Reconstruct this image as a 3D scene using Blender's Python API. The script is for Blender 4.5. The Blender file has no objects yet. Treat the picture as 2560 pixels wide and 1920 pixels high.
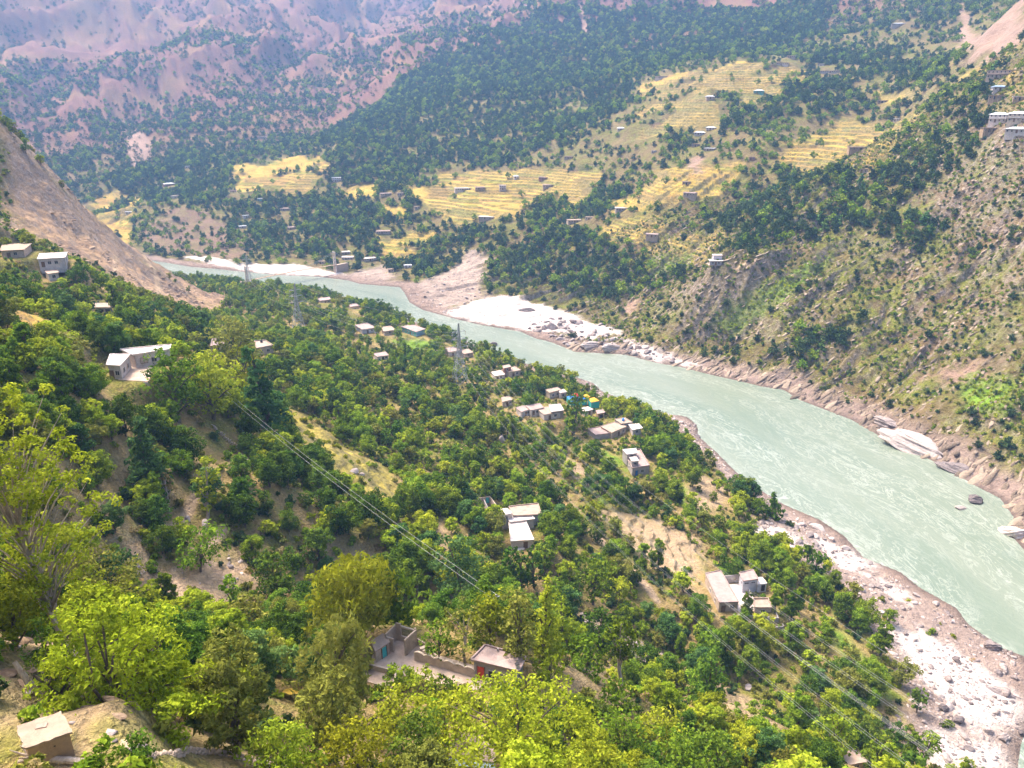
import bpy, math, random
import numpy as np
from mathutils import Vector, Matrix

# ------------------------------------------------------------------ camera
PITCH = 20.0
CAMZ = 150.0
FOC = 1919.0                       # focal length in pixels of the 2560 x 1920 photograph
scene = bpy.context.scene
cam_data = bpy.data.cameras.new("camera")
cam_data.sensor_width = 36.0
cam_data.lens = 36.0 * FOC / 2560.0
cam_data.clip_start = 0.5
cam_data.clip_end = 12000.0
cam = bpy.data.objects.new("camera", cam_data)
scene.collection.objects.link(cam)
cam.location = (0, 0, CAMZ)
cam.rotation_euler = (math.radians(90 - PITCH), 0, 0)
scene.camera = cam

# ------------------------------------------------------------------ sky and sun
SUN_EL, SUN_AZ = 58.0, -50.0       # azimuth measured from +Y towards +X
world = bpy.data.worlds.new("World")
scene.world = world
world.use_nodes = True
wn = world.node_tree
sky = wn.nodes.new("ShaderNodeTexSky")
sky.sky_type = 'NISHITA'
sky.sun_disc = False
sky.sun_elevation = math.radians(SUN_EL)
sky.sun_rotation = math.radians(SUN_AZ)
sky.air_density = 0.6
sky.dust_density = 5.0
sky.ozone_density = 0.4
bg = wn.nodes["Background"]
bg.inputs["Strength"].default_value = 0.15
wn.links.new(sky.outputs[0], bg.inputs[0])
sun_data = bpy.data.lights.new("sun", 'SUN')
sun_data.energy = 2.45
sun_data.angle = math.radians(20.0)
sun_data.color = (1.0, 0.89, 0.74)
sun = bpy.data.objects.new("sun", sun_data)
scene.collection.objects.link(sun)
_el, _az = math.radians(SUN_EL), math.radians(SUN_AZ)
sun_dir = Vector((math.sin(_az) * math.cos(_el), math.cos(_az) * math.cos(_el), math.sin(_el)))
sun.rotation_euler = sun_dir.to_track_quat('Z', 'Y').to_euler()
sun.location = (0, 300, 900)
vs = scene.view_settings
vs.view_transform = 'Standard'
vs.look = 'None'
vs.exposure = 1.95
vs.gamma = 1.0
vs.use_curve_mapping = False
scene.render.engine = 'CYCLES'
cy = scene.cycles
cy.use_denoising = True
cy.use_adaptive_sampling = True
cy.adaptive_threshold = 0.02
cy.max_bounces = 5
cy.diffuse_bounces = 3
cy.glossy_bounces = 2
cy.transmission_bounces = 3
cy.transparent_max_bounces = 6
cy.volume_bounces = 0
cy.sample_clamp_indirect = 6.0
cy.caustics_reflective = False
cy.caustics_refractive = False
# ------------------------------------------------------------------ camera maths (pixels of the 2560 x 1920 photograph)
_p = math.radians(PITCH)
def ray(u, v):
    x = (u - 1280.0) / FOC
    y = (960.0 - v) / FOC
    return np.array([x, math.cos(_p) + y * math.sin(_p), -math.sin(_p) + y * math.cos(_p)])
def PH(u, v, h):                    # the point seen at a pixel, h metres above the river
    d = ray(u, v)
    return d * ((CAMZ - h) / -d[2]) + np.array([0, 0, CAMZ])
def PT(u, v, t):                    # the point seen at a pixel at depth t
    return ray(u, v) * t + np.array([0, 0, CAMZ])
def project(x, y, z):
    dz = z - CAMZ
    zc = y * math.cos(_p) - dz * math.sin(_p)
    yc = y * math.sin(_p) + dz * math.cos(_p)
    zc = np.where(zc < 1.0, 1.0, zc)
    return 1280 + FOC * x / zc, 960 - FOC * yc / zc, zc

# ------------------------------------------------------------------ noise
def _hash(ix, iy, s):
    n = (ix.astype(np.int64) * 374761393 + iy.astype(np.int64) * 668265263 + s * 1442695041) & 0x7fffffff
    n = ((n ^ (n >> 13)) * 1274126177) & 0x7fffffff
    n = n ^ (n >> 16)
    return (n & 0xffff) / 65535.0
def vnoise(x, y, s=0):
    ix = np.floor(x); iy = np.floor(y)
    fx = x - ix; fy = y - iy
    ix = ix.astype(np.int64); iy = iy.astype(np.int64)
    fx = fx * fx * fx * (fx * (fx * 6 - 15) + 10)
    fy = fy * fy * fy * (fy * (fy * 6 - 15) + 10)
    a = _hash(ix, iy, s); b = _hash(ix + 1, iy, s)
    c = _hash(ix, iy + 1, s); d = _hash(ix + 1, iy + 1, s)
    return (a + (b - a) * fx) * (1 - fy) + (c + (d - c) * fx) * fy
def fbm(x, y, octv=4, s=0, gain=0.5):
    t = 0; a = 1; n = 0
    for k in range(octv):
        t = t + a * (vnoise(x, y, s + 17 * k) - 0.5) * 2
        n += a; a *= gain
        x, y = 2.03 * x * 0.8 - 2.03 * y * 0.6, 2.03 * x * 0.6 + 2.03 * y * 0.8
    return t / n
def ridged(x, y, octv=4, s=0):
    t = 0; a = 1; n = 0
    for k in range(octv):
        t = t + a * (1 - np.abs(vnoise(x, y, s + 13 * k) - 0.5) * 2.0 * 1.6).clip(0, 1)
        n += a; a *= 0.5
        x, y = 2.03 * x * 0.8 - 2.03 * y * 0.6, 2.03 * x * 0.6 + 2.03 * y * 0.8
    return t / n
def sstep(a, b, x):
    t = np.clip((x - a) / (b - a), 0, 1)
    return t * t * (3 - 2 * t)

# ------------------------------------------------------------------ the river's two shores
R_PX = [(2560, 1375), (2522, 1330), (2535, 1292), (2500, 1245), (2440, 1215), (2330, 1150), (2270, 1128), (2200, 1090), (2130, 1050),
        (2000, 1000), (1960, 975), (1900, 965), (1860, 955), (1770, 935), (1700, 917), (1640, 907), (1560, 886), (1440, 880),
        (1380, 856), (1340, 846), (1300, 829), (1200, 812), (1130, 795), (1060, 776), (1025, 757), (1013, 735), (1000, 718),
        (950, 714), (900, 710), (870, 701), (800, 692), (700, 688), (612, 680), (540, 672), (477, 667)]
L_PX = [(2545, 1960), (2545, 1860), (2590, 1790), (2600, 1700), (2560, 1642), (2510, 1625), (2420, 1560), (2390, 1520), (2300, 1470),
        (2250, 1430), (2160, 1395), (2110, 1340), (2050, 1300), (1990, 1275), (1960, 1262), (1900, 1225), (1840, 1180),
        (1790, 1130), (1745, 1090), (1742, 1062), (1717, 1042), (1668, 1035), (1600, 1012), (1571, 1005), (1506, 979),
        (1482, 957), (1447, 945), (1380, 932), (1200, 868), (1080, 820), (960, 778), (880, 748), (800, 733), (700, 718), (600, 706), (500, 697)]
R_SH = [(290, -400), (265, -150), (245, 40), (225, 150)] + [tuple(PH(u, v, 0)[:2]) for u, v in R_PX] + [(-430, 820), (-620, 900), (-1000, 1000)]
L_SH = [(180, -400), (160, -150), (140, 40), (125, 110)] + [tuple(PH(u, v, 0)[:2]) for u, v in L_PX] + [(-400, 735), (-600, 820), (-980, 900)]
RIVER = np.array(R_SH + L_SH[::-1])

def seg_dist(px, py, poly, closed=False):
    best = np.full(px.shape, 1e18)
    n = len(poly)
    for i in range(n if closed else n - 1):
        ax, ay = poly[i]; bx, by = poly[(i + 1) % n]
        dx, dy = bx - ax, by - ay
        t = np.clip(((px - ax) * dx + (py - ay) * dy) / (dx * dx + dy * dy + 1e-9), 0, 1)
        d = (px - ax - t * dx) ** 2 + (py - ay - t * dy) ** 2
        np.minimum(best, d, out=best)
    return np.sqrt(best)
def inside(px, py, poly):
    r = np.zeros(px.shape, bool)
    n = len(poly)
    for i in range(n):
        ax, ay = poly[i]; bx, by = poly[(i + 1) % n]
        if ay == by: continue
        c = ((ay > py) != (by > py)) & (px < (bx - ax) * (py - ay) / (by - ay) + ax)
        r ^= c
    return r

# ------------------------------------------------------------------ control points of the relief
C_H = [  # pixel, metres above the river
    # near bank flats
    (2100, 1450, 3), (2300, 1650, 2.6), (2420, 1720, 2.4), (2250, 1800, 4.5), (2480, 1820, 2.6), (2050, 1340, 4), (1920, 1290, 5), (2300, 1530, 3),
    # fields and village slope
    (1700, 1330, 15), (1800, 1450, 13), (1900, 1520, 13), (1980, 1700, 10), (2100, 1750, 7), (1750, 1200, 11), (1600, 1150, 14), (1600, 1250, 16),
    (1500, 1300, 21), (1650, 1060, 6), (1450, 1010, 11), (1350, 1040, 15), (1300, 1150, 22), (1150, 965, 22.5), (1000, 1000, 30), (1100, 1150, 32),
    (1310, 1340, 31), (1450, 1450, 27), (1050, 1300, 42), (900, 1000, 34), (800, 1100, 50), (700, 1250, 68), (600, 1000, 62), (700, 900, 48),
    (350, 905, 88), (150, 800, 88), (350, 830, 75), (130, 655, 92), (350, 755, 67), (0, 715, 89), (500, 800, 46), (600, 835, 39), (250, 720, 75), (745, 835, 24),
    (850, 760, 16), (700, 745, 18), (600, 722, 14), (960, 850, 15), (1035, 845, 12), (900, 900, 26), (1250, 930, 12),
    # left lower slopes and the gully
    (600, 1450, 68), (400, 1300, 75), (400, 1100, 79), (400, 1000, 84), (200, 1000, 97), (100, 1200, 96), (300, 1490, 76), (450, 1485, 72), (800, 1490, 54),
    (1000, 1520, 47), (1150, 1440, 45), (1440, 1600, 30), (1700, 1690, 18), (1850, 1740, 12), (2150, 1830, 5), (2000, 1790, 12),
    # foreground hill
    (1250, 1700, 80), (1100, 1660, 80.5), (950, 1600, 81), (1480, 1710, 71), (1600, 1800, 62), (1800, 1850, 40), (1900, 1800, 28), (2120, 1900, 20), (1500, 1900, 60),
    (1200, 1900, 85), (900, 1800, 86), (700, 1900, 99), (700, 1700, 89), (500, 1700, 92), (500, 1900, 109), (100, 1850, 114), (0, 1750, 114.5), (200, 1650, 110), (400, 1590, 86),
    # the bare spur
    (0, 312, 140), (130, 442, 110), (260, 562, 80.5), (420, 682, 48.5), (560, 766, 25), (300, 660, 70), (150, 520, 98), (0, 500, 106), (420, 735, 43),
]
C_T = [  # pixel, depth: the far bank and the mountains
    (2560, 1100, 330), (2560, 900, 370), (2560, 700, 410), (2560, 500, 455), (2560, 300, 490), (2560, 150, 560), (2560, 0, 720),
    (2300, 950, 400), (2300, 800, 440), (2300, 600, 490), (2300, 400, 545), (2400, 250, 600), (2000, 800, 465), (2000, 600, 530), (2000, 480, 580),
    (1790, 660, 505), (1850, 800, 488), (1700, 850, 490), (1700, 760, 530), (1600, 765, 572),
    (2000, 400, 700), (2200, 330, 760), (2100, 250, 850), (1900, 350, 760), (1900, 520, 640), (1750, 560, 640), (1700, 450, 720), (1750, 250, 900), (1750, 150, 1080),
    (2300, 130, 950), (2500, 90, 800), (2400, 0, 1100), (2000, 0, 1400), (2000, 100, 1200),
    (1400, 620, 700), (1300, 690, 680), (1250, 560, 790), (1100, 650, 765), (950, 610, 815), (1000, 500, 900), (1250, 450, 930), (1450, 400, 900), (1500, 500, 800),
    (1000, 400, 1050), (1200, 330, 1100), (1500, 250, 1100), (1300, 200, 1300), (1100, 250, 1250), (900, 300, 1350), (800, 332, 1400), (1000, 180, 1550),
    (1100, 112, 1650), (1250, 42, 1750), (1500, 50, 1550), (1450, -150, 2000), (1800, -100, 1800),
    (700, 450, 1050), (600, 400, 1150), (700, 380, 1200), (550, 500, 1000), (700, 560, 900), (500, 610, 840), (400, 555, 940), (280, 530, 1030), (240, 480, 1120),
    (450, 440, 1150), (330, 400, 1250), (400, 330, 1350), (200, 350, 1350), (700, 300, 1450), (850, 250, 1620), (900, 130, 2050), (600, 150, 1800), (300, 150, 1750),
    (0, 200, 1550), (0, 50, 1850), (300, 0, 2050), (700, 0, 2250), (1000, 0, 2500), (0, -150, 2300), (700, -150, 2700), (300, -300, 2900), (1200, -100, 2900),
]
C_W = [  # unseen ground, in metres
    (0, 0, 148.3), (0, -30, 156), (-4, 2, 147.5), (4, 2, 147), (0, 9, 129), (-8, 10, 130), (8, 9, 127), (-18, 12, 131), (0, 22, 116), (20, 22, 108), (-16, 24, 122), (40, 40, 82), (60, 0, 100), (65, 49, 54), (95, 60, 38), (80, 95, 36), (45, 75, 60), (0, 45, 97),
    (-150, 50, 168), (-200, 150, 152), (-38, 18, 134), (-60, 20, 142), (-250, 300, 150), (-120, 110, 122), (-210, 230, 128), (-300, 380, 165),
    (-335, 560, 62), (-300, 610, 26), (-400, 600, 92), (-262, 590, 12), (-230, 560, 12), (-450, 450, 235), (-400, 300, 225), (-600, 500, 330), (-500, 690, 140), (-330, 650, 14),
    (-2500, 2500, 1000), (2500, 2500, 900), (0, 3800, 1250), (1500, 1200, 620), (900, 500, 430), (600, 200, 340), (500, -100, 260), (1900, 2600, 900),
    (-1200, 900, 420), (-900, 300, 450), (-500, -200, 380), (0, -200, 235), (300, 60, 50), (330, 200, 62), (350, -150, 60), (-1500, 1500, 620), (-900, 1250, 110), (-1000, 1040, 25), (420, 380, 165), (-1800, 3800, 1300), (1800, 3800, 1200), (3500, 1000, 900), (-3500, 1000, 900), (0, -600, 300),
]
_cp = [PH(*c) for c in C_H] + [PT(*c) for c in C_T] + [np.array(c, float) for c in C_W]
for k in range(2, len(R_SH) - 1, 2): _cp.append(np.array([*R_SH[k], 0.3]))
for k in range(2, len(L_SH) - 1, 2): _cp.append(np.array([*L_SH[k], 0.3]))
_cp = np.array(_cp)
def _phi(r2):
    return 0.5 * r2 * np.log(r2 + 1e-6)
_S = 500.0
def _fit():
    X = _cp[:, :2] / _S
    n = len(X)
    K = _phi(((X[:, None] - X[None]) ** 2).sum(-1)) + np.eye(n) * 2e-4
    Q = np.hstack([np.ones((n, 1)), X])
    A = np.block([[K, Q], [Q.T, np.zeros((3, 3))]])
    b = np.concatenate([_cp[:, 2], np.zeros(3)])
    return X, np.linalg.solve(A, b)
_TX, _TW = _fit()
def tps(x, y):
    x = np.asarray(x, float) / _S; y = np.asarray(y, float) / _S
    z = _TW[-3] + _TW[-2] * x + _TW[-1] * y
    for i in range(len(_TX)):
        r2 = (x - _TX[i, 0]) ** 2 + (y - _TX[i, 1]) ** 2
        z = z + _TW[i] * 0.5 * r2 * np.log(r2 + 1e-6)
    return z

# level pads under the houses that stand near: x, y, half sizes, angle, level (filled in below)
PADS = []
# terraced fields in plan: polygon, step height
TERR_PX = [
    ([(570, 400), (800, 375), (830, 420), (760, 490), (600, 485)], 2.6, 1100),
    ([(225, 470), (380, 470), (330, 520), (240, 545)], 1.6, 1080),
    ([(1100, 415), (1500, 405), (1500, 460), (1420, 520), (1150, 560), (1060, 500)], 2.6, 960),
    ([(940, 575), (1080, 575), (1080, 640), (960, 650)], 1.8, 830),
    ([(1600, 200), (1850, 150), (2050, 170), (1980, 260), (1850, 280), (1780, 330), (1600, 350)], 3.2, 950),
    ([(1930, 390), (2100, 295), (2310, 270), (2300, 330), (2150, 370), (2160, 430), (1950, 410)], 3.0, 740),
    ([(2080, 400), (2240, 350), (2220, 430), (2090, 440)], 2.5, 700),
    ([(1500, 560), (1600, 540), (1810, 580), (1780, 660), (1620, 670), (1500, 610)], 2.2, 690),
    ([(1560, 480), (1780, 410), (1860, 410), (1800, 500), (1600, 530)], 2.4, 740),
    ([(2380, 160), (2560, 120), (2560, 260), (2400, 200)], 2.5, 640),
]
# ------------------------------------------------------------------ the height of the ground
def march(fun, u, v, tmax=4200):
    d = ray(u, v)
    t = np.concatenate([np.linspace(5, 800, 500), np.linspace(805, tmax, 500)])
    f = fun(d[0] * t, d[1] * t) - (CAMZ + d[2] * t)
    b = np.nonzero(f > 0)[0]
    if len(b) == 0: return None
    k = max(b[0], 1)
    t = np.linspace(t[k - 1], t[k], 40)
    f = fun(d[0] * t, d[1] * t) - (CAMZ + d[2] * t)
    k = np.nonzero(f > 0)[0][0]
    return d * t[k] + np.array([0, 0, CAMZ])
def to_world(poly):
    out = []
    for u, v in poly:
        q = march(tps, u, v)
        if q is None: q = PT(u, v, 2500)
        out.append(q[:2])
    return np.array(out)
TERR = [(to_world(p), st) for p, st, _ in TERR_PX] + [
    (to_world([(0, 730), (150, 760), (260, 850), (180, 870), (0, 830)]), 1.3),
    (to_world([(1480, 1265), (1640, 1290), (1760, 1360), (1760, 1500), (1700, 1460), (1600, 1400), (1560, 1330)]), 1.1),
    (to_world([(1750, 1740), (1850, 1760), (2010, 1890), (1950, 1910), (1800, 1830)]), 1.2),
    (to_world([(880, 830), (1060, 850), (1120, 900), (1000, 930), (900, 890)]), 1.2),
]
def poly_mask(x, y, poly, soft):
    m = np.zeros(np.shape(x))
    lo = poly.min(0) - soft; hi = poly.max(0) + soft
    k = (x > lo[0]) & (x < hi[0]) & (y > lo[1]) & (y < hi[1])
    if k.any():
        d = seg_dist(x[k], y[k], poly, True)
        d = np.where(inside(x[k], y[k], poly), d, -d)
        m[k] = sstep(-soft, soft, d)
    return m
def river_sd(x, y):
    dr = seg_dist(x, y, R_SH); dl = seg_dist(x, y, L_SH)
    ins = inside(x, y, RIVER)
    sd = np.minimum(dr, dl)
    return np.where(ins, -sd, sd), dr < dl
SPUR = to_world([(0, 318), (130, 448), (260, 568), (420, 690), (555, 772), (545, 795), (480, 775), (380, 735), (280, 690), (200, 650), (100, 600), (0, 575)])
SPURC = np.vstack([SPUR, [[-330, 440]], [[-330, 500]]])
SPURC = SPUR
def spur_mask(x, y, soft):
    m = poly_mask(x, y, SPUR, soft)
    return np.maximum(m, poly_mask(x, y, SPUR_BACK, soft))
_sc = [q for q in to_world([(0, 318), (130, 448), (260, 568), (420, 690), (555, 772)])]
SPUR_BACK = np.array([tuple(q) for q in _sc] + [(q[0] - 12, q[1] + 75) for q in _sc[::-1]])
def hz(x, y, full=False):
    x = np.asarray(x, float); y = np.asarray(y, float)
    shp = x.shape
    x = x.ravel(); y = y.ravel()
    z = tps(x, y)
    sd, right = river_sd(x, y)
    r = np.hypot(x, y)
    far = sstep(1350, 1900, r)
    mid = sstep(500, 900, r) * (1 - far)
    calm = sstep(2, 30, sd) * sstep(1.5, 12, z)
    # spurs and gullies of the mountains
    wx = x + 90 * fbm(x / 300, y / 300, 2, 5); wy = y + 90 * fbm(x / 300, y / 300, 2, 9)
    far2 = far * (0.35 + 0.65 * sstep(1500, 1800, r))
    z = z + far2 * (105 * (ridged(wx / 340, wy / 700, 3, 21) - 0.5) + 62 * (ridged((wx + 0.25 * wy) / 135, wy / 420, 3, 23) - 0.5) + 16 * (ridged(wx / 48, wy / 110, 3, 27) - 0.5))
    z = z + mid * calm * (15 * (ridged(wx / 190, wy / 230, 4, 31) - 0.5) + 4 * fbm(x / 30, y / 30, 3, 12))
    near = (1 - mid) * (1 - far) * calm * sstep(8, 40, r)
    z = z + near * (2.2 * fbm(x / 26, y / 26, 3, 3) + 0.8 * fbm(x / 4.5, y / 4.5, 4, 41))
    # tilted rock beds cropping out on the far bank
    rb = right * sstep(2, 14, sd) * (1 - sstep(650, 900, r))
    a = 0.83 * x + 0.56 * y; b = -0.56 * x + 0.83 * y
    b2 = b + 5 * fbm(x / 40, y / 40, 2, 8)
    beds = ridged(a / 46, b2 / 7.5, 4, 55) - 0.5
    edge = (vnoise(a / 70, b2 / 5.5, 77) - 0.5)
    z = z + rb * (5.0 * beds + 4.2 * edge + 1.5 * ridged(a / 9, b2 / 2.6, 3, 91)) * (0.45 + 0.9 * sstep(-0.3, 0.5, fbm(x / 90, y / 90, 2, 63)))
    z = z + right * sstep(700, 500, r) * calm * 7 * (ridged(wx / 75, wy / 75, 3, 15) - 0.5)
    # the bare spur: rills down its face and broken ribs
    sp = spur_mask(x, y, 10)
    z = z + sp * (5.5 * (ridged((x * 0.55 + y * 0.83) / 24, (-x * 0.83 + y * 0.55) / 70, 4, 71) - 0.5) + 1.3 * fbm(x / 3.5, y / 3.5, 3, 72))
    # terraced fields
    for poly, st in TERR:
        m = poly_mask(x, y, poly, 4 if st > 1.5 else 2)
        k = m > 0
        if k.any():
            zz = z[k] + 0.5 * fbm(x[k] / 30, y[k] / 30, 2, 6)
            f = zz / st - np.floor(zz / st)
            zt = (np.floor(zz / st) + sstep(0.78, 0.97, f)) * st
            z[k] = z[k] * (1 - m[k]) + zt * m[k]
    for (cx, cy, ax, ay, ang, lv) in PADS:
        c, s = math.cos(ang), math.sin(ang)
        lx = (x - cx) * c + (y - cy) * s; ly = -(x - cx) * s + (y - cy) * c
        d = np.maximum(np.abs(lx) - ax, np.abs(ly) - ay)
        m = 1 - sstep(0.0, 5.0, d)
        z = z * (1 - m) + lv * m
    # banks and bed
    shore = 0.25 + 0.11 * np.clip(sd, 0, None)
    rk = ridged(a / 14, b2 / 4.5, 4, 33)
    shore_n = np.where(right, 2.6, 0.55) * (rk - 0.25).clip(0, 1) * sstep(0.4, 4, sd) + 0.25 * fbm(x / 2.3, y / 2.3, 3, 44) * sstep(0, 3, sd)
    f = sstep(0, np.where(right, 14, 26), sd)
    z = (shore + shore_n * (1 - 0.6 * f)) * (1 - f) + np.maximum(z, 0.7 + shore_n) * f
    z = np.where(sd < 0, np.maximum(0.35 * sd, -5) - 0.05, z)
    # the islet rocks in the bay
    for u, v, rad, hh in ():
        c = PH(u, v, 0)
        d = np.hypot((x - c[0]) , (y - c[1])) / rad
        z = np.maximum(z, hh * (1 - d ** 2) + 0.9 * fbm(x / 3, y / 3, 3, 2) * (d < 1.2) - np.where(d > 1, 6 * (d - 1), 0) )  if True else z
    if full:
        return z.reshape(shp), sd.reshape(shp), right.reshape(shp)
    return z.reshape(shp)
def G(u, v):                        # the ground seen at a pixel
    q = march(hz, u, v)
    return q if q is not None else PT(u, v, 2500)
def gz(x, y):
    return float(hz(np.array([x]), np.array([y]))[0])
# ------------------------------------------------------------------ where the buildings of the near bank stand
# every room: roof corners in the photograph (front-left, back-left, back-right, front-right), wall height; solved on the ground below
def solve_quad(px, wall_h, zr=None):
    um = sum(p[0] for p in px) / 4; vm = sum(p[1] for p in px) / 4
    if zr is None:
        q = march(hz, um, vm); zr = q[2] + wall_h * 0.5
        for _ in range(7):
            c = np.mean([PH(u, v, zr)[:2] for u, v in px], axis=0)
            zr = 0.5 * zr + 0.5 * (gz(c[0], c[1]) + wall_h)
    return np.array([PH(u, v, zr)[:2] for u, v in px]), zr
ROOMS = {}
def site(key, rooms):
    """rooms: list of (roof px, wall height, extra height above the first room's floor or None); all rooms of a site share one floor level"""
    out = []
    q0, z0 = solve_quad(rooms[0][0], rooms[0][1])
    floor = z0 - rooms[0][1]
    for px, wh, lift in rooms:
        zr = floor + wh + (lift or 0)
        out.append((np.array([PH(u, v, zr)[:2] for u, v in px]), zr, wh))
    ROOMS[key] = (floor, out)
    P = np.vstack([o[0] for o in out]); c = P.mean(0)
    return floor, out
_sites = {
    'red_door': [([(1177, 1650), (1213, 1613), (1315, 1643), (1298, 1679)], 3.0, None)],
    'white': [([(1277, 1354), (1272, 1305), (1314, 1303), (1335, 1350)], 2.6, None), ([(1274, 1305), (1266, 1288), (1324, 1284), (1337, 1298)], 2.6, 0.5),
              ([(1283, 1290), (1272, 1267), (1345, 1259), (1354, 1287)], 2.6, 0.9), ([(1292, 1377), (1283, 1359), (1306, 1357), (1311, 1373)], 2.4, -2.2), ([(1257, 1288), (1250, 1273), (1268, 1271), (1281, 1283)], 2.6, 2.2)],
    'lower': [([(1798, 1507), (1763, 1434), (1801, 1426), (1847, 1505)], 3.2, None), ([(1858, 1453), (1848, 1432), (1882, 1424), (1896, 1448)], 3.2, 1.2),
              ([(1893, 1461), (1896, 1443), (1906, 1442), (1918, 1458)], 2.6, 0.4), ([(1886, 1521), (1882, 1498), (1920, 1497), (1930, 1521)], 2.6, -1.2)],
    'grey': [([(1581, 1172), (1556, 1127), (1600, 1124), (1624, 1165)], 3.2, None), ([(1567, 1136), (1556, 1123), (1590, 1120), (1594, 1132)], 2.6, 3.2), ([(1580, 1153), (1573, 1143), (1591, 1141), (1598, 1152)], 2.6, 3.2)],
    'long_roof': [([(1529, 1082), (1501, 1066), (1536, 1055), (1567, 1066)], 3.0, None), ([(1553, 1060), (1536, 1048), (1562, 1044), (1581, 1056)], 3.0, 0.5), ([(1489, 1088), (1469, 1073), (1501, 1067), (1529, 1083)], 2.8, -0.6), ([(1581, 1075), (1571, 1061), (1597, 1059), (1607, 1070)], 3.0, 0.2)],
    'tan_villa': [([(1374, 982), (1362, 974), (1393, 968), (1404, 974)], 3.4, None), ([(1400, 982), (1396, 975), (1409, 973), (1417, 980)], 3.0, 0.2)],
    'cluster': [([(1303, 1030), (1289, 1019), (1313, 1012), (1327, 1023)], 2.8, None), ([(1327, 1026), (1313, 1014), (1350, 1008), (1360, 1019)], 2.8, 0.5), ([(1360, 1037), (1341, 1021), (1383, 1014), (1402, 1030)], 2.8, 0.0), ([(1378, 1030), (1372, 1012), (1400, 1010), (1410, 1026)], 2.6, 0.8)],
    'edge_hut': [([(1256, 1005), (1253, 993), (1273, 990), (1281, 999)], 2.8, None)],
    'white_sheet': [([(1461, 1029), (1449, 1021), (1470, 1016), (1484, 1023)], 2.8, None)],
    'brown_shed': [([(1494, 1035), (1489, 1026), (1508, 1023), (1513, 1031)], 2.6, None)],
    'brown_tower': [([(1271, 931), (1254, 925), (1287, 916), (1303, 925)], 3.0, None), ([(1259, 921), (1256, 914), (1273, 911), (1278, 917)], 2.6, 2.6), ([(1238, 940), (1228, 930), (1252, 926), (1263, 936)], 2.8, 0.0)],
    'teal': [([(1040, 830), (1002, 816), (1031, 811), (1065, 822)], 3.4, None)],
    'pair_a': [([(905, 824), (886, 812), (917, 807), (941, 819)], 3.0, None)],
    'pair_b': [([(960, 829), (951, 818), (977, 814), (989, 824)], 2.8, None)],
    'pylon_house': [([(1122, 881), (1110, 871), (1133, 867), (1152, 875)], 2.9, None)],
    'pylon_annex': [([(1160, 885), (1148, 875), (1171, 872), (1184, 881)], 2.7, None)],
    'field_hut': [([(943, 892), (932, 884), (964, 879), (972, 888)], 2.6, None)],
    'big_left': [([(266, 913), (276, 886), (326, 886), (300, 915)], 3.4, None), ([(332, 888), (300, 874), (428, 862), (424, 874)], 3.4, 0.0)],
    'left_a': [([(526, 865), (530, 847), (559, 845), (560, 864)], 2.8, None)],
    'left_b': [([(640, 872), (636, 853), (663, 851), (683, 864)], 3.2, None)],
    'shed_left': [([(236, 768), (234, 757), (276, 757), (282, 768)], 2.4, None)],
    'top_white': [([(93, 648), (99, 634), (169, 630), (163, 644)], 3.2, None)],
    'top_small': [([(120, 685), (110, 676), (140, 672), (147, 681)], 2.8, None)],
    'top_brown': [([(0, 627), (6, 610), (80, 608), (60, 624)], 3.0, None)],
    'mud_hut': [([(60, 1872), (38, 1815), (151, 1779), (181, 1830)], 1.7, None)],
    'hidden_house': [([(1122, 1890), (1135, 1828), (1238, 1842), (1240, 1906)], 3.0, None)],
    'corner_house': [([(2122, 1912), (2092, 1878), (2139, 1872), (2168, 1904)], 2.8, None)],
    'bend_a': [([(800, 752), (793, 746), (822, 742), (832, 748)], 2.8, None)],
    'bend_b': [([(876, 768), (872, 762), (890, 759), (899, 765)], 3.4, None)],
}
_new = []
for _k, _r in _sites.items():
    _fl, _o = site(_k, _r)
    _P = np.vstack([o[0] for o in _o]); _c = (_P.min(0) + _P.max(0)) / 2
    _q = _o[0][0]
    _ang = math.atan2(_q[3][1] - _q[0][1], _q[3][0] - _q[0][0])
    _ca, _sa = math.cos(_ang), math.sin(_ang)
    _l = np.stack([(_P[:, 0] - _c[0]) * _ca + (_P[:, 1] - _c[1]) * _sa, -(_P[:, 0] - _c[0]) * _sa + (_P[:, 1] - _c[1]) * _ca], 1)
    _mid = (_l.min(0) + _l.max(0)) / 2; _half = (_l.max(0) - _l.min(0)) / 2
    _cc = (_c[0] + _mid[0] * _ca - _mid[1] * _sa, _c[1] + _mid[0] * _sa + _mid[1] * _ca)
    _new.append((_cc[0], _cc[1], _half[0] + 1.2, _half[1] + 1.2, _ang, _fl))
YARD = np.array([PH(u, v, ROOMS['red_door'][0])[:2] for u, v in [(930, 1640), (960, 1600), (1042, 1605), (1100, 1640), (1190, 1665), (1230, 1720), (1150, 1730), (1040, 1690), (930, 1690)]])
_yc = (YARD.min(0) + YARD.max(0)) / 2; _yh = (YARD.max(0) - YARD.min(0)) / 2
_new.append((_yc[0], _yc[1], _yh[0] + 1.0, _yh[1] + 2.5, 0.0, ROOMS['red_door'][0] - 0.02))
PADS.extend(_new)
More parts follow.
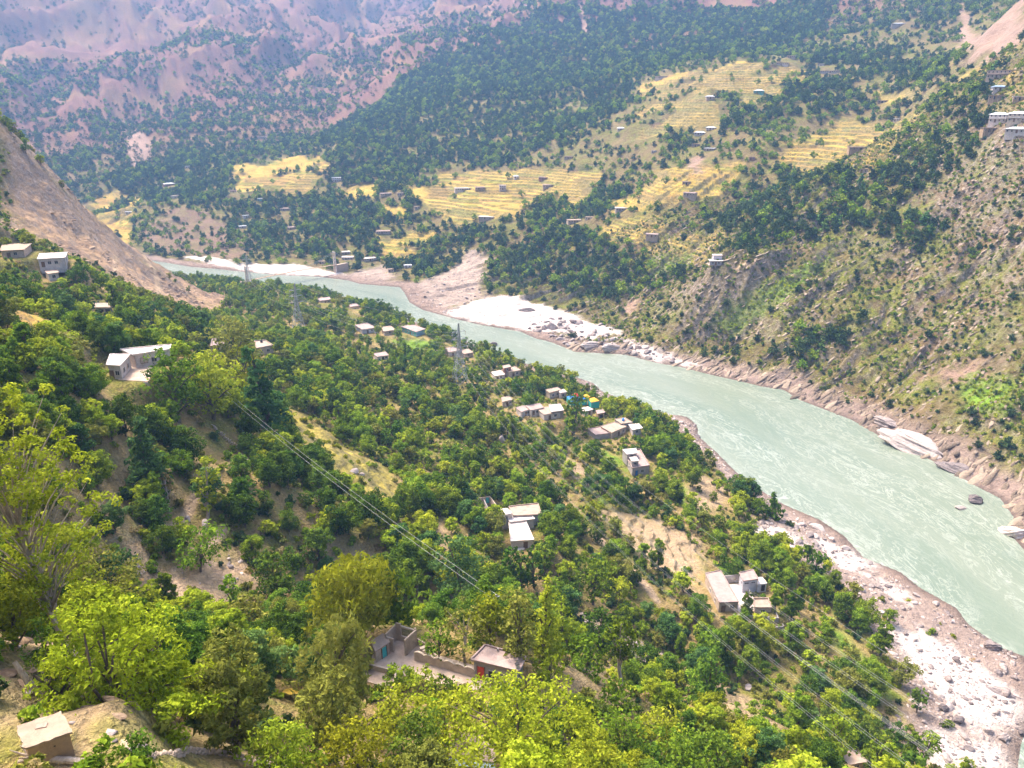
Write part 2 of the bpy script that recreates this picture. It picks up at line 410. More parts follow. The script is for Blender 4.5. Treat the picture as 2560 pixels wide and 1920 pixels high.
# ------------------------------------------------------------------ helpers for meshes and materials
COL = scene.collection
def tag(o, label=None, cat=None, group=None, kind=None):
    if label: o["label"] = label
    if cat: o["category"] = cat
    if group: o["group"] = group
    if kind: o["kind"] = kind
    return o
def mesh_np(name, verts, faces, attrs=None, smooth=False, mats=None, mat_idx=None):
    """faces: (n,3) or (n,4) array; attrs: {name: per-vertex (n,) or (n,3) array}"""
    me = bpy.data.meshes.new(name)
    verts = np.asarray(verts, np.float32); faces = np.asarray(faces, np.int32)
    k = faces.shape[1]
    me.vertices.add(len(verts)); me.vertices.foreach_set("co", verts.ravel())
    me.loops.add(faces.size); me.loops.foreach_set("vertex_index", faces.ravel())
    me.polygons.add(len(faces))
    me.polygons.foreach_set("loop_start", np.arange(0, faces.size, k, dtype=np.int32))
    me.polygons.foreach_set("loop_total", np.full(len(faces), k, np.int32))
    if smooth: me.polygons.foreach_set("use_smooth", np.ones(len(faces), bool))
    for m in mats or []: me.materials.append(m)
    if mat_idx is not None: me.polygons.foreach_set("material_index", np.asarray(mat_idx, np.int32))
    for an, av in (attrs or {}).items():
        av = np.asarray(av, np.float32)
        if av.ndim == 1:
            a = me.attributes.new(an, 'FLOAT', 'POINT'); a.data.foreach_set("value", av)
        else:
            a = me.attributes.new(an, 'FLOAT_COLOR', 'POINT')
            a.data.foreach_set("color", np.hstack([av, np.ones((len(av), 1), np.float32)]).ravel())
    me.update(calc_edges=True)
    return me
def link(name, me, parent=None, mat=None):
    o = bpy.data.objects.new(name, me)
    COL.objects.link(o)
    if mat is not None and not me.materials: me.materials.append(mat)
    if parent is not None: o.parent = parent
    return o
def empty(name, loc, rz=0.0):
    o = bpy.data.objects.new(name, None)
    COL.objects.link(o)
    o.location = loc; o.rotation_euler = (0, 0, rz); o.empty_display_size = 0.5
    return o
class NT:
    def __init__(self, name):
        self.m = bpy.data.materials.new(name); self.m.use_nodes = True
        self.t = self.m.node_tree; self.n = self.t.nodes; self.n.clear()
    def add(self, typ, **kw):
        nd = self.n.new(typ)
        for k, v in kw.items():
            if k[0] == 'i' and k[1:].isdigit(): self.set(nd.inputs[int(k[1:])], v)
            elif k.startswith('in_'): self.set(nd.inputs[k[3:].replace('_', ' ')], v)
            else: setattr(nd, k, v)
        return nd
    def set(self, sock, v):
        if isinstance(v, bpy.types.NodeSocket): self.t.links.new(v, sock)
        else: sock.default_value = v
    def noise(self, vec, scale, detail=4, rough=0.55, dist=0.0):
        return self.add("ShaderNodeTexNoise", in_Vector=vec, in_Scale=scale, in_Detail=detail, in_Roughness=rough, in_Distortion=dist).outputs[0]
    def ramp(self, fac, stops):
        r = self.add("ShaderNodeValToRGB", in_Fac=fac); e = r.color_ramp.elements
        while len(e) < len(stops): e.new(0.5)
        for k, (p, c) in enumerate(stops):
            e[k].position = p; e[k].color = (*c, 1) if len(c) == 3 else c
        return r.outputs[0]
    def maprange(self, v, a, b, c=0.0, d=1.0):
        return self.add("ShaderNodeMapRange", i0=v, i1=a, i2=b, i3=c, i4=d).outputs[0]
    def math(self, op, a, b=0.0):
        return self.add("ShaderNodeMath", operation=op, i0=a, i1=b).outputs[0]
    def mix(self, fac, a, b, mode='MIX'):
        nd = self.add("ShaderNodeMix", data_type='RGBA', blend_type=mode)
        self.set(nd.inputs[0], fac)
        for s, v in ((6, a), (7, b)):
            if not isinstance(v, bpy.types.NodeSocket) and len(v) == 3: v = (*v, 1)
            self.set(nd.inputs[s], v)
        return nd.outputs[2]
    def attr(self, name):
        return self.add("ShaderNodeAttribute", attribute_name=name)
    def bump(self, h, strength, dist):
        return self.add("ShaderNodeBump", in_Height=h, in_Strength=strength, in_Distance=dist).outputs[0]
    def out(self, shader):
        o = self.add("ShaderNodeOutputMaterial"); self.t.links.new(shader, o.inputs[0]); return self.m
    def principled(self, **kw):
        return self.add("ShaderNodeBsdfPrincipled", **kw).outputs[0]

# ------------------------------------------------------------------ land cover, drawn in plan on the ground
def W(poly): return np.array([G(u, v)[:2] for u, v in poly])
SAND = [W(p) for p in (
    [(1110, 783), (1217, 745), (1251, 738), (1390, 769), (1450, 795), (1560, 830), (1480, 848), (1400, 835), (1350, 828), (1314, 826), (1171, 803)],
    [(1560, 843), (1640, 880), (1750, 915), (1640, 905), (1590, 890)],
    [(450, 640), (520, 640), (600, 660), (740, 660), (870, 688), (800, 690), (700, 686), (600, 676)],
    [(2227, 1566), (2312, 1579), (2417, 1642), (2502, 1705), (2560, 1764), (2535, 1802), (2460, 1823), (2396, 1781), (2354, 1726), (2265, 1655), (2232, 1600)],
    [(2080, 1368), (2200, 1410), (2195, 1432), (2090, 1410)], [(2190, 1450), (2260, 1480), (2250, 1500), (2200, 1480)],
    [(1870, 1321), (1960, 1322), (2040, 1370), (1990, 1360), (1900, 1345)],
    [(2320, 1840), (2480, 1850), (2540, 1920), (2330, 1920)], [(2030, 1330), (2100, 1370), (2150, 1430), (2110, 1410)])]
RUBBLE = [W(p) for p in (
    [(1960, 1265), (2160, 1397), (2420, 1562), (2560, 1645), (2560, 1800), (2545, 1855), (2540, 1920), (2330, 1920), (2190, 1810), (2280, 1760), (2230, 1660), (2150, 1520), (2060, 1420), (1950, 1370), (1870, 1320)],
    [(1447, 945), (1482, 957), (1506, 979), (1571, 1005), (1668, 1035), (1742, 1065), (1745, 1090), (1840, 1180), (1960, 1265), (1900, 1280), (1800, 1170), (1720, 1090), (1560, 1020), (1450, 960)],
    [(1430, 1530), (1480, 1540), (1540, 1570), (1600, 1600), (1680, 1650), (1720, 1700), (1660, 1700), (1590, 1650), (1500, 1590)],
)]
SCREE = [W(p) for p in ([(480, 1390), (640, 1380), (600, 1480), (500, 1560), (430, 1490)], [(330, 1360), (370, 1400), (390, 1480), (350, 1470)])]
FAN = [W(p) for p in ([(1022, 715), (1150, 660), (1170, 620), (1220, 640), (1205, 700), (1225, 742), (1110, 783), (1060, 774), (1027, 757)],
                      [(860, 690), (950, 660), (1000, 690), (960, 712)])]
GOLD = [p for p, st in TERR[:10]] + [W(p) for p in (
    [(690, 1000), (780, 1060), (880, 1120), (980, 1180), (1010, 1260), (940, 1270), (850, 1200), (760, 1130)], [(0, 760), (120, 800), (200, 860), (60, 840)],
    [(1690, 250), (1850, 210), (1850, 260), (1700, 300)], [(1600, 440), (1700, 420), (1680, 470), (1600, 500)])]
GI_NEAR = 10
GOLD += [W(p) for p in ([(1020, 468), (1160, 472), (1150, 500), (1030, 496)], [(1170, 510), (1290, 500), (1290, 545), (1150, 545)], [(955, 512), (1020, 518), (1012, 552), (955, 545)],
    [(1690, 590), (1800, 580), (1790, 620), (1700, 640)], [(1740, 440), (1850, 410), (1840, 450), (1760, 470)], [(1530, 500), (1600, 490), (1600, 520), (1540, 530)], [(860, 470), (950, 460), (940, 490), (860, 500)],
    [(2180, 230), (2330, 200), (2330, 230), (2200, 260)], [(2440, 262), (2560, 262), (2560, 285), (2450, 282)], [(1380, 500), (1480, 480), (1470, 510), (1390, 525)])]
def gold_patch(x, y):
    return sstep(-0.16, 0.0, fbm(x / 42, y / 42, 3, 141) + 0.12)
GREEN = [W(p) for p in (
    [(1503, 1122), (1541, 1134), (1567, 1167), (1513, 1171)], [(1700, 1199), (1738, 1233), (1725, 1267), (1700, 1258)],
    [(2075, 1540), (2130, 1590), (2235, 1730), (2220, 1760), (2150, 1690), (2090, 1590)], [(2000, 1380), (2080, 1440), (2060, 1480), (1980, 1420)],
    [(1790, 800), (1960, 690), (2080, 620), (2070, 650), (1980, 730), (1850, 830)], [(1610, 640), (1740, 630), (1720, 670), (1620, 680)], [(990, 850), (1100, 855), (1090, 880), (1000, 880)],
    [(2400, 930), (2530, 950), (2500, 1050), (2420, 1020)])]
BROWN = [W(p) for p in (
    [(1745, 1180), (1830, 1230), (1825, 1270), (1745, 1290), (1735, 1240)], [(1480, 1265), (1640, 1290), (1760, 1360), (1760, 1500), (1700, 1460), (1600, 1400), (1560, 1330)],
    [(1412, 1143), (1458, 1160), (1462, 1195), (1400, 1180)], [(1390, 1640), (1530, 1640), (1560, 1690), (1540, 1710), (1400, 1690)], [(1400, 1705), (1500, 1715), (1560, 1750), (1420, 1750)],
    [(0, 1590), (190, 1600), (260, 1720), (330, 1900), (0, 1920)], [(800, 1350), (960, 1370), (1010, 1430), (960, 1440), (820, 1400)], [(1090, 1300), (1130, 1330), (1110, 1440), (1070, 1400)],
    [(1740, 1680), (1880, 1740), (2010, 1890), (1960, 1910), (1800, 1800)])]
CLIFF = [W([(330, 590), (430, 520), (520, 530), (560, 560), (640, 600), (600, 650), (420, 632)])]
SLIDE = [W(p) for p in ([(2400, 0), (2560, 0), (2560, 105), (2420, 145), (2400, 90)], [(1440, 5), (1455, 5), (1475, 90), (1460, 90)], [(1560, 770), (1620, 735), (1600, 765), (1560, 790)], [(310, 300), (340, 330), (385, 370), (370, 410), (325, 425)],
                        [(1725, 395), (1760, 385), (1760, 430), (1720, 440)], [(2330, 930), (2470, 890), (2440, 940), (2330, 965)])]
PATHS = [(W(p), wd) for p, wd in (
    ([(545, 1195), (500, 1230), (470, 1290), (430, 1330)], 0.9), ([(560, 1325), (510, 1370), (440, 1430), (430, 1500), (500, 1440), (530, 1405)], 0.8), ([(420, 1330), (530, 1330), (560, 1320)], 0.5),
    ([(360, 640), (390, 690), (400, 740)], 1.6), ([(290, 640), (290, 690)], 1.2), ([(1820, 660), (1900, 680), (2000, 700)], 0.9), ([(1480, 1330), (1560, 1400), (1640, 1500)], 1.3))]

def mix3(c, m, col):
    return c * (1 - m[:, None]) + np.array(col) * m[:, None]
def cover(x, y, z, sd, right):
    r = np.hypot(x, y)
    n1 = fbm(x / 14, y / 14, 4, 101); n2 = fbm(x / 60, y / 60, 3, 111); n3 = fbm(x / 3.5, y / 3.5, 3, 121)
    far = sstep(1300, 1650, r)
    c = np.tile(np.array([0.31, 0.225, 0.09]), (len(x), 1))
    grass = np.full(len(x), 0.85)
    rock = np.full(len(x), 0.25)
    rf = right.astype(float)
    c = mix3(c, rf, (0.145, 0.112, 0.038)); grass = grass * (1 - rf) + 1.0 * rf; rock = rock * (1 - rf) + 0.9 * rf
    c = mix3(c, rf * sstep(0.0, 0.35, n2) * 0.6, (0.195, 0.122, 0.058))
    md = rf * sstep(600, 800, r)
    c = mix3(c, md, (0.175, 0.128, 0.052)); grass = np.where(md > 0.5, 0.7, grass); rock = np.where(md > 0.5, 0.3, rock)
    c = mix3(c, far, (0.20, 0.092, 0.068)); c = mix3(c, far * sstep(0.0, 0.4, n2), (0.26, 0.14, 0.075))
    grass = grass * (1 - far) + 0.12 * far; rock = rock * (1 - far) + 0.2 * far
    field = np.zeros(len(x))
    def lay(polys, soft, col, wob=1.0, g=None, rk=None, f=None, amt=1.0):
        nonlocal c, grass, rock, field
        xx = x + wob * soft * 1.6 * n1; yy = y + wob * soft * 1.6 * n3
        for p in polys:
            m = poly_mask(xx, yy, p, soft) * amt
            if not m.any(): continue
            c = mix3(c, m, col)
            if g is not None: grass = grass * (1 - m) + g * m
            if rk is not None: rock = rock * (1 - m) + rk * m
            if f is not None: field = np.maximum(field, f * m)
    m = spur_mask(x + 6 * n1, y + 6 * n3, 6) * (1 - rf)
    c = mix3(c, m, (0.42, 0.275, 0.165)); rib = sstep(0.45, 0.75, ridged((x * 0.55 + y * 0.83) / 24, (-x * 0.83 + y * 0.55) / 70, 4, 71) + 0.25 * n3); c = mix3(c, m * rib * 0.75, (0.22, 0.145, 0.10)); grass = grass * (1 - m) + 0.12 * m; rock = rock * (1 - m) + 0.9 * m
    patch = gold_patch(x, y)
    for gi, gp in enumerate(GOLD):
        m = poly_mask(x + 9 * n1, y + 9 * n3, gp, 5) * (patch if gi != GI_NEAR else 1.0)
        c = mix3(c, m * (0.75 if gi == GI_NEAR else 1.0), (0.46, 0.315, 0.062) if gi != GI_NEAR else (0.42, 0.34, 0.06)); grass = grass * (1 - m) + (0.45 if gi == GI_NEAR else 0.15) * m; rock = rock * (1 - m); field = np.maximum(field, m)
    for poly, st in TERR:
        m = poly_mask(x, y, poly, 4 if st > 1.5 else 2)
        k = m > 0
        if k.any():
            lev = np.floor(z[k] / st + 0.02)
            hsh = np.abs(np.sin(lev * 12.9898 + 4.1 * np.floor(x[k] / 38) + 7.7 * np.floor(y[k] / 55)) * 43758.5453) % 1
            tone = np.where(hsh[:, None] < 0.55, np.array([[1.0, 1.0, 1.0]]), np.where(hsh[:, None] < 0.8, np.array([[0.78, 0.70, 0.95]]), np.array([[0.55, 0.72, 0.55]])))
            c[k] = c[k] * (1 - m[k][:, None] + m[k][:, None] * tone)
    lay(BROWN, 3, (0.40, 0.285, 0.17), 1, 0.22, 0.2, 0.6)
    lay(GREEN, 4, (0.16, 0.27, 0.02), 1, 0.25, 0.1, 0.7)
    lay(CLIFF, 8, (0.20, 0.125, 0.085), 1, 0.35, 1.0)
    lay(SLIDE, 6, (0.33, 0.215, 0.155), 1, 0.0, 0.5)
    lay(SCREE, 5, (0.44, 0.31, 0.21), 1, 0.1, 0.6)
    lay(FAN, 7, (0.38, 0.29, 0.23), 1, 0.0, 0.6)
    # bare rock along the water
    band = np.where(right, 1 - sstep(8, 24 + 10 * n2, sd), (1 - sstep(5, 12, sd)))
    band = band * (r < 1000)
    c = mix3(c, band, (0.27, 0.195, 0.155)); grass *= 1 - band; rock = rock * (1 - band) + 1.0 * band
    lay(RUBBLE, 4, (0.31, 0.235, 0.195), 1, 0.0, 0.9)
    lay(SAND, 3.5, (0.64, 0.55, 0.49), 1, 0.0, 0.15)
    for pl, wd in PATHS:
        d = seg_dist(x + 0.8 * n1, y, pl)
        m = 1 - sstep(wd * 0.6, wd * 1.3, d)
        c = mix3(c, m, (0.47, 0.34, 0.22)); grass *= 1 - m; rock *= 1 - m
    wet = 1 - sstep(0.1, 1.0, z)
    c = c * (1 - 0.45 * wet[:, None] * (r < 1000)[:, None])
    c = c * (1 + 0.22 * n1 + 0.10 * n3)[:, None]
    return c.clip(0.01, 0.9), grass, rock, field

def ground_material():
    t = NT("ground")
    pos = t.add("ShaderNodeNewGeometry").outputs["Position"]
    nrm = t.add("ShaderNodeNewGeometry").outputs["Normal"]
    base = t.attr("cover").outputs["Color"]
    grass = t.attr("grass").outputs["Fac"]; rock = t.attr("rock").outputs["Fac"]; field = t.attr("field").outputs["Fac"]
    nz = t.add("ShaderNodeSeparateXYZ", i0=nrm).outputs[2]
    big = t.noise(pos, 0.045, 5, 0.6); mid = t.noise(pos, 0.33, 5, 0.62); fine = t.noise(pos, 2.2, 4, 0.6)
    gm = t.math('MULTIPLY', t.maprange(t.math('ADD', t.math('MULTIPLY', big, 0.6), t.math('MULTIPLY', mid, 0.4)), 0.47, 0.56), grass)
    gcol = t.ramp(fine, [(0.3, (0.075, 0.085, 0.012)), (0.55, (0.17, 0.175, 0.026)), (0.75, (0.30, 0.265, 0.05))])
    c = t.mix(gm, base, gcol)
    # exposed rock on steep faces
    steep = t.maprange(nz, 0.86, 0.60)
    rk = t.math('MULTIPLY', t.math('MULTIPLY', steep, rock), t.maprange(mid, 0.30, 0.62))
    rcol = t.ramp(t.noise(pos, 0.9, 6, 0.7, 0.6), [(0.28, (0.085, 0.070, 0.066)), (0.5, (0.27, 0.215, 0.185)), (0.72, (0.44, 0.36, 0.31))])
    c = t.mix(rk, c, rcol)
    # risers of the field terraces: weeds and dry walling
    rs = t.math('MULTIPLY', t.maprange(nz, 0.94, 0.80), field)
    c = t.mix(t.math('MULTIPLY', rs, 0.8), c, t.ramp(mid, [(0.35, (0.10, 0.11, 0.035)), (0.65, (0.23, 0.18, 0.10))]))
    c = t.mix(1.0, c, t.ramp(t.math('ADD', t.math('MULTIPLY', mid, 0.5), t.math('MULTIPLY', fine, 0.5)), [(0.3, (0.62, 0.60, 0.58)), (0.5, (1, 1, 1)), (0.7, (1.3, 1.28, 1.22))]), 'MULTIPLY')
    h = t.math('ADD', t.math('MULTIPLY', mid, 1.6), t.math('MULTIPLY', fine, 0.5))
    b = t.bump(h, 1.0, 1.3)
    return t.out(t.principled(in_Base_Color=c, in_Roughness=0.95, in_Normal=b, in_Specular_IOR_Level=0.15))

def build_ground():
    a1 = np.radians(np.arange(-38.0, 38.01, 0.11))
    lo = -np.radians(38 + 1.1 * np.arange(1, 42)); a = np.concatenate([lo[::-1], a1, -lo])
    r = np.concatenate([np.linspace(2, 30, 28), np.linspace(30.7, 90, 80), np.linspace(90.7, 300, 300), np.linspace(301, 720, 390), np.linspace(722, 1150, 250), np.linspace(1155, 1500, 60), np.linspace(1512, 4300, 120)])
    A, R = np.meshgrid(a, r)
    X = (R * np.sin(A)).ravel(); Y = (R * np.cos(A)).ravel()
    Z, sd, right = hz(X, Y, True)
    c, g, rk, f = cover(X, Y, Z, sd, right)
    n, m = len(a), len(r)
    i = np.arange((m - 1) * n).reshape(m - 1, n)[:, :-1].ravel()
    F = np.stack([i, i + 1, i + n + 1, i + n], 1)[:, ::-1]
    me = mesh_np("ground", np.stack([X, Y, Z], 1), F, {"cover": c, "grass": g, "rock": rk, "field": f}, smooth=True, mats=[ground_material()])
    return tag(link("ground", me), kind="structure")

def build_river():
    # one sheet in strips across the stream, running a little under both banks; s runs along the flow, q across
    def resample(pl, n):
        pl = np.array(pl); d = np.concatenate([[0], np.cumsum(np.hypot(*np.diff(pl, axis=0).T))])
        for _ in range(3): pl[1:-1] = pl[1:-1] * 0.5 + 0.25 * (pl[:-2] + pl[2:])
        t = np.linspace(0, d[-1], n)
        return np.stack([np.interp(t, d, pl[:, 0]), np.interp(t, d, pl[:, 1])], 1)
    n, m = 420, 48
    Lp, Rp = resample(L_SH, n), resample(R_SH, n)
    dv = Rp - Lp; wid = np.hypot(*dv.T)[:, None]; dv = dv / wid
    Lp = Lp - dv * 14; Rp = Rp + dv * 14
    mid = (Lp + Rp) / 2; s = np.concatenate([[0], np.cumsum(np.hypot(*np.diff(mid, axis=0).T))])
    q = np.linspace(0, 1, m)
    V = Lp[:, None] * (1 - q)[None, :, None] + Rp[:, None] * q[None, :, None]
    S = np.repeat(s[:, None], m, 1); Q = (q[None, :] - 0.5) * (wid + 28)
    X = V[..., 0].ravel(); Y = V[..., 1].ravel()
    Z = 0.10 * fbm(S.ravel() / 9, Q.ravel() / 5, 3, 7)
    i = np.arange((n - 1) * m).reshape(n - 1, m)[:, :-1].ravel()
    F = np.stack([i, i + 1, i + m + 1, i + m], 1)
    sd, _ = river_sd(X, Y)
    me = mesh_np("river", np.stack([X, Y, Z], 1), F, {"s": S.ravel(), "q": Q.ravel(), "edge": -sd}, smooth=True)
    t = NT("river_water")
    v = t.add("ShaderNodeCombineXYZ", i0=t.attr("s").outputs["Fac"], i1=t.attr("q").outputs["Fac"]).outputs[0]
    def stretched(fx, fy, det, rough, dist):
        mp = t.add("ShaderNodeMapping", i0=v); mp.inputs["Scale"].default_value = (fx, fy, 1)
        return t.noise(mp.outputs[0], 1.0, det, rough, dist)
    lines = stretched(0.030, 0.085, 6, 0.62, 1.6)
    ln = t.maprange(t.math('ABSOLUTE', t.math('SUBTRACT', lines, 0.5)), 0.0, 0.022, 1.0, 0.0)
    lines2 = stretched(0.07, 0.19, 5, 0.65, 1.2)
    ln2 = t.maprange(t.math('ABSOLUTE', t.math('SUBTRACT', lines2, 0.48)), 0.0, 0.026, 1.0, 0.0)
    patch = t.maprange(stretched(0.008, 0.028, 4, 0.55, 0.5), 0.44, 0.62)
    foam = t.math('MULTIPLY', t.math('MAXIMUM', ln, t.math('MULTIPLY', ln2, 0.8)), t.math('ADD', t.math('MULTIPLY', patch, 0.75), 0.12))
    froth = t.math('MULTIPLY', t.maprange(stretched(0.16, 0.4, 6, 0.75, 0.8), 0.52, 0.72), patch)
    foam = t.math('MINIMUM', t.math('ADD', foam, t.math('MULTIPLY', froth, 0.45)), 1.0)
    edge = t.attr("edge").outputs["Fac"]
    lap = t.math('MULTIPLY', t.maprange(edge, 0.2, 2.6, 1.0, 0.0), t.maprange(t.noise(v, 0.35, 5, 0.7), 0.46, 0.6))
    foam = t.math('MINIMUM', t.math('ADD', foam, t.math('MULTIPLY', lap, 0.7)), 1.0)
    silt = t.ramp(stretched(0.006, 0.03, 3, 0.5, 0.4), [(0.35, (0.148, 0.188, 0.132)), (0.65, (0.205, 0.232, 0.168))])
    c = t.mix(t.math('MULTIPLY', foam, 0.42), silt, (0.56, 0.57, 0.50))
    h = t.math('ADD', stretched(0.35, 0.6, 4, 0.6, 0.6), t.math('MULTIPLY', t.noise(v, 1.6, 3, 0.6), 0.4))
    b = t.bump(h, 0.35, 0.5)
    mat = t.out(t.principled(in_Base_Color=c, in_Roughness=0.24, in_Normal=b, in_Specular_IOR_Level=0.5))
    me.materials.append(mat)
    return tag(link("river", me), kind="structure")

# ------------------------------------------------------------------ leaves and bark
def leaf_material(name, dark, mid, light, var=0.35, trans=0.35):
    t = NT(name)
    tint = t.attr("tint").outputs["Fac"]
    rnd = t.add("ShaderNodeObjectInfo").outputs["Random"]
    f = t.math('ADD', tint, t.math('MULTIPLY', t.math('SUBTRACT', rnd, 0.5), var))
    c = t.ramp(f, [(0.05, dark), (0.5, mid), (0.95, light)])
    hs = t.add("ShaderNodeHueSaturation")
    t.set(hs.inputs["Hue"], t.maprange(t.math('FRACT', t.math('MULTIPLY', rnd, 7.13)), 0, 1, 0.485, 0.515))
    t.set(hs.inputs["Value"], t.maprange(t.math('FRACT', t.math('MULTIPLY', rnd, 13.7)), 0, 1, 0.82, 1.2))
    t.set(hs.inputs["Color"], c)
    d = t.add("ShaderNodeBsdfDiffuse", in_Color=hs.outputs[0]).outputs[0]
    tr = t.add("ShaderNodeBsdfTranslucent", in_Color=hs.outputs[0]).outputs[0]
    mx = t.add("ShaderNodeMixShader"); mx.inputs[0].default_value = trans
    t.t.links.new(d, mx.inputs[1]); t.t.links.new(tr, mx.inputs[2])
    return t.out(mx.outputs[0])
LEAF = {
    'green': leaf_material("leaf_green", (0.055, 0.100, 0.008), (0.165, 0.255, 0.018), (0.34, 0.43, 0.035)),
    'dark': leaf_material("leaf_dark_green", (0.032, 0.066, 0.009), (0.090, 0.160, 0.018), (0.20, 0.29, 0.030)),
    'lime': leaf_material("leaf_lime", (0.14, 0.19, 0.008), (0.30, 0.37, 0.020), (0.48, 0.52, 0.045)),
    'yellow': leaf_material("leaf_yellow_green", (0.15, 0.165, 0.010), (0.305, 0.325, 0.018), (0.48, 0.475, 0.04)),
    'olive': leaf_material("leaf_olive", (0.09, 0.10, 0.016), (0.215, 0.225, 0.038), (0.37, 0.36, 0.07)),
    'blue': leaf_material("leaf_blue_green", (0.032, 0.076, 0.022), (0.088, 0.175, 0.042), (0.18, 0.29, 0.075)),
    'oak': leaf_material("leaf_oak", (0.022, 0.046, 0.018), (0.052, 0.092, 0.030), (0.115, 0.165, 0.045), 0.5),
    'dry': leaf_material("leaf_dry", (0.22, 0.16, 0.07), (0.38, 0.28, 0.12), (0.52, 0.42, 0.20)),
}
def bark_material(name, a, b):
    t = NT(name)
    co = t.add("ShaderNodeTexCoord").outputs["Object"]
    mp = t.add("ShaderNodeMapping", i0=co); mp.inputs["Scale"].default_value = (6, 6, 1.2)
    n = t.noise(mp.outputs[0], 1.0, 5, 0.65)
    return t.out(t.principled(in_Base_Color=t.ramp(n, [(0.3, a), (0.7, b)]), in_Roughness=0.9, in_Normal=t.bump(n, 0.6, 0.05)))
BARK = bark_material("bark", (0.055, 0.040, 0.028), (0.17, 0.125, 0.085))
BARK_PALE = bark_material("bark_pale", (0.24, 0.185, 0.14), (0.52, 0.43, 0.35))

# ------------------------------------------------------------------ plants
def tube(pts, rad, sides=5):
    pts = np.asarray(pts, float); n = len(pts)
    V = []; F = []
    tg = np.gradient(pts, axis=0); tg /= np.linalg.norm(tg, axis=1)[:, None] + 1e-9
    for k in range(n):
        up = np.array([1.0, 0, 0]) if abs(tg[k][2]) > 0.8 else np.array([0, 0, 1.0])
        a = np.cross(tg[k], up); a /= np.linalg.norm(a) + 1e-9; b = np.cross(tg[k], a)
        for j in range(sides):
            th = 2 * math.pi * j / sides
            V.append(pts[k] + rad[k] * (math.cos(th) * a + math.sin(th) * b))
    for k in range(n - 1):
        for j in range(sides):
            j2 = (j + 1) % sides
            F.append((k * sides + j, k * sides + j2, (k + 1) * sides + j2, (k + 1) * sides + j))
    return np.array(V), np.array(F)
def join_parts(parts):
    V = []; F = []; o = 0
    for v, f in parts:
        V.append(v); F.append(f + o); o += len(v)
    return np.vstack(V), np.vstack(F)
def leaf_quads(C, N, size, rng, elong=1.7):
    """diamond leaves at centres C facing N"""
    n = len(C)
    r = rng.normal(size=(n, 3))
    A = np.cross(N, r); A /= np.linalg.norm(A, axis=1)[:, None] + 1e-9
    B = np.cross(N, A)
    s = size * rng.uniform(0.6, 1.35, n)[:, None]
    A = A * s * 0.5 * elong; B = B * s * 0.5
    bend = N * s * 0.18
    V = np.stack([C - A, C + B + bend, C + A, C - B + bend], 1).reshape(-1, 3)
    F = np.arange(4 * n).reshape(n, 4)
    return V, F
def crown_profile(shape, h):
    if shape == 'round': return np.sqrt(np.clip(1 - (2 * h - 1) ** 2, 0, 1)) * (1.06 - 0.22 * h)
    if shape == 'dome': return np.clip(1 - h ** 2.2, 0, 1) ** 0.5 * sstep(-0.25, 0.2, h)
    if shape == 'poplar': return np.sqrt(np.clip(1 - (2 * h ** 0.85 - 1) ** 2, 0, 1)) * 0.95
    if shape == 'cone': return np.clip(1.0 - h, 0, 1) ** 0.8 * sstep(-0.08, 0.08, h)
    if shape == 'spread': return np.clip(1 - (1.7 * h - 0.9) ** 2, 0.02, 1) ** 0.6
    return np.sqrt(np.clip(1 - (2 * h - 1) ** 2, 0, 1))
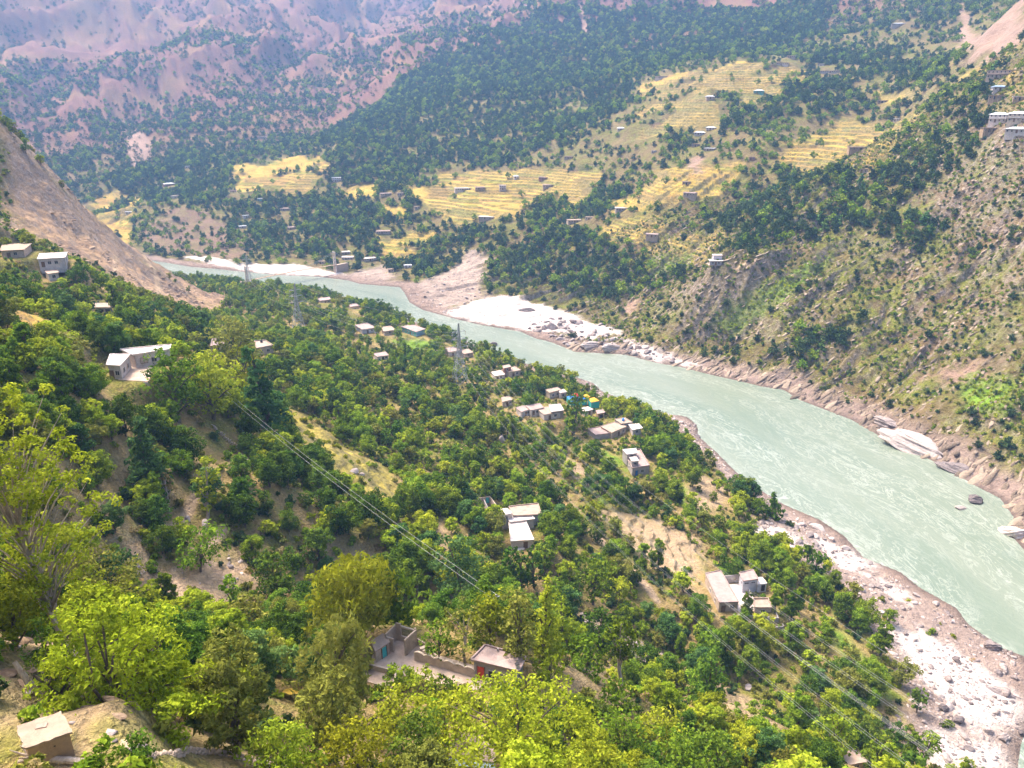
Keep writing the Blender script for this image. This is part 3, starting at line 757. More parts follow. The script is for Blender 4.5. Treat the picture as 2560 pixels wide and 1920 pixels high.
def make_tree(seed, H=8.0, cr=2.8, base=0.22, shape='round', clumps=46, per=60, leaf=0.30, lift=0.35, rough=0.35, clump_r=0.30, droop=0.0, limbs=9, trunk_r=None, lean=0.08, elong=1.7, stems=1, fill=0.45):
    rng = np.random.default_rng(seed)
    z0 = H * base; ch = H - z0
    # clump centres
    h = rng.uniform(0.03, 0.97, clumps * 4)
    pr = crown_profile(shape, h)
    keep = rng.uniform(0, 1, len(h)) < (0.25 + 0.75 * pr); h = h[keep][:clumps]; pr = pr[keep][:clumps]
    n = len(h)
    th = rng.uniform(0, 2 * math.pi, n)
    lob = 1 + rough * (0.6 * np.sin(2 * th + seed) + 0.4 * np.sin(3 * th + 1.7 * seed + 4 * h)) * 0.5 + rough * 0.35 * rng.normal(size=n)
    rr = cr * pr * lob * np.where(rng.uniform(0, 1, n) < fill, rng.uniform(0.15, 0.75, n), rng.uniform(0.72, 1.0, n))
    ln = rng.normal(size=2) * lean * H
    CC = np.stack([rr * np.cos(th) + ln[0] * h, rr * np.sin(th) + ln[1] * h, z0 + h * ch], 1)
    crad = cr * clump_r * rng.uniform(0.6, 1.35, n) * (0.55 + 0.45 * pr)
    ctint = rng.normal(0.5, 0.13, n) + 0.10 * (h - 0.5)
    # leaves
    cnt = np.maximum(3, (per * (crad / crad.mean()) ** 2 * rng.uniform(0.5, 1.4, n))).astype(int)
    idx = np.repeat(np.arange(n), cnt); m = len(idx)
    d = rng.normal(size=(m, 3)); d[:, 2] += lift; d /= np.linalg.norm(d, axis=1)[:, None]
    rad = crad[idx] * rng.uniform(0.35, 1.1, m) ** 0.6
    C = CC[idx] + d * rad[:, None] * np.array([1, 1, 0.72])
    if droop: C[:, 2] -= droop * rng.uniform(0, 1, m) ** 1.5 * (np.hypot(C[:, 0], C[:, 1]) / cr)
    N = d * 0.7 + rng.normal(size=(m, 3)) * 0.55 + np.array([0, 0, 0.35])
    if droop: N[:, 2] *= 0.2
    N /= np.linalg.norm(N, axis=1)[:, None]
    C[:, 2] = np.maximum(C[:, 2], 0.12)
    V, F = leaf_quads(C, N, leaf, rng, elong)
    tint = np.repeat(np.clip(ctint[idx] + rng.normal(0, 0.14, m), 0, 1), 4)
    # trunk and limbs
    tr = trunk_r or 0.028 * H
    parts = []
    for s in range(stems):
        off = rng.normal(size=2) * (0.10 * cr if stems > 1 else 0)
        tip = np.array([ln[0] * 0.7 + (off[0] * 5), ln[1] * 0.7 + off[1] * 5, z0 + ch * (0.8 if shape in ('poplar', 'cone') else 0.6)])
        k = np.linspace(0, 1, 6)[:, None]
        p = np.array([off[0], off[1], -0.5]) * (1 - k) + tip * k + rng.normal(size=(6, 3)) * 0.05 * cr * np.sin(k * math.pi)
        parts.append(tube(p, np.linspace(tr, tr * 0.25, 6), 6))
        for q in rng.choice(n, min(limbs, n), replace=False):
            f = np.clip((CC[q, 2] - crad[q]) / (tip[2] + 1e-6) * 0.62, 0.15, 0.95)
            a = p[0] * (1 - f) + tip * f
            mid = (a + CC[q]) / 2 + np.array([0, 0, 0.12 * cr])
            parts.append(tube([a, mid, CC[q]], [tr * (1 - 0.75 * f) * 0.6, tr * 0.28, tr * 0.08], 4))
    tv, tf = join_parts(parts)
    return (V, F, tint), (tv, tf)
PROTO = {}
def tree_meshes(key, leafmat, bark=None, **kw):
    (V, F, tint), (tv, tf) = make_tree(**kw)
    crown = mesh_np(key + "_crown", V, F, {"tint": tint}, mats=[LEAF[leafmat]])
    trunk = mesh_np(key + "_trunk", tv, tf, smooth=True, mats=[bark or BARK])
    return crown, trunk
def merged_proto(key, leafmat, bark=None, **kw):
    """crown and trunk in one mesh, for the woods that are one mass"""
    (V, F, tint), (tv, tf) = make_tree(**kw)
    me = mesh_np(key, np.vstack([V, tv]), np.vstack([F, tf + len(V)]), {"tint": np.concatenate([tint, np.zeros(len(tv))])}, mats=[LEAF[leafmat], bark or BARK],
                 mat_idx=np.concatenate([np.zeros(len(F)), np.ones(len(tf))]))
    return bpy.data.objects.new(key, me)
# unit kinds: every kind is built 1 m tall and scaled when placed? no: real metres, scaled about 1
KINDS = {
    'green':  ('green',  dict(H=8, cr=2.9, base=0.16, shape='round', clump_r=0.34)),
    'dark':   ('dark',   dict(H=8, cr=3.0, base=0.14, shape='round', clump_r=0.34, rough=0.45)),
    'lime':   ('lime',   dict(H=7, cr=2.7, base=0.16, shape='round', clump_r=0.32, rough=0.5)),
    'olive':  ('olive',  dict(H=7, cr=2.6, base=0.2, shape='spread', clump_r=0.32)),
    'blue':   ('blue',   dict(H=8, cr=2.6, base=0.14, shape='round', clump_r=0.34)),
    'poplar': ('green',  dict(H=10, cr=1.55, base=0.10, shape='poplar', clump_r=0.42)),
    'bush':   ('green',  dict(H=2.6, cr=1.6, base=0.0, shape='dome', clump_r=0.38, limbs=4)),
    'yellow_bush': ('yellow', dict(H=2.0, cr=1.3, base=0.0, shape='dome', clump_r=0.4, limbs=4)),
}
KLIST = list(KINDS)
# ------------------------------------------------------------------ scattering by geometry nodes: one object, many instances of a few prototypes
def gn_scatter(name, label, pts, scl, rot, idx, protos, cat=None, tilt=None):
    me = bpy.data.meshes.new(name)
    n = len(pts)
    me.vertices.add(n); me.vertices.foreach_set("co", np.asarray(pts, np.float32).ravel())
    scl = np.asarray(scl, np.float32)
    if scl.ndim == 1: scl = np.repeat(scl[:, None], 3, 1)
    a = me.attributes.new("scl", 'FLOAT_VECTOR', 'POINT'); a.data.foreach_set("vector", scl.ravel())
    rv = np.zeros((n, 3), np.float32); rv[:, 2] = rot
    if tilt is not None: rv[:, :2] = tilt
    a = me.attributes.new("rot", 'FLOAT_VECTOR', 'POINT'); a.data.foreach_set("vector", rv.ravel())
    a = me.attributes.new("pick", 'INT', 'POINT'); a.data.foreach_set("value", np.asarray(idx, np.int32))
    o = link(name, me)
    ng = bpy.data.node_groups.new(name, 'GeometryNodeTree')
    ng.interface.new_socket("Geometry", in_out='INPUT', socket_type='NodeSocketGeometry')
    ng.interface.new_socket("Geometry", in_out='OUTPUT', socket_type='NodeSocketGeometry')
    N = ng.nodes; L = ng.links
    gi = N.new("NodeGroupInput"); go = N.new("NodeGroupOutput")
    jn = N.new("GeometryNodeJoinGeometry")
    def named(nm, typ):
        q = N.new("GeometryNodeInputNamedAttribute"); q.data_type = typ; q.inputs[0].default_value = nm
        return q.outputs[0]
    sc, ro, pk = named("scl", 'FLOAT_VECTOR'), named("rot", 'FLOAT_VECTOR'), named("pick", 'INT')
    e2r = N.new("FunctionNodeEulerToRotation"); L.new(ro, e2r.inputs[0])
    for k, pr in enumerate(protos):
        if not (np.asarray(idx) == k).any(): continue
        oi = N.new("GeometryNodeObjectInfo"); oi.inputs[0].default_value = pr
        cmp_ = N.new("FunctionNodeCompare"); cmp_.data_type = 'INT'; cmp_.operation = 'EQUAL'
        ii = [s for s in cmp_.inputs if s.type == 'INT']
        L.new(pk, ii[0]); ii[1].default_value = k
        ip = N.new("GeometryNodeInstanceOnPoints")
        L.new(gi.outputs[0], ip.inputs["Points"]); L.new(cmp_.outputs[0], ip.inputs["Selection"])
        L.new(oi.outputs["Geometry"], ip.inputs["Instance"]); L.new(e2r.outputs[0], ip.inputs["Rotation"]); L.new(sc, ip.inputs["Scale"])
        L.new(ip.outputs[0], jn.inputs[0])
    L.new(jn.outputs[0], go.inputs[0])
    md = o.modifiers.new("scatter", 'NODES'); md.node_group = ng
    tag(o, label, cat, kind="stuff")
    return o
def jgrid(x0, x1, y0, y1, c, seed):
    rng = np.random.default_rng(seed)
    X, Y = np.meshgrid(np.arange(x0, x1, c), np.arange(y0, y1, c))
    X = X.ravel() + rng.uniform(-0.5, 0.5, X.size) * c * 0.95; Y = Y.ravel() + rng.uniform(-0.5, 0.5, Y.size) * c * 0.95
    return X, Y, rng
def in_view(x, y, margin=8):
    return (y > 3) & (np.abs(np.degrees(np.arctan2(x, y))) < 36 + margin)
def any_mask(x, y, polys, soft):
    m = np.zeros(len(x))
    for p in polys: m = np.maximum(m, poly_mask(x, y, p, soft))
    return m
# areas kept free of random plants: boxes in the picture (u0, v0, u1, v1) in front of a depth, filled by the buildings below
CLEAR = []
FOOT = []       # x, y, radius in plan
def cleared(x, y, z, hgt, rad):
    u, v, d = project(x, y, z)
    _, vt, _ = project(x, y, z + hgt)
    ru = rad * FOC / d
    k = np.zeros(len(x), bool)
    for (u0, v0, u1, v1, dep) in CLEAR:
        k |= (d < dep) & (u + ru * 0.7 > u0) & (u - ru * 0.7 < u1) & (v > v0) & (vt < v1)
    for (fx, fy, fr) in FOOT:
        k |= np.hypot(x - fx, y - fy) < fr + rad * 0.5
    return k
FIELDS = BROWN + GREEN + GOLD + RUBBLE + FAN + SLIDE + SCREE
DENSE = [W(p) for p in (
    [(1240, 650), (1300, 600), (1400, 560), (1560, 640), (1700, 640), (1780, 600), (1760, 650), (1700, 700), (1620, 735), (1550, 755), (1400, 730), (1250, 690)],
    [(1800, 560), (1960, 430), (2150, 440), (2250, 420), (2500, 150), (2560, 240), (2450, 380), (2250, 520), (2000, 600), (1850, 640)],
    [(800, 345), (1000, 200), (1250, 60), (1400, 10), (1700, 5), (2100, 5), (2000, 120), (1600, 200), (1500, 330), (1300, 400), (1060, 420), (1000, 480), (820, 470)],
    [(760, 480), (1000, 470), (1060, 520), (1150, 580), (1300, 540), (1450, 470), (1600, 400), (1620, 460), (1500, 540), (1400, 560), (1200, 650), (1080, 690), (950, 690), (700, 640), (560, 620), (560, 520)],
    [(260, 440), (560, 380), (600, 480), (540, 540), (330, 500)],
    [(2060, 130), (2250, 120), (2400, 160), (2300, 240), (2150, 280), (2000, 290), (1700, 380), (1650, 330), (1900, 280)])]
BUSHY = [W(p) for p in ([(1930, 880), (2000, 820), (2100, 800), (2180, 780), (2160, 840), (2080, 890), (1990, 930)], [(2480, 1130), (2560, 1100), (2560, 1200), (2500, 1190)], [(2380, 560), (2200, 520), (2100, 560), (2300, 640)])]

def grow_near():
    """random trees of the near bank; returns arrays"""
    X, Y, rng = jgrid(-330, 170, 25, 760, 4.3, 5)
    k = in_view(X, Y); X, Y = X[k], Y[k]
    Z, sd, right = hz(X, Y, True)
    r = np.hypot(X, Y)
    k = (~right) & (sd > 5) & (r > 46); X, Y, Z, sd, r = X[k], Y[k], Z[k], sd[k], r[k]
    n1 = fbm(X / 22, Y / 22, 3, 201); n2 = fbm(X / 55, Y / 55, 3, 211)
    dens = 0.62 + 0.7 * n1 + 0.25 * sstep(-20, -60, X) * sstep(260, 200, r)
    fld = any_mask(X, Y, FIELDS, 2.5)
    dens *= 1 - (0.93 - 0.45 * any_mask(X, Y, GOLD[10:11], 3)) * fld
    dens *= 1 - any_mask(X, Y, SAND, 2)
    dens *= 1 - spur_mask(X, Y, 5)
    dens *= sstep(4, 12, sd)
    for pl, wd in PATHS: dens *= sstep(1.2, 3.2, seg_dist(X, Y, pl))
    k = rng.uniform(0, 1, len(X)) < dens
    X, Y, Z, r, n1, n2, fld = X[k], Y[k], Z[k], r[k], n1[k], n2[k], fld[k]
    n = len(X)
    p = rng.uniform(0, 1, n)
    n3 = fbm(X / 16, Y / 16, 2, 231)
    kind = np.full(n, 0)
    kind[(p + 0.35 * n2) < 0.27] = 1
    kind[(p - 0.4 * n2) > 0.72] = 2
    kind[(p > 0.58) & (p < 0.68)] = 3
    kind[(p > 0.50) & (p < 0.57)] = 4
    kind[(n3 > 0.25) & (p > 0.15) & (p < 0.62)] = 5
    kind[(p > 0.36) & (p < 0.49)] = 6
    kind[(fld > 0.3)] = rng.choice([0, 2, 6, 6], (fld > 0.3).sum())
    yel = any_mask(X, Y, GOLD[10:11], 2) > 0.5
    kind[yel] = 7
    drk = poly_mask(X, Y, W([(560, 1200), (700, 1090), (900, 1230), (1010, 1290), (960, 1340), (800, 1330), (650, 1380)]), 8) > 0.5
    kind[drk & (p < 0.75)] = 1
    scl = rng.uniform(0.45, 1.0, n) ** 0.8 * 1.18 * (0.95 + 0.35 * n1) * np.where(r > 330, 0.9, 1.0)
    scl *= np.where(fld > 0.3, 0.7, 1.0)
    hh = np.array([KINDS[q][1]['H'] for q in KLIST])[kind] * scl; cr = np.array([KINDS[q][1]['cr'] for q in KLIST])[kind] * scl
    _, vt, _ = project(X, Y, Z + hh * 0.9); uu, _, _ = project(X, Y, Z)
    face = np.array([(-60, 250), (0, 310), (130, 445), (260, 565), (420, 690), (560, 770), (480, 765), (380, 730), (300, 695), (230, 660), (190, 640), (100, 592), (40, 562), (-60, 540)], float)
    k = ~cleared(X, Y, Z, hh, cr) & ~inside(uu, vt, face)
    return X[k], Y[k], Z[k], kind[k], scl[k], rng.uniform(0, 6.28, k.sum()), hh[k]

LAB = {
    'green': ("tree with a round mid-green crown", "round green trees of the near slope"),
    'dark': ("dark green broad-crowned tree", "dark green trees of the near slope"),
    'lime': ("light yellow-green tree", "yellow-green trees of the near slope"),
    'olive': ("pale olive-green spreading tree", "olive-green trees of the near slope"),
    'blue': ("blue-green dense tree", "blue-green trees of the near slope"),
    'poplar': ("narrow upright tree", "narrow upright trees of the near slope"),
    'bush': ("low green bush", "low green bushes of the near slope"),
    'yellow_bush': ("low yellow-leaved bush", "yellow bushes of the near slope"),
}
NAMEK = {'green': 'broadleaf_tree', 'dark': 'dark_tree', 'lime': 'light_green_tree', 'olive': 'olive_green_tree', 'blue': 'blue_green_tree', 'poplar': 'poplar_tree', 'bush': 'bush', 'yellow_bush': 'yellow_bush'}
def where(x, y, z):
    best = min(((math.hypot(x - a, y - b), l) for a, b, l in LANDMARK[:28]), key=lambda q: q[0])
    if best[0] < 13: return "beside the " + LMS.get(best[1], "nearest house")
    u, v, d = [float(q[0]) for q in project(np.array([x]), np.array([y]), np.array([z]))]
    r = math.hypot(x, y)
    if r < 100: return "on the hillside around the red-door house"
    if r > 420: return "in the wood by the river bend"
    if z > 84: return "on the high slope under the bare spur"
    if r > 300: return "in the wood between the two river pylons" if x < 20 else "along the wooded river bank"
    if x < -45: return "on the wooded slope below the terrace house"
    if x < 20: return "in the village wood under the power lines"
    if z < 11: return "on the low bank above the shore rubble"
    return "between the terraced fields and the gully"
LMS = {}
def plant(name, crown, trunk, loc, scl, rz, label, cat, group=None, tiny=False):
    e = empty(name, loc, rz); e.scale = scl if hasattr(scl, '__len__') else (scl, scl, scl)
    link("crown", crown, e); link("trunk", trunk, e)
    return tag(e, label, cat, group)
def build_near_woods():
    X, Y, Z, kind, scl, rot, hh = grow_near()
    dist = np.sqrt(X ** 2 + Y ** 2 + (Z - CAMZ) ** 2)
    u, v, d = project(X, Y, Z + hh * 0.5)
    vis = (u > 5) & (u < 2555) & (v > 0) & (v < np.where(dist < 110, 2150, 1915))
    rest = np.ones(len(X), bool)
    limit = {'green': 150, 'dark': 130, 'lime': 90, 'olive': 40, 'blue': 50, 'poplar': 70, 'bush': 60, 'yellow_bush': 30}
    for ki, kn in enumerate(KLIST):
        lm, kw = KINDS[kn]
        small = kn in ('bush', 'yellow_bush')
        variants = [tree_meshes(f"{NAMEK[kn]}_v{q}", lm, seed=100 * ki + q, clumps=26 if small else 52, per=44 if small else 62, leaf=0.22 if small else 0.27, **kw) for q in range(3)]
        fine = None if small or not ((kind == ki) & (dist < 150)).any() else tree_meshes(f"{NAMEK[kn]}_fine", lm, seed=100 * ki + 7, clumps=110, per=100, leaf=0.165, **{**kw, 'clump_r': kw['clump_r'] * 0.72})
        ids = np.nonzero((kind == ki) & vis)[0]
        ids = ids[np.argsort(-hh[ids] / dist[ids])][:limit[kn]]
        for j, i in enumerate(ids):
            c, t = fine if fine is not None and dist[i] < 150 else variants[j % 3]
            plant(NAMEK[kn], c, t, (X[i], Y[i], Z[i] - 0.1), scl[i], rot[i], LAB[kn][0] + ' ' + where(X[i], Y[i], Z[i]), 'bush' if small else 'tree', LAB[kn][1])
        rest[ids] = False
    protos = []
    for ki, kn in enumerate(KLIST):
        lm, kw = KINDS[kn]
        for q in range(2):
            protos.append(merged_proto(f"wood_{kn}_{q}", lm, seed=900 + 10 * ki + q, clumps=34, per=20, leaf=0.46 if kn not in ('bush', 'yellow_bush') else 0.34, **kw))
    R = np.nonzero(rest)[0]
    pick = kind[R] * 2 + (np.arange(len(R)) % 2)
    gn_scatter("mixed_woodland", "mixed green woodland covering the near slope down to the river", np.stack([X[R], Y[R], Z[R] - 0.1], 1), scl[R], rot[R], pick, protos, "woodland")
    print("near trees", len(X), "rest", len(R))

def far_proto(key, leafmat, seed, H, cr, shape, **kw):
    return merged_proto(key, leafmat, seed=seed, H=H, cr=cr, base=0.08, shape=shape, clumps=22, per=9, leaf=0.85, limbs=2, clump_r=0.42, **kw)
def build_far_woods():
    protos = [far_proto("far_oak_a", 'oak', 1, 6.5, 2.6, 'round'), far_proto("far_oak_b", 'oak', 2, 6.0, 2.9, 'dome'), far_proto("far_pine", 'blue', 3, 7.5, 2.2, 'cone'),
              far_proto("far_green", 'green', 4, 6.0, 2.7, 'round'), far_proto("far_olive", 'olive', 5, 4.5, 2.3, 'dome')]
    X, Y, rng = jgrid(-1100, 1250, 300, 2150, 5.5, 15)
    k = in_view(X, Y, 6); X, Y = X[k], Y[k]
    r = np.hypot(X, Y)
    k = r < 2150; X, Y, r = X[k], Y[k], r[k]
    Z, sd, right = hz(X, Y, True)
    k = right & (sd > 14); X, Y, Z, sd, r = X[k], Y[k], Z[k], sd[k], r[k]
    n1 = fbm(X / 45, Y / 45, 3, 301); n2 = fbm(X / 160, Y / 160, 3, 311)
    dm = np.maximum(any_mask(X, Y, DENSE, 9), any_mask(X, Y, BUSHY, 6))
    base = np.where(r < 620, 0.10 + 0.22 * sstep(0.0, 0.5, n1), 0.40 + 0.5 * n1)
    base = np.where(r > 1500, 0.22 + 0.55 * n1 + 0.3 * n2, base)
    dens = base * (1 - dm) + (0.80 + 0.7 * n1 + 0.35 * n2) * dm
    dens = np.maximum(dens, any_mask(X, Y, BUSHY, 5) * 0.95)
    fld = np.maximum(any_mask(X, Y, GOLD, 5) * gold_patch(X, Y), any_mask(X, Y, GREEN + BROWN, 5))
    dens *= 1 - 0.965 * fld
    dens *= 1 - 0.6 * any_mask(X, Y, CLIFF, 6)
    dens *= 1 - any_mask(X, Y, FAN + SLIDE + SAND, 4)
    k = rng.uniform(0, 1, len(X)) < dens
    X, Y, Z, r, n1, dm, fld = X[k], Y[k], Z[k], r[k], n1[k], dm[k], fld[k]
    n = len(X); p = rng.uniform(0, 1, n)
    pick = np.zeros(n, int); pick[p > 0.45] = 1; pick[p > 0.78] = 2; pick[(p > 0.9)] = 4
    pick[((p * 7) % 1 > np.where(dm < 0.5, 0.55, 0.82))] = 3; pick[(fld > 0.3)] = 3
    scl = rng.uniform(0.5, 1.2, n) * (1 + 0.22 * dm) * np.where((r < 620) & (dm < .5), 0.72, 1.0) * np.where(r > 1300, 1.25, 1.0)
    k = ~cleared(X, Y, Z, 6 * scl, 2.5 * scl)
    X, Y, Z, pick, scl, r, dm = X[k], Y[k], Z[k], pick[k], scl[k], r[k], dm[k]
    rot = rng.uniform(0, 6.28, len(X))
    # the larger lone trees of the facing slope stay single things
    u, v, d = project(X, Y, Z + 3)
    vis = (u > 5) & (u < 2555) & (v > 5) & (v < 1915)
    lone = np.nonzero((r < 640) & vis & (dm < 0.5))[0]
    lone = lone[np.argsort(d[lone] / scl[lone])][:120]
    cm = [tree_meshes(f"lone_tree_v{q}", 'oak', seed=700 + q, H=6, cr=2.6, base=0.12, shape='round', clumps=30, per=16, leaf=0.55, clump_r=0.4) for q in range(3)]
    for j, i in enumerate(lone):
        plant("lone_tree", *cm[j % 3], (X[i], Y[i], Z[i] - 0.15), scl[i], rot[i], "small dark tree standing alone on the rocky slope across the river", "tree", "lone trees on the rocky slope across the river")
    m = np.ones(len(X), bool); m[lone] = False
    gn_scatter("dark_forest", "dark green forest covering the slopes across the river", np.stack([X, Y, Z - 0.2], 1)[m], scl[m], rot[m], pick[m], protos, "forest")
    print("far trees", len(X))
    # the pink mountain
    X, Y, rng = jgrid(-2000, 1600, 1150, 3300, 12.5, 25)
    k = in_view(X, Y, 4); X, Y = X[k], Y[k]
    r = np.hypot(X, Y); k = (r > 1280) & (r < 3400) ; X, Y, r = X[k], Y[k], r[k]
    Z, sd, right = hz(X, Y, True)
    gul = hz(X + 28, Y) + hz(X - 28, Y) - 2 * Z           # hollows hold more trees
    n1 = fbm(X / 70, Y / 70, 3, 401); n2 = fbm(X / 240, Y / 240, 2, 411)
    dens = 0.12 + 0.95 * sstep(3, 16, gul) + 0.45 * n1 + 0.6 * n2 + 0.35 * sstep(220, 60, Z)
    k = rng.uniform(0, 1, len(X)) < dens; k &= right
    X, Y, Z = X[k], Y[k], Z[k]; n = len(X)
    protos2 = [far_proto("mountain_oak_a", 'oak', 11, 9, 4.6, 'dome'), far_proto("mountain_oak_b", 'oak', 12, 10, 4.2, 'round')]
    gn_scatter("mountain_trees", "scattered dark trees dotting the pink mountain behind the valley", np.stack([X, Y, Z - 0.4], 1), 0.3 + 1.15 * rng.uniform(0, 1, n) ** 1.3, rng.uniform(0, 6.28, n), rng.integers(0, 2, n), protos2, "trees")
    print("mountain trees", n)

def build_shrubs():
    """low scrub of the slope across the river and the floor of the near slope"""
    P = [merged_proto("scrub_a", 'olive', seed=51, H=1.2, cr=1.0, base=0, shape='dome', clumps=10, per=14, leaf=0.32, limbs=0 or 1, clump_r=0.5),
         merged_proto("scrub_b", 'oak', seed=52, H=1.5, cr=1.1, base=0, shape='dome', clumps=10, per=14, leaf=0.34, limbs=1, clump_r=0.5),
         merged_proto("scrub_c", 'green', seed=53, H=1.1, cr=1.0, base=0, shape='dome', clumps=10, per=14, leaf=0.3, limbs=1, clump_r=0.5),
         merged_proto("scrub_d", 'lime', seed=54, H=1.0, cr=0.9, base=0, shape='dome', clumps=10, per=14, leaf=0.28, limbs=1, clump_r=0.5),
         merged_proto("scrub_e", 'dry', seed=55, H=0.8, cr=0.8, base=0, shape='dome', clumps=8, per=12, leaf=0.22, limbs=1, clump_r=0.5)]
    X, Y, rng = jgrid(60, 480, 230, 690, 2.15, 35)
    k = in_view(X, Y, 5); X, Y = X[k], Y[k]
    Z, sd, right = hz(X, Y, True)
    k = right & (sd > 9); X, Y, Z, sd = X[k], Y[k], Z[k], sd[k]
    n1 = fbm(X / 12, Y / 12, 3, 501); n2 = fbm(X / 50, Y / 50, 3, 511)
    gr = any_mask(X, Y, GREEN, 6)
    dens = (0.52 + 0.7 * n1 + 0.35 * n2 + 0.4 * gr) * sstep(8, 26, sd) * (1 - any_mask(X, Y, SLIDE + SAND + FAN, 3))
    k = rng.uniform(0, 1, len(X)) < dens; X, Y, Z, gr, n2 = X[k], Y[k], Z[k], gr[k], n2[k]
    n = len(X); p = rng.uniform(0, 1, n) + 0.3 * n2
    pick = np.select([p < 0.38, p < 0.55, p < 0.90], [0, 1, 2], 4); pick[(gr > 0.4) & (rng.uniform(0, 1, n) < 0.8)] = 3
    gn_scatter("olive_scrub", "low olive scrub over the rocky slope across the river", np.stack([X, Y, Z - 0.1], 1), rng.uniform(0.5, 1.35, n), rng.uniform(0, 6.28, n), pick, P, "scrub")
    # undergrowth of the near bank
    X, Y, rng = jgrid(-300, 150, 22, 420, 2.0, 45)
    k = in_view(X, Y, 5); X, Y = X[k], Y[k]
    Z, sd, right = hz(X, Y, True)
    k = (~right) & (sd > 7); X, Y, Z, sd = X[k], Y[k], Z[k], sd[k]
    n1 = fbm(X / 9, Y / 9, 3, 521)
    dens = (0.62 + 0.75 * n1) * (1 - 0.88 * any_mask(X, Y, FIELDS, 1.5)) * (1 - any_mask(X, Y, SAND, 2)) * (1 - spur_mask(X, Y, 4)) * sstep(6, 14, sd)
    for pl, wd in PATHS: dens *= sstep(0.9, 1.8, seg_dist(X, Y, pl))
    k = (rng.uniform(0, 1, len(X)) < dens); X, Y, Z = X[k], Y[k], Z[k]
    s = rng.uniform(0.45, 1.5, len(X))
    k = ~cleared(X, Y, Z, s * 1.2, s); X, Y, Z, s = X[k], Y[k], Z[k], s[k]
    n = len(X); p = rng.uniform(0, 1, n)
    pick = np.select([p < 0.3, p < 0.42, p < 0.75, p < 0.9], [0, 1, 2, 3], 4)
    gn_scatter("undergrowth", "low green undergrowth between the trees of the near slope", np.stack([X, Y, Z - 0.05], 1), s, rng.uniform(0, 6.28, n), pick, P, "undergrowth")
    print("scrub", n)
# ------------------------------------------------------------------ building materials
def plain_mat(name, col, rough=0.85, var=0.18, scale=1.2, stain=None, bump=0.02, metal=0.0):
    t = NT(name)
    pos = t.add("ShaderNodeNewGeometry").outputs["Position"]
    n = t.noise(pos, scale, 6, 0.65); n2 = t.noise(pos, scale * 7, 3, 0.6)
    f = t.math('ADD', t.math('MULTIPLY', n, 0.7), t.math('MULTIPLY', n2, 0.3))
    lo = tuple(c * (1 - var * 1.6) for c in col); hi = tuple(min(c * (1 + var), 0.95) for c in col)
    c = t.ramp(f, [(0.32, lo), (0.5, col), (0.68, hi)])
    if stain:
        s = t.maprange(t.noise(pos, scale * 0.45, 5, 0.7, 0.8), 0.50, 0.66)
        c = t.mix(t.math('MULTIPLY', s, 0.7), c, stain)
    return t.out(t.principled(in_Base_Color=c, in_Roughness=rough, in_Metallic=metal, in_Normal=t.bump(n2, 0.4, bump), in_Specular_IOR_Level=0.25))
def wavy_sheet(name, col):
    t = NT(name)
    co = t.add("ShaderNodeTexCoord").outputs["Object"]
    w = t.add("ShaderNodeTexWave", in_Vector=co, in_Scale=2.2); n = t.noise(co, 0.8, 5, 0.65)
    c = t.ramp(n, [(0.35, tuple(v * 0.7 for v in col)), (0.65, col)])
    return t.out(t.principled(in_Base_Color=c, in_Roughness=0.45, in_Normal=t.bump(w.outputs[1], 0.5, 0.04)))
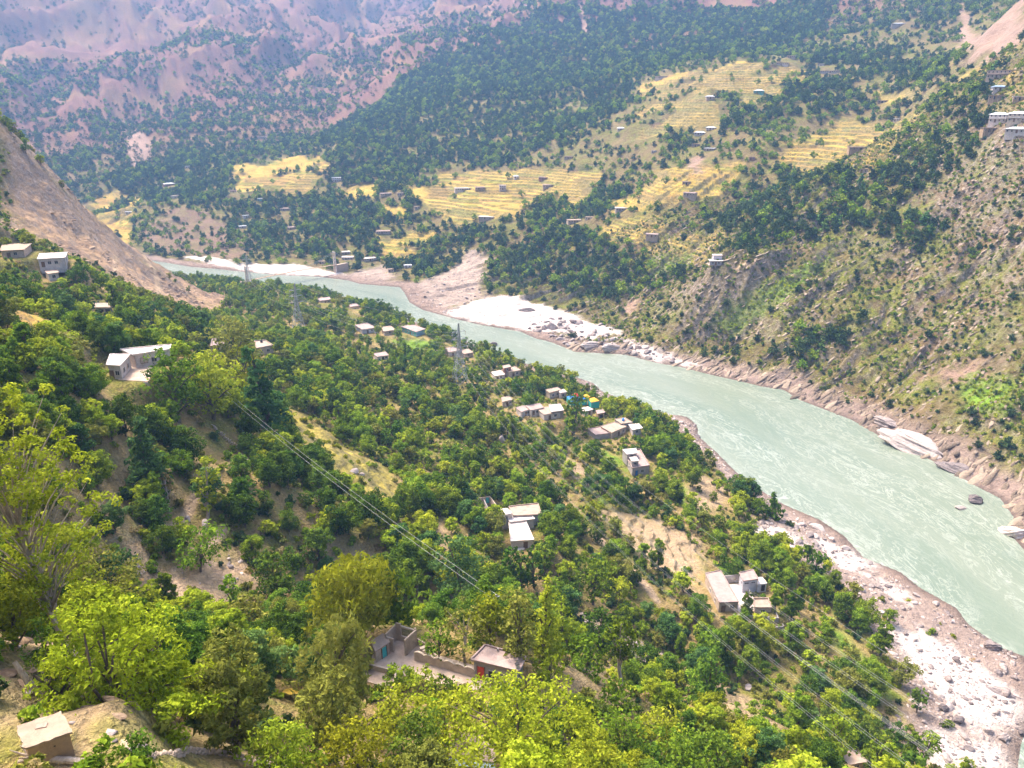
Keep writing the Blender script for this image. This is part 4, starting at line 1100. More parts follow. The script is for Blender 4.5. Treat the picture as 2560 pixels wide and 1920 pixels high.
M = {
    'white': plain_mat("plaster_white", (0.56, 0.49, 0.45), stain=(0.40, 0.32, 0.26)),
    'lavender': plain_mat("plaster_lavender", (0.50, 0.47, 0.50), stain=(0.50, 0.46, 0.46)),
    'cream': plain_mat("plaster_cream", (0.48, 0.39, 0.30), stain=(0.42, 0.33, 0.25)),
    'tan': plain_mat("plaster_tan", (0.45, 0.35, 0.27), stain=(0.33, 0.25, 0.19)),
    'grey': plain_mat("block_grey", (0.36, 0.32, 0.30), stain=(0.26, 0.22, 0.20)),
    'mud': plain_mat("mud_wall", (0.36, 0.25, 0.16), stain=(0.25, 0.17, 0.10), bump=0.05),
    'brick': plain_mat("brick_wall", (0.34, 0.16, 0.11), stain=(0.24, 0.13, 0.10)),
    'roof': plain_mat("roof_concrete", (0.37, 0.28, 0.22), stain=(0.29, 0.20, 0.14), scale=0.7),
    'roof_pink': plain_mat("roof_pink", (0.36, 0.265, 0.235), stain=(0.27, 0.195, 0.17), scale=0.8),
    'roof_white': plain_mat("roof_white", (0.62, 0.54, 0.49), stain=(0.50, 0.36, 0.25), scale=0.6),
    'roof_mud': plain_mat("roof_mud", (0.37, 0.275, 0.20), stain=(0.24, 0.18, 0.135), scale=1.3, bump=0.05),
    'sheet': wavy_sheet("roof_sheet_white", (0.72, 0.72, 0.74)),
    'sheet_blue': wavy_sheet("roof_sheet_blue", (0.30, 0.40, 0.55)),
    'dark': plain_mat("opening_dark", (0.035, 0.03, 0.03), 0.7),
    'glass': plain_mat("window_glass", (0.05, 0.055, 0.065), 0.12),
    'wood': plain_mat("wood", (0.17, 0.10, 0.06), scale=3),
    'red_paint': plain_mat("red_paint", (0.52, 0.055, 0.025), 0.55),
    'blue_paint': plain_mat("blue_paint", (0.03, 0.16, 0.36), 0.5),
    'teal_paint': plain_mat("teal_paint", (0.05, 0.36, 0.36), 0.5),
    'teal_wall': plain_mat("teal_wall", (0.12, 0.36, 0.34), stain=(0.10, 0.28, 0.30)),
    'blue_wall': plain_mat("blue_wall", (0.20, 0.36, 0.50), stain=(0.16, 0.27, 0.36)),
    'cloth_blue': plain_mat("cloth_blue", (0.04, 0.20, 0.60), 0.7, 0.1), 'cloth_red': plain_mat("cloth_red", (0.62, 0.03, 0.05), 0.7, 0.1),
    'cloth_orange': plain_mat("cloth_orange", (0.75, 0.36, 0.03), 0.7, 0.1), 'cloth_teal': plain_mat("cloth_teal", (0.05, 0.40, 0.36), 0.7, 0.15),
    'cloth_yellow': plain_mat("cloth_yellow", (0.75, 0.48, 0.06), 0.75, 0.15),
    'steel': plain_mat("galvanised_steel", (0.36, 0.37, 0.38), 0.5, 0.12, metal=0.4),
    'wire': plain_mat("aluminium_wire", (0.34, 0.33, 0.32), 0.5, 0.05, metal=0.3),
    'stone': plain_mat("field_stone", (0.42, 0.32, 0.24), stain=(0.30, 0.23, 0.18), scale=2.0, bump=0.06),
    'plastic_blue': plain_mat("plastic_blue", (0.03, 0.20, 0.55), 0.4, 0.05),
    'paving': plain_mat("paving", (0.45, 0.34, 0.26), stain=(0.36, 0.25, 0.18), scale=0.8),
    'bark': BARK, 'bark_pale': BARK_PALE,
}
# ------------------------------------------------------------------ building pieces
def prism(q, z0, z1):
    q = np.asarray(q, float); n = len(q)
    a = 0.5 * sum(q[i][0] * q[(i + 1) % n][1] - q[(i + 1) % n][0] * q[i][1] for i in range(n))
    if a < 0: q = q[::-1]
    V = [(*p, z0) for p in q] + [(*p, z1) for p in q]
    F = [tuple(range(n))[::-1], tuple(range(n, 2 * n))] + [(i, (i + 1) % n, n + (i + 1) % n, n + i) for i in range(n)]
    return V, F
def shrink(q, d):
    c = q.mean(0); out = []
    for p in q:
        v = c - p; L = np.hypot(*v)
        out.append(p + v / L * d * 1.35)
    return np.array(out)
def put(name, VF, mat, root=None, parent=None):
    """mesh from world-space faces under an unrotated root"""
    V, F = VF
    o0 = np.array(root.location) if root is not None else np.zeros(3)
    me = bpy.data.meshes.new(name)
    me.from_pydata([tuple(np.array(v) - o0) for v in V], [], [tuple(int(i) for i in f) for f in F])
    me.materials.append(M[mat] if isinstance(mat, str) else mat)
    me.update()
    return link(name, me, parent if parent is not None else root)
def many(*vfs):
    V = []; F = []
    for v, f in vfs:
        o = len(V); V += [tuple(p) for p in v]; F += [tuple(i + o for i in q) for q in f]
    return V, F
def wall_box(a, b, th, z0, z1):
    """a wall between two plan points"""
    a = np.array(a[:2], float); b = np.array(b[:2], float)
    d = b - a; L = np.hypot(*d) + 1e-9; n = np.array([-d[1], d[0]]) / L * th / 2
    return prism([a - n, b - n, b + n, a + n], z0, z1)
def on_wall(q, edge, f, w, z0, z1, out, th):
    """a panel on wall `edge` of plan quad q, centred at fraction f, standing proud by out..out+th"""
    a = q[edge]; b = q[(edge + 1) % 4]; c = q.mean(0)
    d = (b - a) / (np.hypot(*(b - a)) + 1e-9); n = np.array([-d[1], d[0]])
    if np.dot(n, (a + b) / 2 - c) < 0: n = -n
    p = a + (b - a) * f
    l = p - d * w / 2; r = p + d * w / 2
    return prism([l + n * out, r + n * out, r + n * (out + th), l + n * (out + th)], z0, z1)
def add_door(root, q, edge, f, z, mat='wood', w=1.0, h=2.05):
    dr = put("door", on_wall(q, edge, f, w, z, z + h, 0.01, 0.06), mat, root)
    fr = many(on_wall(q, edge, f - (w / 2 + 0.05) / _el_(q, edge), 0.1, z, z + h + 0.1, 0.0, 0.11), on_wall(q, edge, f + (w / 2 + 0.05) / _el_(q, edge), 0.1, z, z + h + 0.1, 0.0, 0.11))
    put("frame", fr, 'wood', root, dr)
def _el_(q, e): return np.hypot(*(q[(e + 1) % 4] - q[e]))
def add_window(root, q, edge, f, z, w=1.2, h=1.1, frame='white', pane='glass'):
    L = _el_(q, edge)
    fr = put("window", many(on_wall(q, edge, f - w / 2 / L, 0.09, z, z + h, 0.0, 0.10), on_wall(q, edge, f + w / 2 / L, 0.09, z, z + h, 0.0, 0.10), on_wall(q, edge, f, 0.07, z, z + h, 0.03, 0.05),
                            on_wall(q, edge, f, w, z - 0.09, z, 0.0, 0.14), on_wall(q, edge, f, w, z + h, z + h + 0.09, 0.0, 0.12)), frame, root)
    put("pane", on_wall(q, edge, f, w - 0.06, z, z + h, 0.004, 0.02), pane, root, fr)
def roof_parts(root, q, zr, th, par, mat, pmat=None):
    put("roof", prism(q, zr - th, zr), mat, root)
    if par:
        qi = shrink(q, 0.0)
        put("parapet", many(*[wall_box(qi[i] + (qi[(i + 1) % 4] - qi[i]) * 0.012, qi[(i + 1) % 4] - (qi[(i + 1) % 4] - qi[i]) * 0.012, 0.2, zr + 0.003, zr + par) for i in range(4)]), pmat or mat, root)
def room(root, q, zr, wh, wall, roof, over=0.35, par=0.25, th=0.18, deep=2.5, pmat=None):
    qi = shrink(q, over)
    put("wall", prism(qi, zr - wh - deep, zr - th - 0.002), wall, root)
    roof_parts(root, q, zr, th, par, roof, pmat)
    return qi
def house(key, name, label, specs, cat="house", group=None):
    """specs: per room (wall material, roof material, overhang, parapet, openings)"""
    floor, rooms = ROOMS[key]
    c = np.vstack([r[0] for r in rooms]).mean(0)
    root = empty(name, (c[0], c[1], floor))
    tag(root, label, cat, group)
    zmax = 0
    for (q, zr, wh), (wm, rm, ov, pr, ops) in zip(rooms, specs):
        qi = room(root, q, zr, wh, wm, rm, ov, pr)
        z = zr - wh
        for op in ops:
            if op[0] == 'd': add_door(root, qi, op[1], op[2], z + 0.02, *op[3:])
            else: add_window(root, qi, op[1], op[2], z + (op[3] if len(op) > 3 else 1.0), *op[4:])
        zmax = max(zmax, zr)
        u, v, d = project(*[np.array([t]) for t in (q[:, 0].mean(), q[:, 1].mean(), zr)])
        us, vs_, ds = project(q[:, 0], q[:, 1], np.full(4, zr)); _, vb, _ = project(q[:, 0], q[:, 1], np.full(4, z + 1.2))
        CLEAR.append((us.min() + 3, vs_.min() + 2, us.max() - 3, vb.max(), ds.mean() + 1.0))
        FOOT.append((q[:, 0].mean(), q[:, 1].mean(), 0.5 * max(np.hypot(*(q[0] - q[2])), np.hypot(*(q[1] - q[3]))) * 0.85))
    LANDMARK.append((c[0], c[1], label))
    return root, floor, rooms
LANDMARK = []
def box(c, s, rz=0.0):
    ca, sa = math.cos(rz), math.sin(rz)
    q = [(c[0] + x * ca - y * sa, c[1] + x * sa + y * ca) for x, y in ((-s[0] / 2, -s[1] / 2), (s[0] / 2, -s[1] / 2), (s[0] / 2, s[1] / 2), (-s[0] / 2, s[1] / 2))]
    return prism(q, c[2], c[2] + s[2])
def cyl(c, r, h, n=12, r2=None):
    r2 = r if r2 is None else r2
    V = [(c[0] + r * math.cos(2 * math.pi * i / n), c[1] + r * math.sin(2 * math.pi * i / n), c[2]) for i in range(n)] + [(c[0] + r2 * math.cos(2 * math.pi * i / n), c[1] + r2 * math.sin(2 * math.pi * i / n), c[2] + h) for i in range(n)]
    F = [tuple(range(n))[::-1], tuple(range(n, 2 * n))] + [(i, (i + 1) % n, n + (i + 1) % n, n + i) for i in range(n)]
    return V, F
def rod(a, b, r, n=4):
    v, f = tube([a, (np.array(a) + np.array(b)) / 2, b], [r, r, r], n)
    return [tuple(p) for p in v], [tuple(q) for q in f]
def build_houses():
    # --- house with the red door and its walled yard
    root, fl, rooms = house('red_door', 'concrete_house', "small grey concrete house with a flat pinkish roof and a red door", [('grey', 'roof_pink', 0.32, 0.22, [('d', 3, 0.84, 'red_paint', 0.95, 2.1), ('w', 3, 0.56, 0.75, 1.3, 1.1, 'grey', 'dark'), ('w', 2, 0.5, 1.0, 1.0, 0.9, 'grey', 'dark')])])
    q, zr, wh = rooms[0]
    p = q[0] * 0.06 + q[3] * 0.80 + q[2] * 0.14
    bx = put("roof_box", box((p[0], p[1], zr + 0.004), (0.5, 0.4, 0.75), 0.4), 'white', root); put("lid", box((p[0], p[1], zr + 0.76), (0.56, 0.46, 0.08), 0.4), 'dark', root, bx)
    p = q[1] * 0.55 + q[2] * 0.35 + q[0] * 0.1
    put("vent_pipe", cyl((p[0], p[1], zr + 0.004), 0.14, 0.4, 10), 'grey', root)
    Z = fl
    def gp(u, v, z=Z): return PH(u, v, z)
    # scalloped wall
    a, b = gp(1037, 1650), gp(1188, 1695)
    n = 60; L = np.hypot(*(b - a)[:2])
    sw = tag(empty('scalloped_wall', ((a[0] + b[0]) / 2, (a[1] + b[1]) / 2, Z)), "pale garden wall with a scalloped top running to the red-door house", "wall")
    def scallop(f): return 1.25 + 0.28 * abs(math.sin(f * 6 * math.pi)) ** 0.8
    V = []; F = []
    d = (b - a)[:2] / L; nn = np.array([-d[1], d[0]]) * 0.11
    for i in range(n + 1):
        f = i / n; p = a[:2] + (b - a)[:2] * f
        zt = Z + scallop(f)
        V += [(*(p - nn), Z - 1.5), (*(p + nn), Z - 1.5), (*(p + nn), zt), (*(p - nn), zt)]
        if i: 
            k = 4 * (i - 1)
            F += [(k + j, k + 4 + j, k + 4 + (j + 1) % 4, k + (j + 1) % 4) for j in range(4)]
    put("wall_body", (V, F), 'tan', sw)
    V = []; F = []
    nn2 = nn * 1.5
    for i in range(n + 1):
        f = i / n; p = a[:2] + (b - a)[:2] * f; zt = Z + scallop(f) + 0.003
        V += [(*(p - nn2), zt), (*(p + nn2), zt), (*(p + nn2), zt + 0.09), (*(p - nn2), zt + 0.09)]
        if i:
            k = 4 * (i - 1); F += [(k + j, k + 4 + j, k + 4 + (j + 1) % 4, k + (j + 1) % 4) for j in range(4)]
    put("coping", (V, F), 'cream', sw)
    # roofless room
    FR, BR, BL, FLc = gp(1013, 1640), gp(1042, 1613), gp(991, 1598), gp(966, 1624)
    rr = tag(empty('roofless_room', (*((FR + BL) / 2)[:2], Z)), "roofless unfinished concrete room with an open window gap at the yard's end", "ruin")
    put("side_wall", wall_box(FR, BR, 0.22, Z - 1, Z + 2.7), 'tan', rr)
    put("side_wall", wall_box(FLc, BL, 0.22, Z - 1, Z + 2.6), 'tan', rr)
    m1 = BL + (BR - BL) * 0.26; m2 = BL + (BR - BL) * 0.93
    put("back_wall", many(wall_box(BL + (BR - BL) * 0.02, m1, 0.24, Z - 1, Z + 2.9), wall_box(m1, m2, 0.2, Z - 1, Z + 0.9), wall_box(m2, BR - (BR - BL) * 0.02, 0.24, Z - 1, Z + 2.9)), 'tan', rr)
    put("lintel", wall_box(m1, m2, 0.2, Z + 2.35, Z + 2.6), 'cream', rr)
    put("front_wall", wall_box(FLc + (FR - FLc) * 0.03, FLc + (FR - FLc) * 0.42, 0.22, Z - 1, Z + 2.3), 'tan', rr)
    CLEAR.append((945, 1560, 1050, 1660, 112)); FOOT.append((*((FR + BL) / 2)[:2], 3.0))
    # little store beside it
    st = tag(empty('store_room', (*gp(958, 1640)[:2], Z)), "low concrete store with a flat pale roof beside the roofless room", "shed")
    s = np.array([gp(940, 1660)[:2], gp(930, 1632)[:2], gp(960, 1612)[:2], gp(978, 1634)[:2]])
    put("wall", prism(shrink(s, 0.15), Z - 1.5, Z + 1.9), 'tan', st); put("roof", prism(s, Z + 1.902, Z + 2.05), 'roof', st)
    add_door(st, shrink(s, 0.15), 3, 0.4, Z, 'teal_paint', 0.8, 1.7)
    # yard slab, boundary wall with steps
    yd = tag(empty('paved_yard', (*YARD.mean(0), Z)), kind="structure")
    put("paving_slab", prism(YARD, Z - 1.2, Z + 0.05), 'paving', yd)
    bw = tag(empty('boundary_wall', (*gp(1070, 1620)[:2], Z)), "low concrete boundary wall with steps and a rail behind the yard", "wall")
    pa, pb, pc = gp(1044, 1612), gp(1062, 1622), gp(1098, 1655)
    put("wall_body", wall_box(pa, pb, 0.2, Z - 1, Z + 1.1), 'tan', bw)
    put("rail", many(rod((*pb[:2], Z + 1.0), (*pc[:2], Z + 0.5), 0.05), rod((*pc[:2], Z - 0.5), (*pc[:2], Z + 0.5), 0.05), rod((*(pb + (pc - pb) * .5)[:2], Z - 0.5), (*(pb + (pc - pb) * .5)[:2], Z + 0.75), 0.05)), 'cream', bw)
    s0 = gp(1058, 1632); s1 = gp(1084, 1644); dd = (s1 - s0)[:2]
    for k in range(5):
        p = s0[:2] + dd * (k / 4.5)
        put("step", box((p[0], p[1], Z + 0.06), (0.9, 0.5, 0.9 - 0.17 * k), 0.5), 'cream', bw)
    CLEAR.append((1040, 1605, 1190, 1700, 108)); CLEAR.append((1010, 1640, 1215, 1700, 104))
    # patio parapet on the left
    pt = tag(empty('patio_wall', (*gp(950, 1680)[:2], Z)), "cracked pale parapet wall around a small patio below the store", "wall")
    a, b, c = gp(905, 1668), gp(990, 1690), gp(984, 1722)
    put("wall_body", many(wall_box(a, b, 0.25, Z - 2, Z + 0.9), wall_box(b, c, 0.25, Z - 2, Z + 0.7)), 'cream', pt)
    q2 = np.array([gp(900, 1700)[:2], gp(906, 1670)[:2], gp(988, 1692)[:2], gp(980, 1722)[:2]])
    put("patio_floor", prism(q2, Z - 2, Z + 0.08), 'paving', pt)
    CLEAR.append((910, 1655, 985, 1705, 103))
    PERSON_AT.append((gp(1079, 1640), Z))
    # --- the stepped white house and its court
    root, fl, rooms = house('white', 'stepped_white_house', "long white house with stepped flat roofs above the gully", [
        ('white', 'roof_white', 0.2, 0.22, [('d', 3, 0.35, 'wood'), ('w', 0, 0.3), ('w', 0, 0.7)]), ('white', 'roof_white', 0.15, 0.2, [('w', 3, 0.85, 1.2, 0.8, 0.9, 'white', 'dark')]),
        ('lavender', 'roof', 0.2, 0.3, [('d', 2, 0.4, 'wood'), ('w', 2, 0.75)]), ('white', 'roof_white', 0.1, 0.1, [('w', 3, 0.5, 0.9, 0.8, 0.8)]), ('white', 'roof_white', 0.1, 0.12, [('w', 3, 0.6, 1.1, 0.7, 0.9, 'white', 'dark')])])
    ct = tag(empty('court_wall', (*PH(1215, 1265, fl)[:2], fl)), "roofless walled court with a teal door beside the stepped white house", "wall")
    cz = fl + 1.0
    w = [PH(u, v, cz) for u, v in [(1188, 1262), (1226, 1256), (1250, 1290), (1209, 1302)]]
    for i, (x, y, hh) in enumerate([(0, 1, 2.2), (1, 2, 2.0), (2, 3, 1.6), (3, 0, 1.2)]):
        d = (w[y] - w[x]) * 0.01
        put("wall", wall_box(w[x] + d, w[y] - d, 0.25, cz - 3, cz + hh), 'tan', ct)
    m = w[0] + (w[1] - w[0]) * 0.55; m2 = w[3] + (w[2] - w[3]) * 0.45
    put("partition", wall_box(m + (m2 - m) * 0.04, m + (m2 - m) * 0.7, 0.2, cz - 2, cz + 1.7), 'grey', ct)
    qd = np.array([w[3][:2], w[0][:2], w[1][:2], w[2][:2]])
    a = w[0] + (w[1] - w[0]) * 0.80; dv = (w[1] - w[0])[:2]; dv = dv / np.hypot(*dv); nv = np.array([dv[1], -dv[0]])
    put("door", wall_box(a[:2] - dv * 0.55 + nv * 0.17, a[:2] + dv * 0.55 + nv * 0.17, 0.06, cz, cz + 1.95), 'teal_paint', ct)
    CLEAR.append((1190, 1240, 1250, 1300, 205)); FOOT.append((*np.mean(w, 0)[:2], 5))
    # --- lower house by the fields
    root, fl, rooms = house('lower', 'courtyard_house', "white courtyard house with a long pinkish roof below the terraced fields", [
        ('tan', 'roof_pink', 0.15, 0.25, [('w', 3, 0.3, 1.0, 1.4, 1.1, 'cream'), ('d', 3, 0.75), ('w', 0, 0.25), ('w', 0, 0.6)]), ('lavender', 'roof_pink', 0.15, 0.22, [('w', 3, 0.3, 2.0, 1.3, 0.45, 'lavender', 'dark'), ('w', 3, 0.75, 2.0, 1.3, 0.45, 'lavender', 'dark'), ('w', 0, 0.3, 1.2, 0.7, 1.1, 'lavender', 'dark')]),
        ('lavender', 'roof_white', 0.1, 0.0, [('d', 3, 0.35, 'dark')]), ('tan', 'roof', 0.12, 0.5, [('w', 3, 0.5)])])
    Zc = fl
    yq = np.array([PH(u, v, Zc + 0.3)[:2] for u, v in [(1848, 1528), (1806, 1462), (1850, 1458), (1890, 1526)]])
    put("court_floor", prism(yq, Zc - 2, Zc + 0.25), 'roof_white', root)
    put("back_wall", wall_box(PH(1809, 1456, Zc + 0.3), PH(1850, 1452, Zc + 0.3), 0.22, Zc - 1, Zc + 2.6), 'white', root)
    put("front_wall", many(wall_box(PH(1832, 1548, Zc - 1), PH(1945, 1556, Zc - 1), 0.25, Zc - 4, Zc + 0.6), wall_box(PH(1945, 1556, Zc - 1), PH(1926, 1510, Zc - 1), 0.25, Zc - 4, Zc + 0.4)), 'grey', root)
    put("court_wall", many(wall_box(PH(1864, 1468, Zc), PH(1884, 1512, Zc), 0.22, Zc - 1, Zc + 1.6), wall_box(PH(1884, 1512, Zc), PH(1924, 1512, Zc), 0.22, Zc - 1, Zc + 1.0)), 'white', root)
    CLEAR.append((1806, 1440, 1895, 1520, 200))
    tk = tag(empty('open_tank', (*PH(1942, 1572, Zc - 3)[:2], Zc - 3)), "open-topped square concrete tank below the courtyard house", "tank")
    tq = [PH(u, v, Zc - 2.6) for u, v in [(1926, 1578), (1922, 1556), (1948, 1553), (1958, 1575)]]
    for i in range(4): put("tank_wall", wall_box(tq[i] + (tq[(i + 1) % 4] - tq[i]) * 0.03, tq[(i + 1) % 4] - (tq[(i + 1) % 4] - tq[i]) * 0.03, 0.2, Zc - 7, Zc - 1.3), 'grey', tk)
    put("tank_floor", prism([t[:2] for t in tq], Zc - 7, Zc - 2.4), 'tan', tk)
    CLEAR.append((1925, 1550, 1960, 1580, 200))
    # --- village houses
    g = "village houses on the near bank"
    root, fl, rooms = house('grey', 'grey_block_house', "grey block house with two small white upper rooms beside a green field", [('grey', 'roof_pink', 0.1, 0.5, [('w', 3, 0.4), ('d', 3, 0.75, 'blue_paint'), ('w', 0, 0.3), ('w', 0, 0.7)]), ('grey', 'roof_white', 0.25, 0.0, [('w', 3, 0.5, 0.8, 1.6, 1.2, 'white', 'dark')]), ('grey', 'roof_white', 0.25, 0.0, [('w', 3, 0.5, 0.9, 1.0, 1.0, 'white', 'dark')])])
    root, fl, rooms = house('long_roof', 'sprawling_house', "sprawling house of four joined flat roofs with a blue water tank", [('tan', 'roof', 0.2, 0.15, [('d', 3, 0.5), ('w', 3, 0.2)]), ('grey', 'roof', 0.2, 0.2, [('w', 3, 0.5)]), ('grey', 'roof_pink', 0.15, 0.3, []), ('white', 'roof_white', 0.6, 0.1, [('w', 2, 0.3), ('d', 2, 0.7), ('w', 3, 0.5)])])
    q, zr, wh = rooms[1]; c = q.mean(0)
    wt = tag(empty('water_tank', (c[0], c[1], zr + 0.01)), "blue plastic water tank on the sprawling house's roof", "water tank")
    put("tank_body", cyl((c[0], c[1], zr + 0.01), 0.6, 1.0, 14), 'plastic_blue', wt); put("lid", cyl((c[0], c[1], zr + 1.01), 0.6, 0.25, 14, 0.22), 'plastic_blue', wt)
    house('tan_villa', 'tan_villa', "two-part tan villa with a flat roof behind the bright canopies", [('cream', 'roof', 0.3, 0.12, [('w', 3, 0.3), ('w', 3, 0.7), ('d', 2, 0.5)]), ('white', 'roof_white', 0.2, 0.1, [('w', 3, 0.5, 1.0, 1.0, 1.0, 'white', 'dark')])])
    house('cluster', 'crowded_house', "crowded block of four low rooms with patchy pink and white roofs", [('white', 'roof_pink', 0.2, 0.1, [('d', 3, 0.5), ('w', 3, 0.2)]), ('white', 'roof_pink', 0.2, 0.12, [('w', 3, 0.5), ('d', 3, 0.8)]), ('white', 'roof', 0.2, 0.1, [('w', 3, 0.3), ('d', 3, 0.65)]), ('tan', 'roof_white', 0.2, 0.2, [('w', 2, 0.5)])])
    house('edge_hut', 'low_tan_house', "low tan house with a bare flat roof under the power lines", [('tan', 'roof', 0.25, 0.1, [('d', 3, 0.5), ('w', 3, 0.2), ('w', 2, 0.5)])])
    house('white_sheet', 'white_roofed_house', "small house with a white flat roof in front of the bright canopies", [('cream', 'roof_white', 0.3, 0.0, [('d', 3, 0.4), ('w', 3, 0.75), ('w', 2, 0.5)])])
    house('brown_shed', 'brown_shed', "small brown shed with a dark open front near the canopies", [('mud', 'roof_pink', 0.25, 0.08, [('d', 3, 0.5, 'dark', 1.8, 1.8)])], "shed")
    house('brown_tower', 'brick_topped_house', "house with a brown brick room on its roof among riverside trees", [('cream', 'roof', 0.25, 0.12, [('w', 3, 0.3), ('d', 3, 0.6)]), ('brick', 'roof', 0.15, 0.1, [('w', 3, 0.5)]), ('white', 'roof_white', 0.25, 0.1, [('w', 3, 0.4), ('d', 3, 0.75)])])
    root, fl, rooms = house('teal', 'teal_house', "long teal and blue house with a pinkish roof at the river's edge", [('teal_wall', 'roof_pink', 0.6, 0.1, [('w', 0, 0.2), ('d', 0, 0.4, 'wood'), ('w', 0, 0.6), ('w', 0, 0.85), ('w', 3, 0.5)])])
    q = shrink(rooms[0][0], 0.55)
    put("blue_end_wall", on_wall(q, 3, 0.5, _el_(q, 3) * 0.96, fl - 1, rooms[0][1] - 0.25, 0.01, 0.08), 'blue_wall', root)
    house('pair_a', 'pink_roofed_house', "pale house with a broad pinkish roof next to the teal house", [('lavender', 'roof_pink', 0.4, 0.1, [('w', 3, 0.3), ('d', 3, 0.6), ('w', 0, 0.4)])])
    house('pair_b', 'brown_roofed_house', "brown low house between the pale house and the teal house", [('tan', 'roof', 0.4, 0.1, [('w', 3, 0.5), ('d', 0, 0.5)])])
    house('pylon_house', 'white_walled_house', "small white-walled house just beside the lattice pylon's base", [('white', 'roof_pink', 0.3, 0.1, [('w', 3, 0.3), ('d', 3, 0.65)])])
    house('pylon_annex', 'low_pale_house', "low pale house behind the lattice pylon with trees around it", [('tan', 'roof', 0.3, 0.1, [('w', 3, 0.5)])])
    house('field_hut', 'orchard_hut', "low white hut standing in the thin orchard", [('white', 'roof_pink', 0.25, 0.1, [('d', 3, 0.5, 'dark'), ('w', 3, 0.2)])], "hut")
    # big house on the left
    root, fl, rooms = house('big_left', 'terrace_house', "large white house with a winding flat roof and paved terrace on the upper wooded slope", [
        ('white', 'roof_white', 0.3, 0.2, [('w', 3, 0.3, 1.0, 1.1, 1.0), ('d', 3, 0.78, 'wood'), ('w', 2, 0.3), ('w', 2, 0.7)]), ('white', 'roof_white', 0.35, 0.25, [('w', 3, 0.75, 1.0, 1.6, 1.3, 'wood', 'cream'), ('w', 3, 0.45), ('d', 3, 0.2, 'wood')])])
    tq = np.array([PH(u, v, fl)[:2] for u, v in [(296, 950), (318, 915), (385, 905), (372, 955)]])
    put("terrace_floor", prism(tq, fl - 4.2, fl + 0.1), 'paving', root)
    tq2 = shrink(tq, 0.15)
    put("lower_wall", on_wall(tq2, 3, 0.5, _el_(tq2, 3), fl - 3.4, fl - 0.1, 0.05, 0.2), 'white', root)
    add_door(root, tq2 + 0, 3, 0.3, fl - 3.2, 'blue_paint', 1.0, 2.2)
    for k in range(7):
        p = PH(262, 975, fl - 3); put("step", box((p[0] - 0.6, p[1] + 0.55 * k, fl - 5.5), (1.6, 0.55, 2.0 + 0.45 * k)), 'cream', root)
    CLEAR.append((262, 885, 385, 985, 190))
    house('left_a', 'stained_roof_house', "small pale house with a stained roof above the dense trees", [('white', 'roof_pink', 0.25, 0.12, [('w', 3, 0.5), ('d', 3, 0.8)])])
    root, fl, rooms = house('left_b', 'parapet_house', "pale house with thick parapets and a black tank on its roof", [('cream', 'roof', 0.15, 0.4, [('w', 3, 0.3), ('w', 3, 0.7), ('w', 0, 0.5)])])
    c = rooms[0][0].mean(0); zr = rooms[0][1]
    tb = tag(empty('roof_tank', (c[0] - 1, c[1] + 2.4, zr + 0.01)), "black water tank on the roof of the thick-parapet house", "water tank")
    put("tank_body", cyl((c[0] - 1, c[1] + 2.4, zr + 0.01), 0.55, 1.0, 12), 'dark', tb); put("lid", cyl((c[0] - 1, c[1] + 2.4, zr + 1.012), 0.5, 0.16, 12, 0.2), 'dark', tb)
    house('shed_left', 'open_shed', "low grey shed with an open dark front beside the slope orchard", [('grey', 'roof', 0.4, 0.0, [('d', 3, 0.3, 'dark', 1.6, 1.5), ('d', 3, 0.7, 'dark', 1.6, 1.5)])], "shed")
    house('top_white', 'hillside_white_house', "white flat-roofed house on the hillside below the bare spur", [('white', 'roof_white', 0.3, 0.15, [('w', 3, 0.35), ('w', 3, 0.6), ('d', 3, 0.85), ('w', 2, 0.5)])])
    house('top_small', 'blue_window_house', "small white house with two blue windows below the hillside house", [('white', 'roof', 0.3, 0.08, [('w', 2, 0.3, 1.0, 1.1, 1.0, 'blue_paint'), ('w', 2, 0.65, 1.0, 1.1, 1.0, 'blue_paint'), ('w', 3, 0.5)])])
    house('top_brown', 'tan_sheet_house', "tan house with a wide orange-tinted roof at the foot of the spur", [('tan', 'roof_mud', 0.5, 0.05, [('w', 3, 0.4), ('d', 3, 0.7)])])
    house('bend_a', 'riverbend_house', "low pink-walled house among trees by the river bend", [('tan', 'roof_pink', 0.3, 0.1, [('w', 3, 0.3), ('d', 3, 0.6)])])
    house('bend_b', 'tall_riverbend_house', "small tall house with a brown top between riverbend trees", [('cream', 'roof_pink', 0.2, 0.3, [('w', 3, 0.5), ('w', 2, 0.5)])])
    # mud hut
    root, fl, rooms = house('mud_hut', 'mud_hut', "low mud hut with a cracked earthen roof slab on the near hillside", [('mud', 'roof_mud', 0.14, 0.0, [])], "hut")
    q, zr, wh = rooms[0]; p = q[1] * 0.3 + q[2] * 0.35 + q[0] * 0.2 + q[3] * 0.15
    rr_ = [o for o in root.children if o.name.startswith('roof')][0]; bpy.data.objects.remove(rr_)
    ed = []; rg0 = random.Random(2)
    for i in range(4):
        for f in np.linspace(0, 1, 9)[:-1]: ed.append(tuple(q[i] + (q[(i + 1) % 4] - q[i]) * f + np.array([rg0.uniform(-.07, .07), rg0.uniform(-.07, .07)])))
    put("roof", prism(ed, zr - 0.13, zr), 'roof_mud', root)
    put("roof_patch", box((p[0], p[1], zr + 0.003), (0.55, 0.35, 0.05), 0.3), 'roof', root)
    put("vent_hole", on_wall(shrink(q, 0.14), 3, 0.4, 0.09, zr - 0.65, zr - 0.57, 0.003, 0.01), 'dark', root)
    house('hidden_house', 'blue_eaved_house', "house half hidden below the broad green tree with a blue sheet eave", [('cream', 'roof', 0.4, 0.0, [('d', 3, 0.7), ('w', 3, 0.35)])])
    q, zr, wh = ROOMS['hidden_house'][1][0]
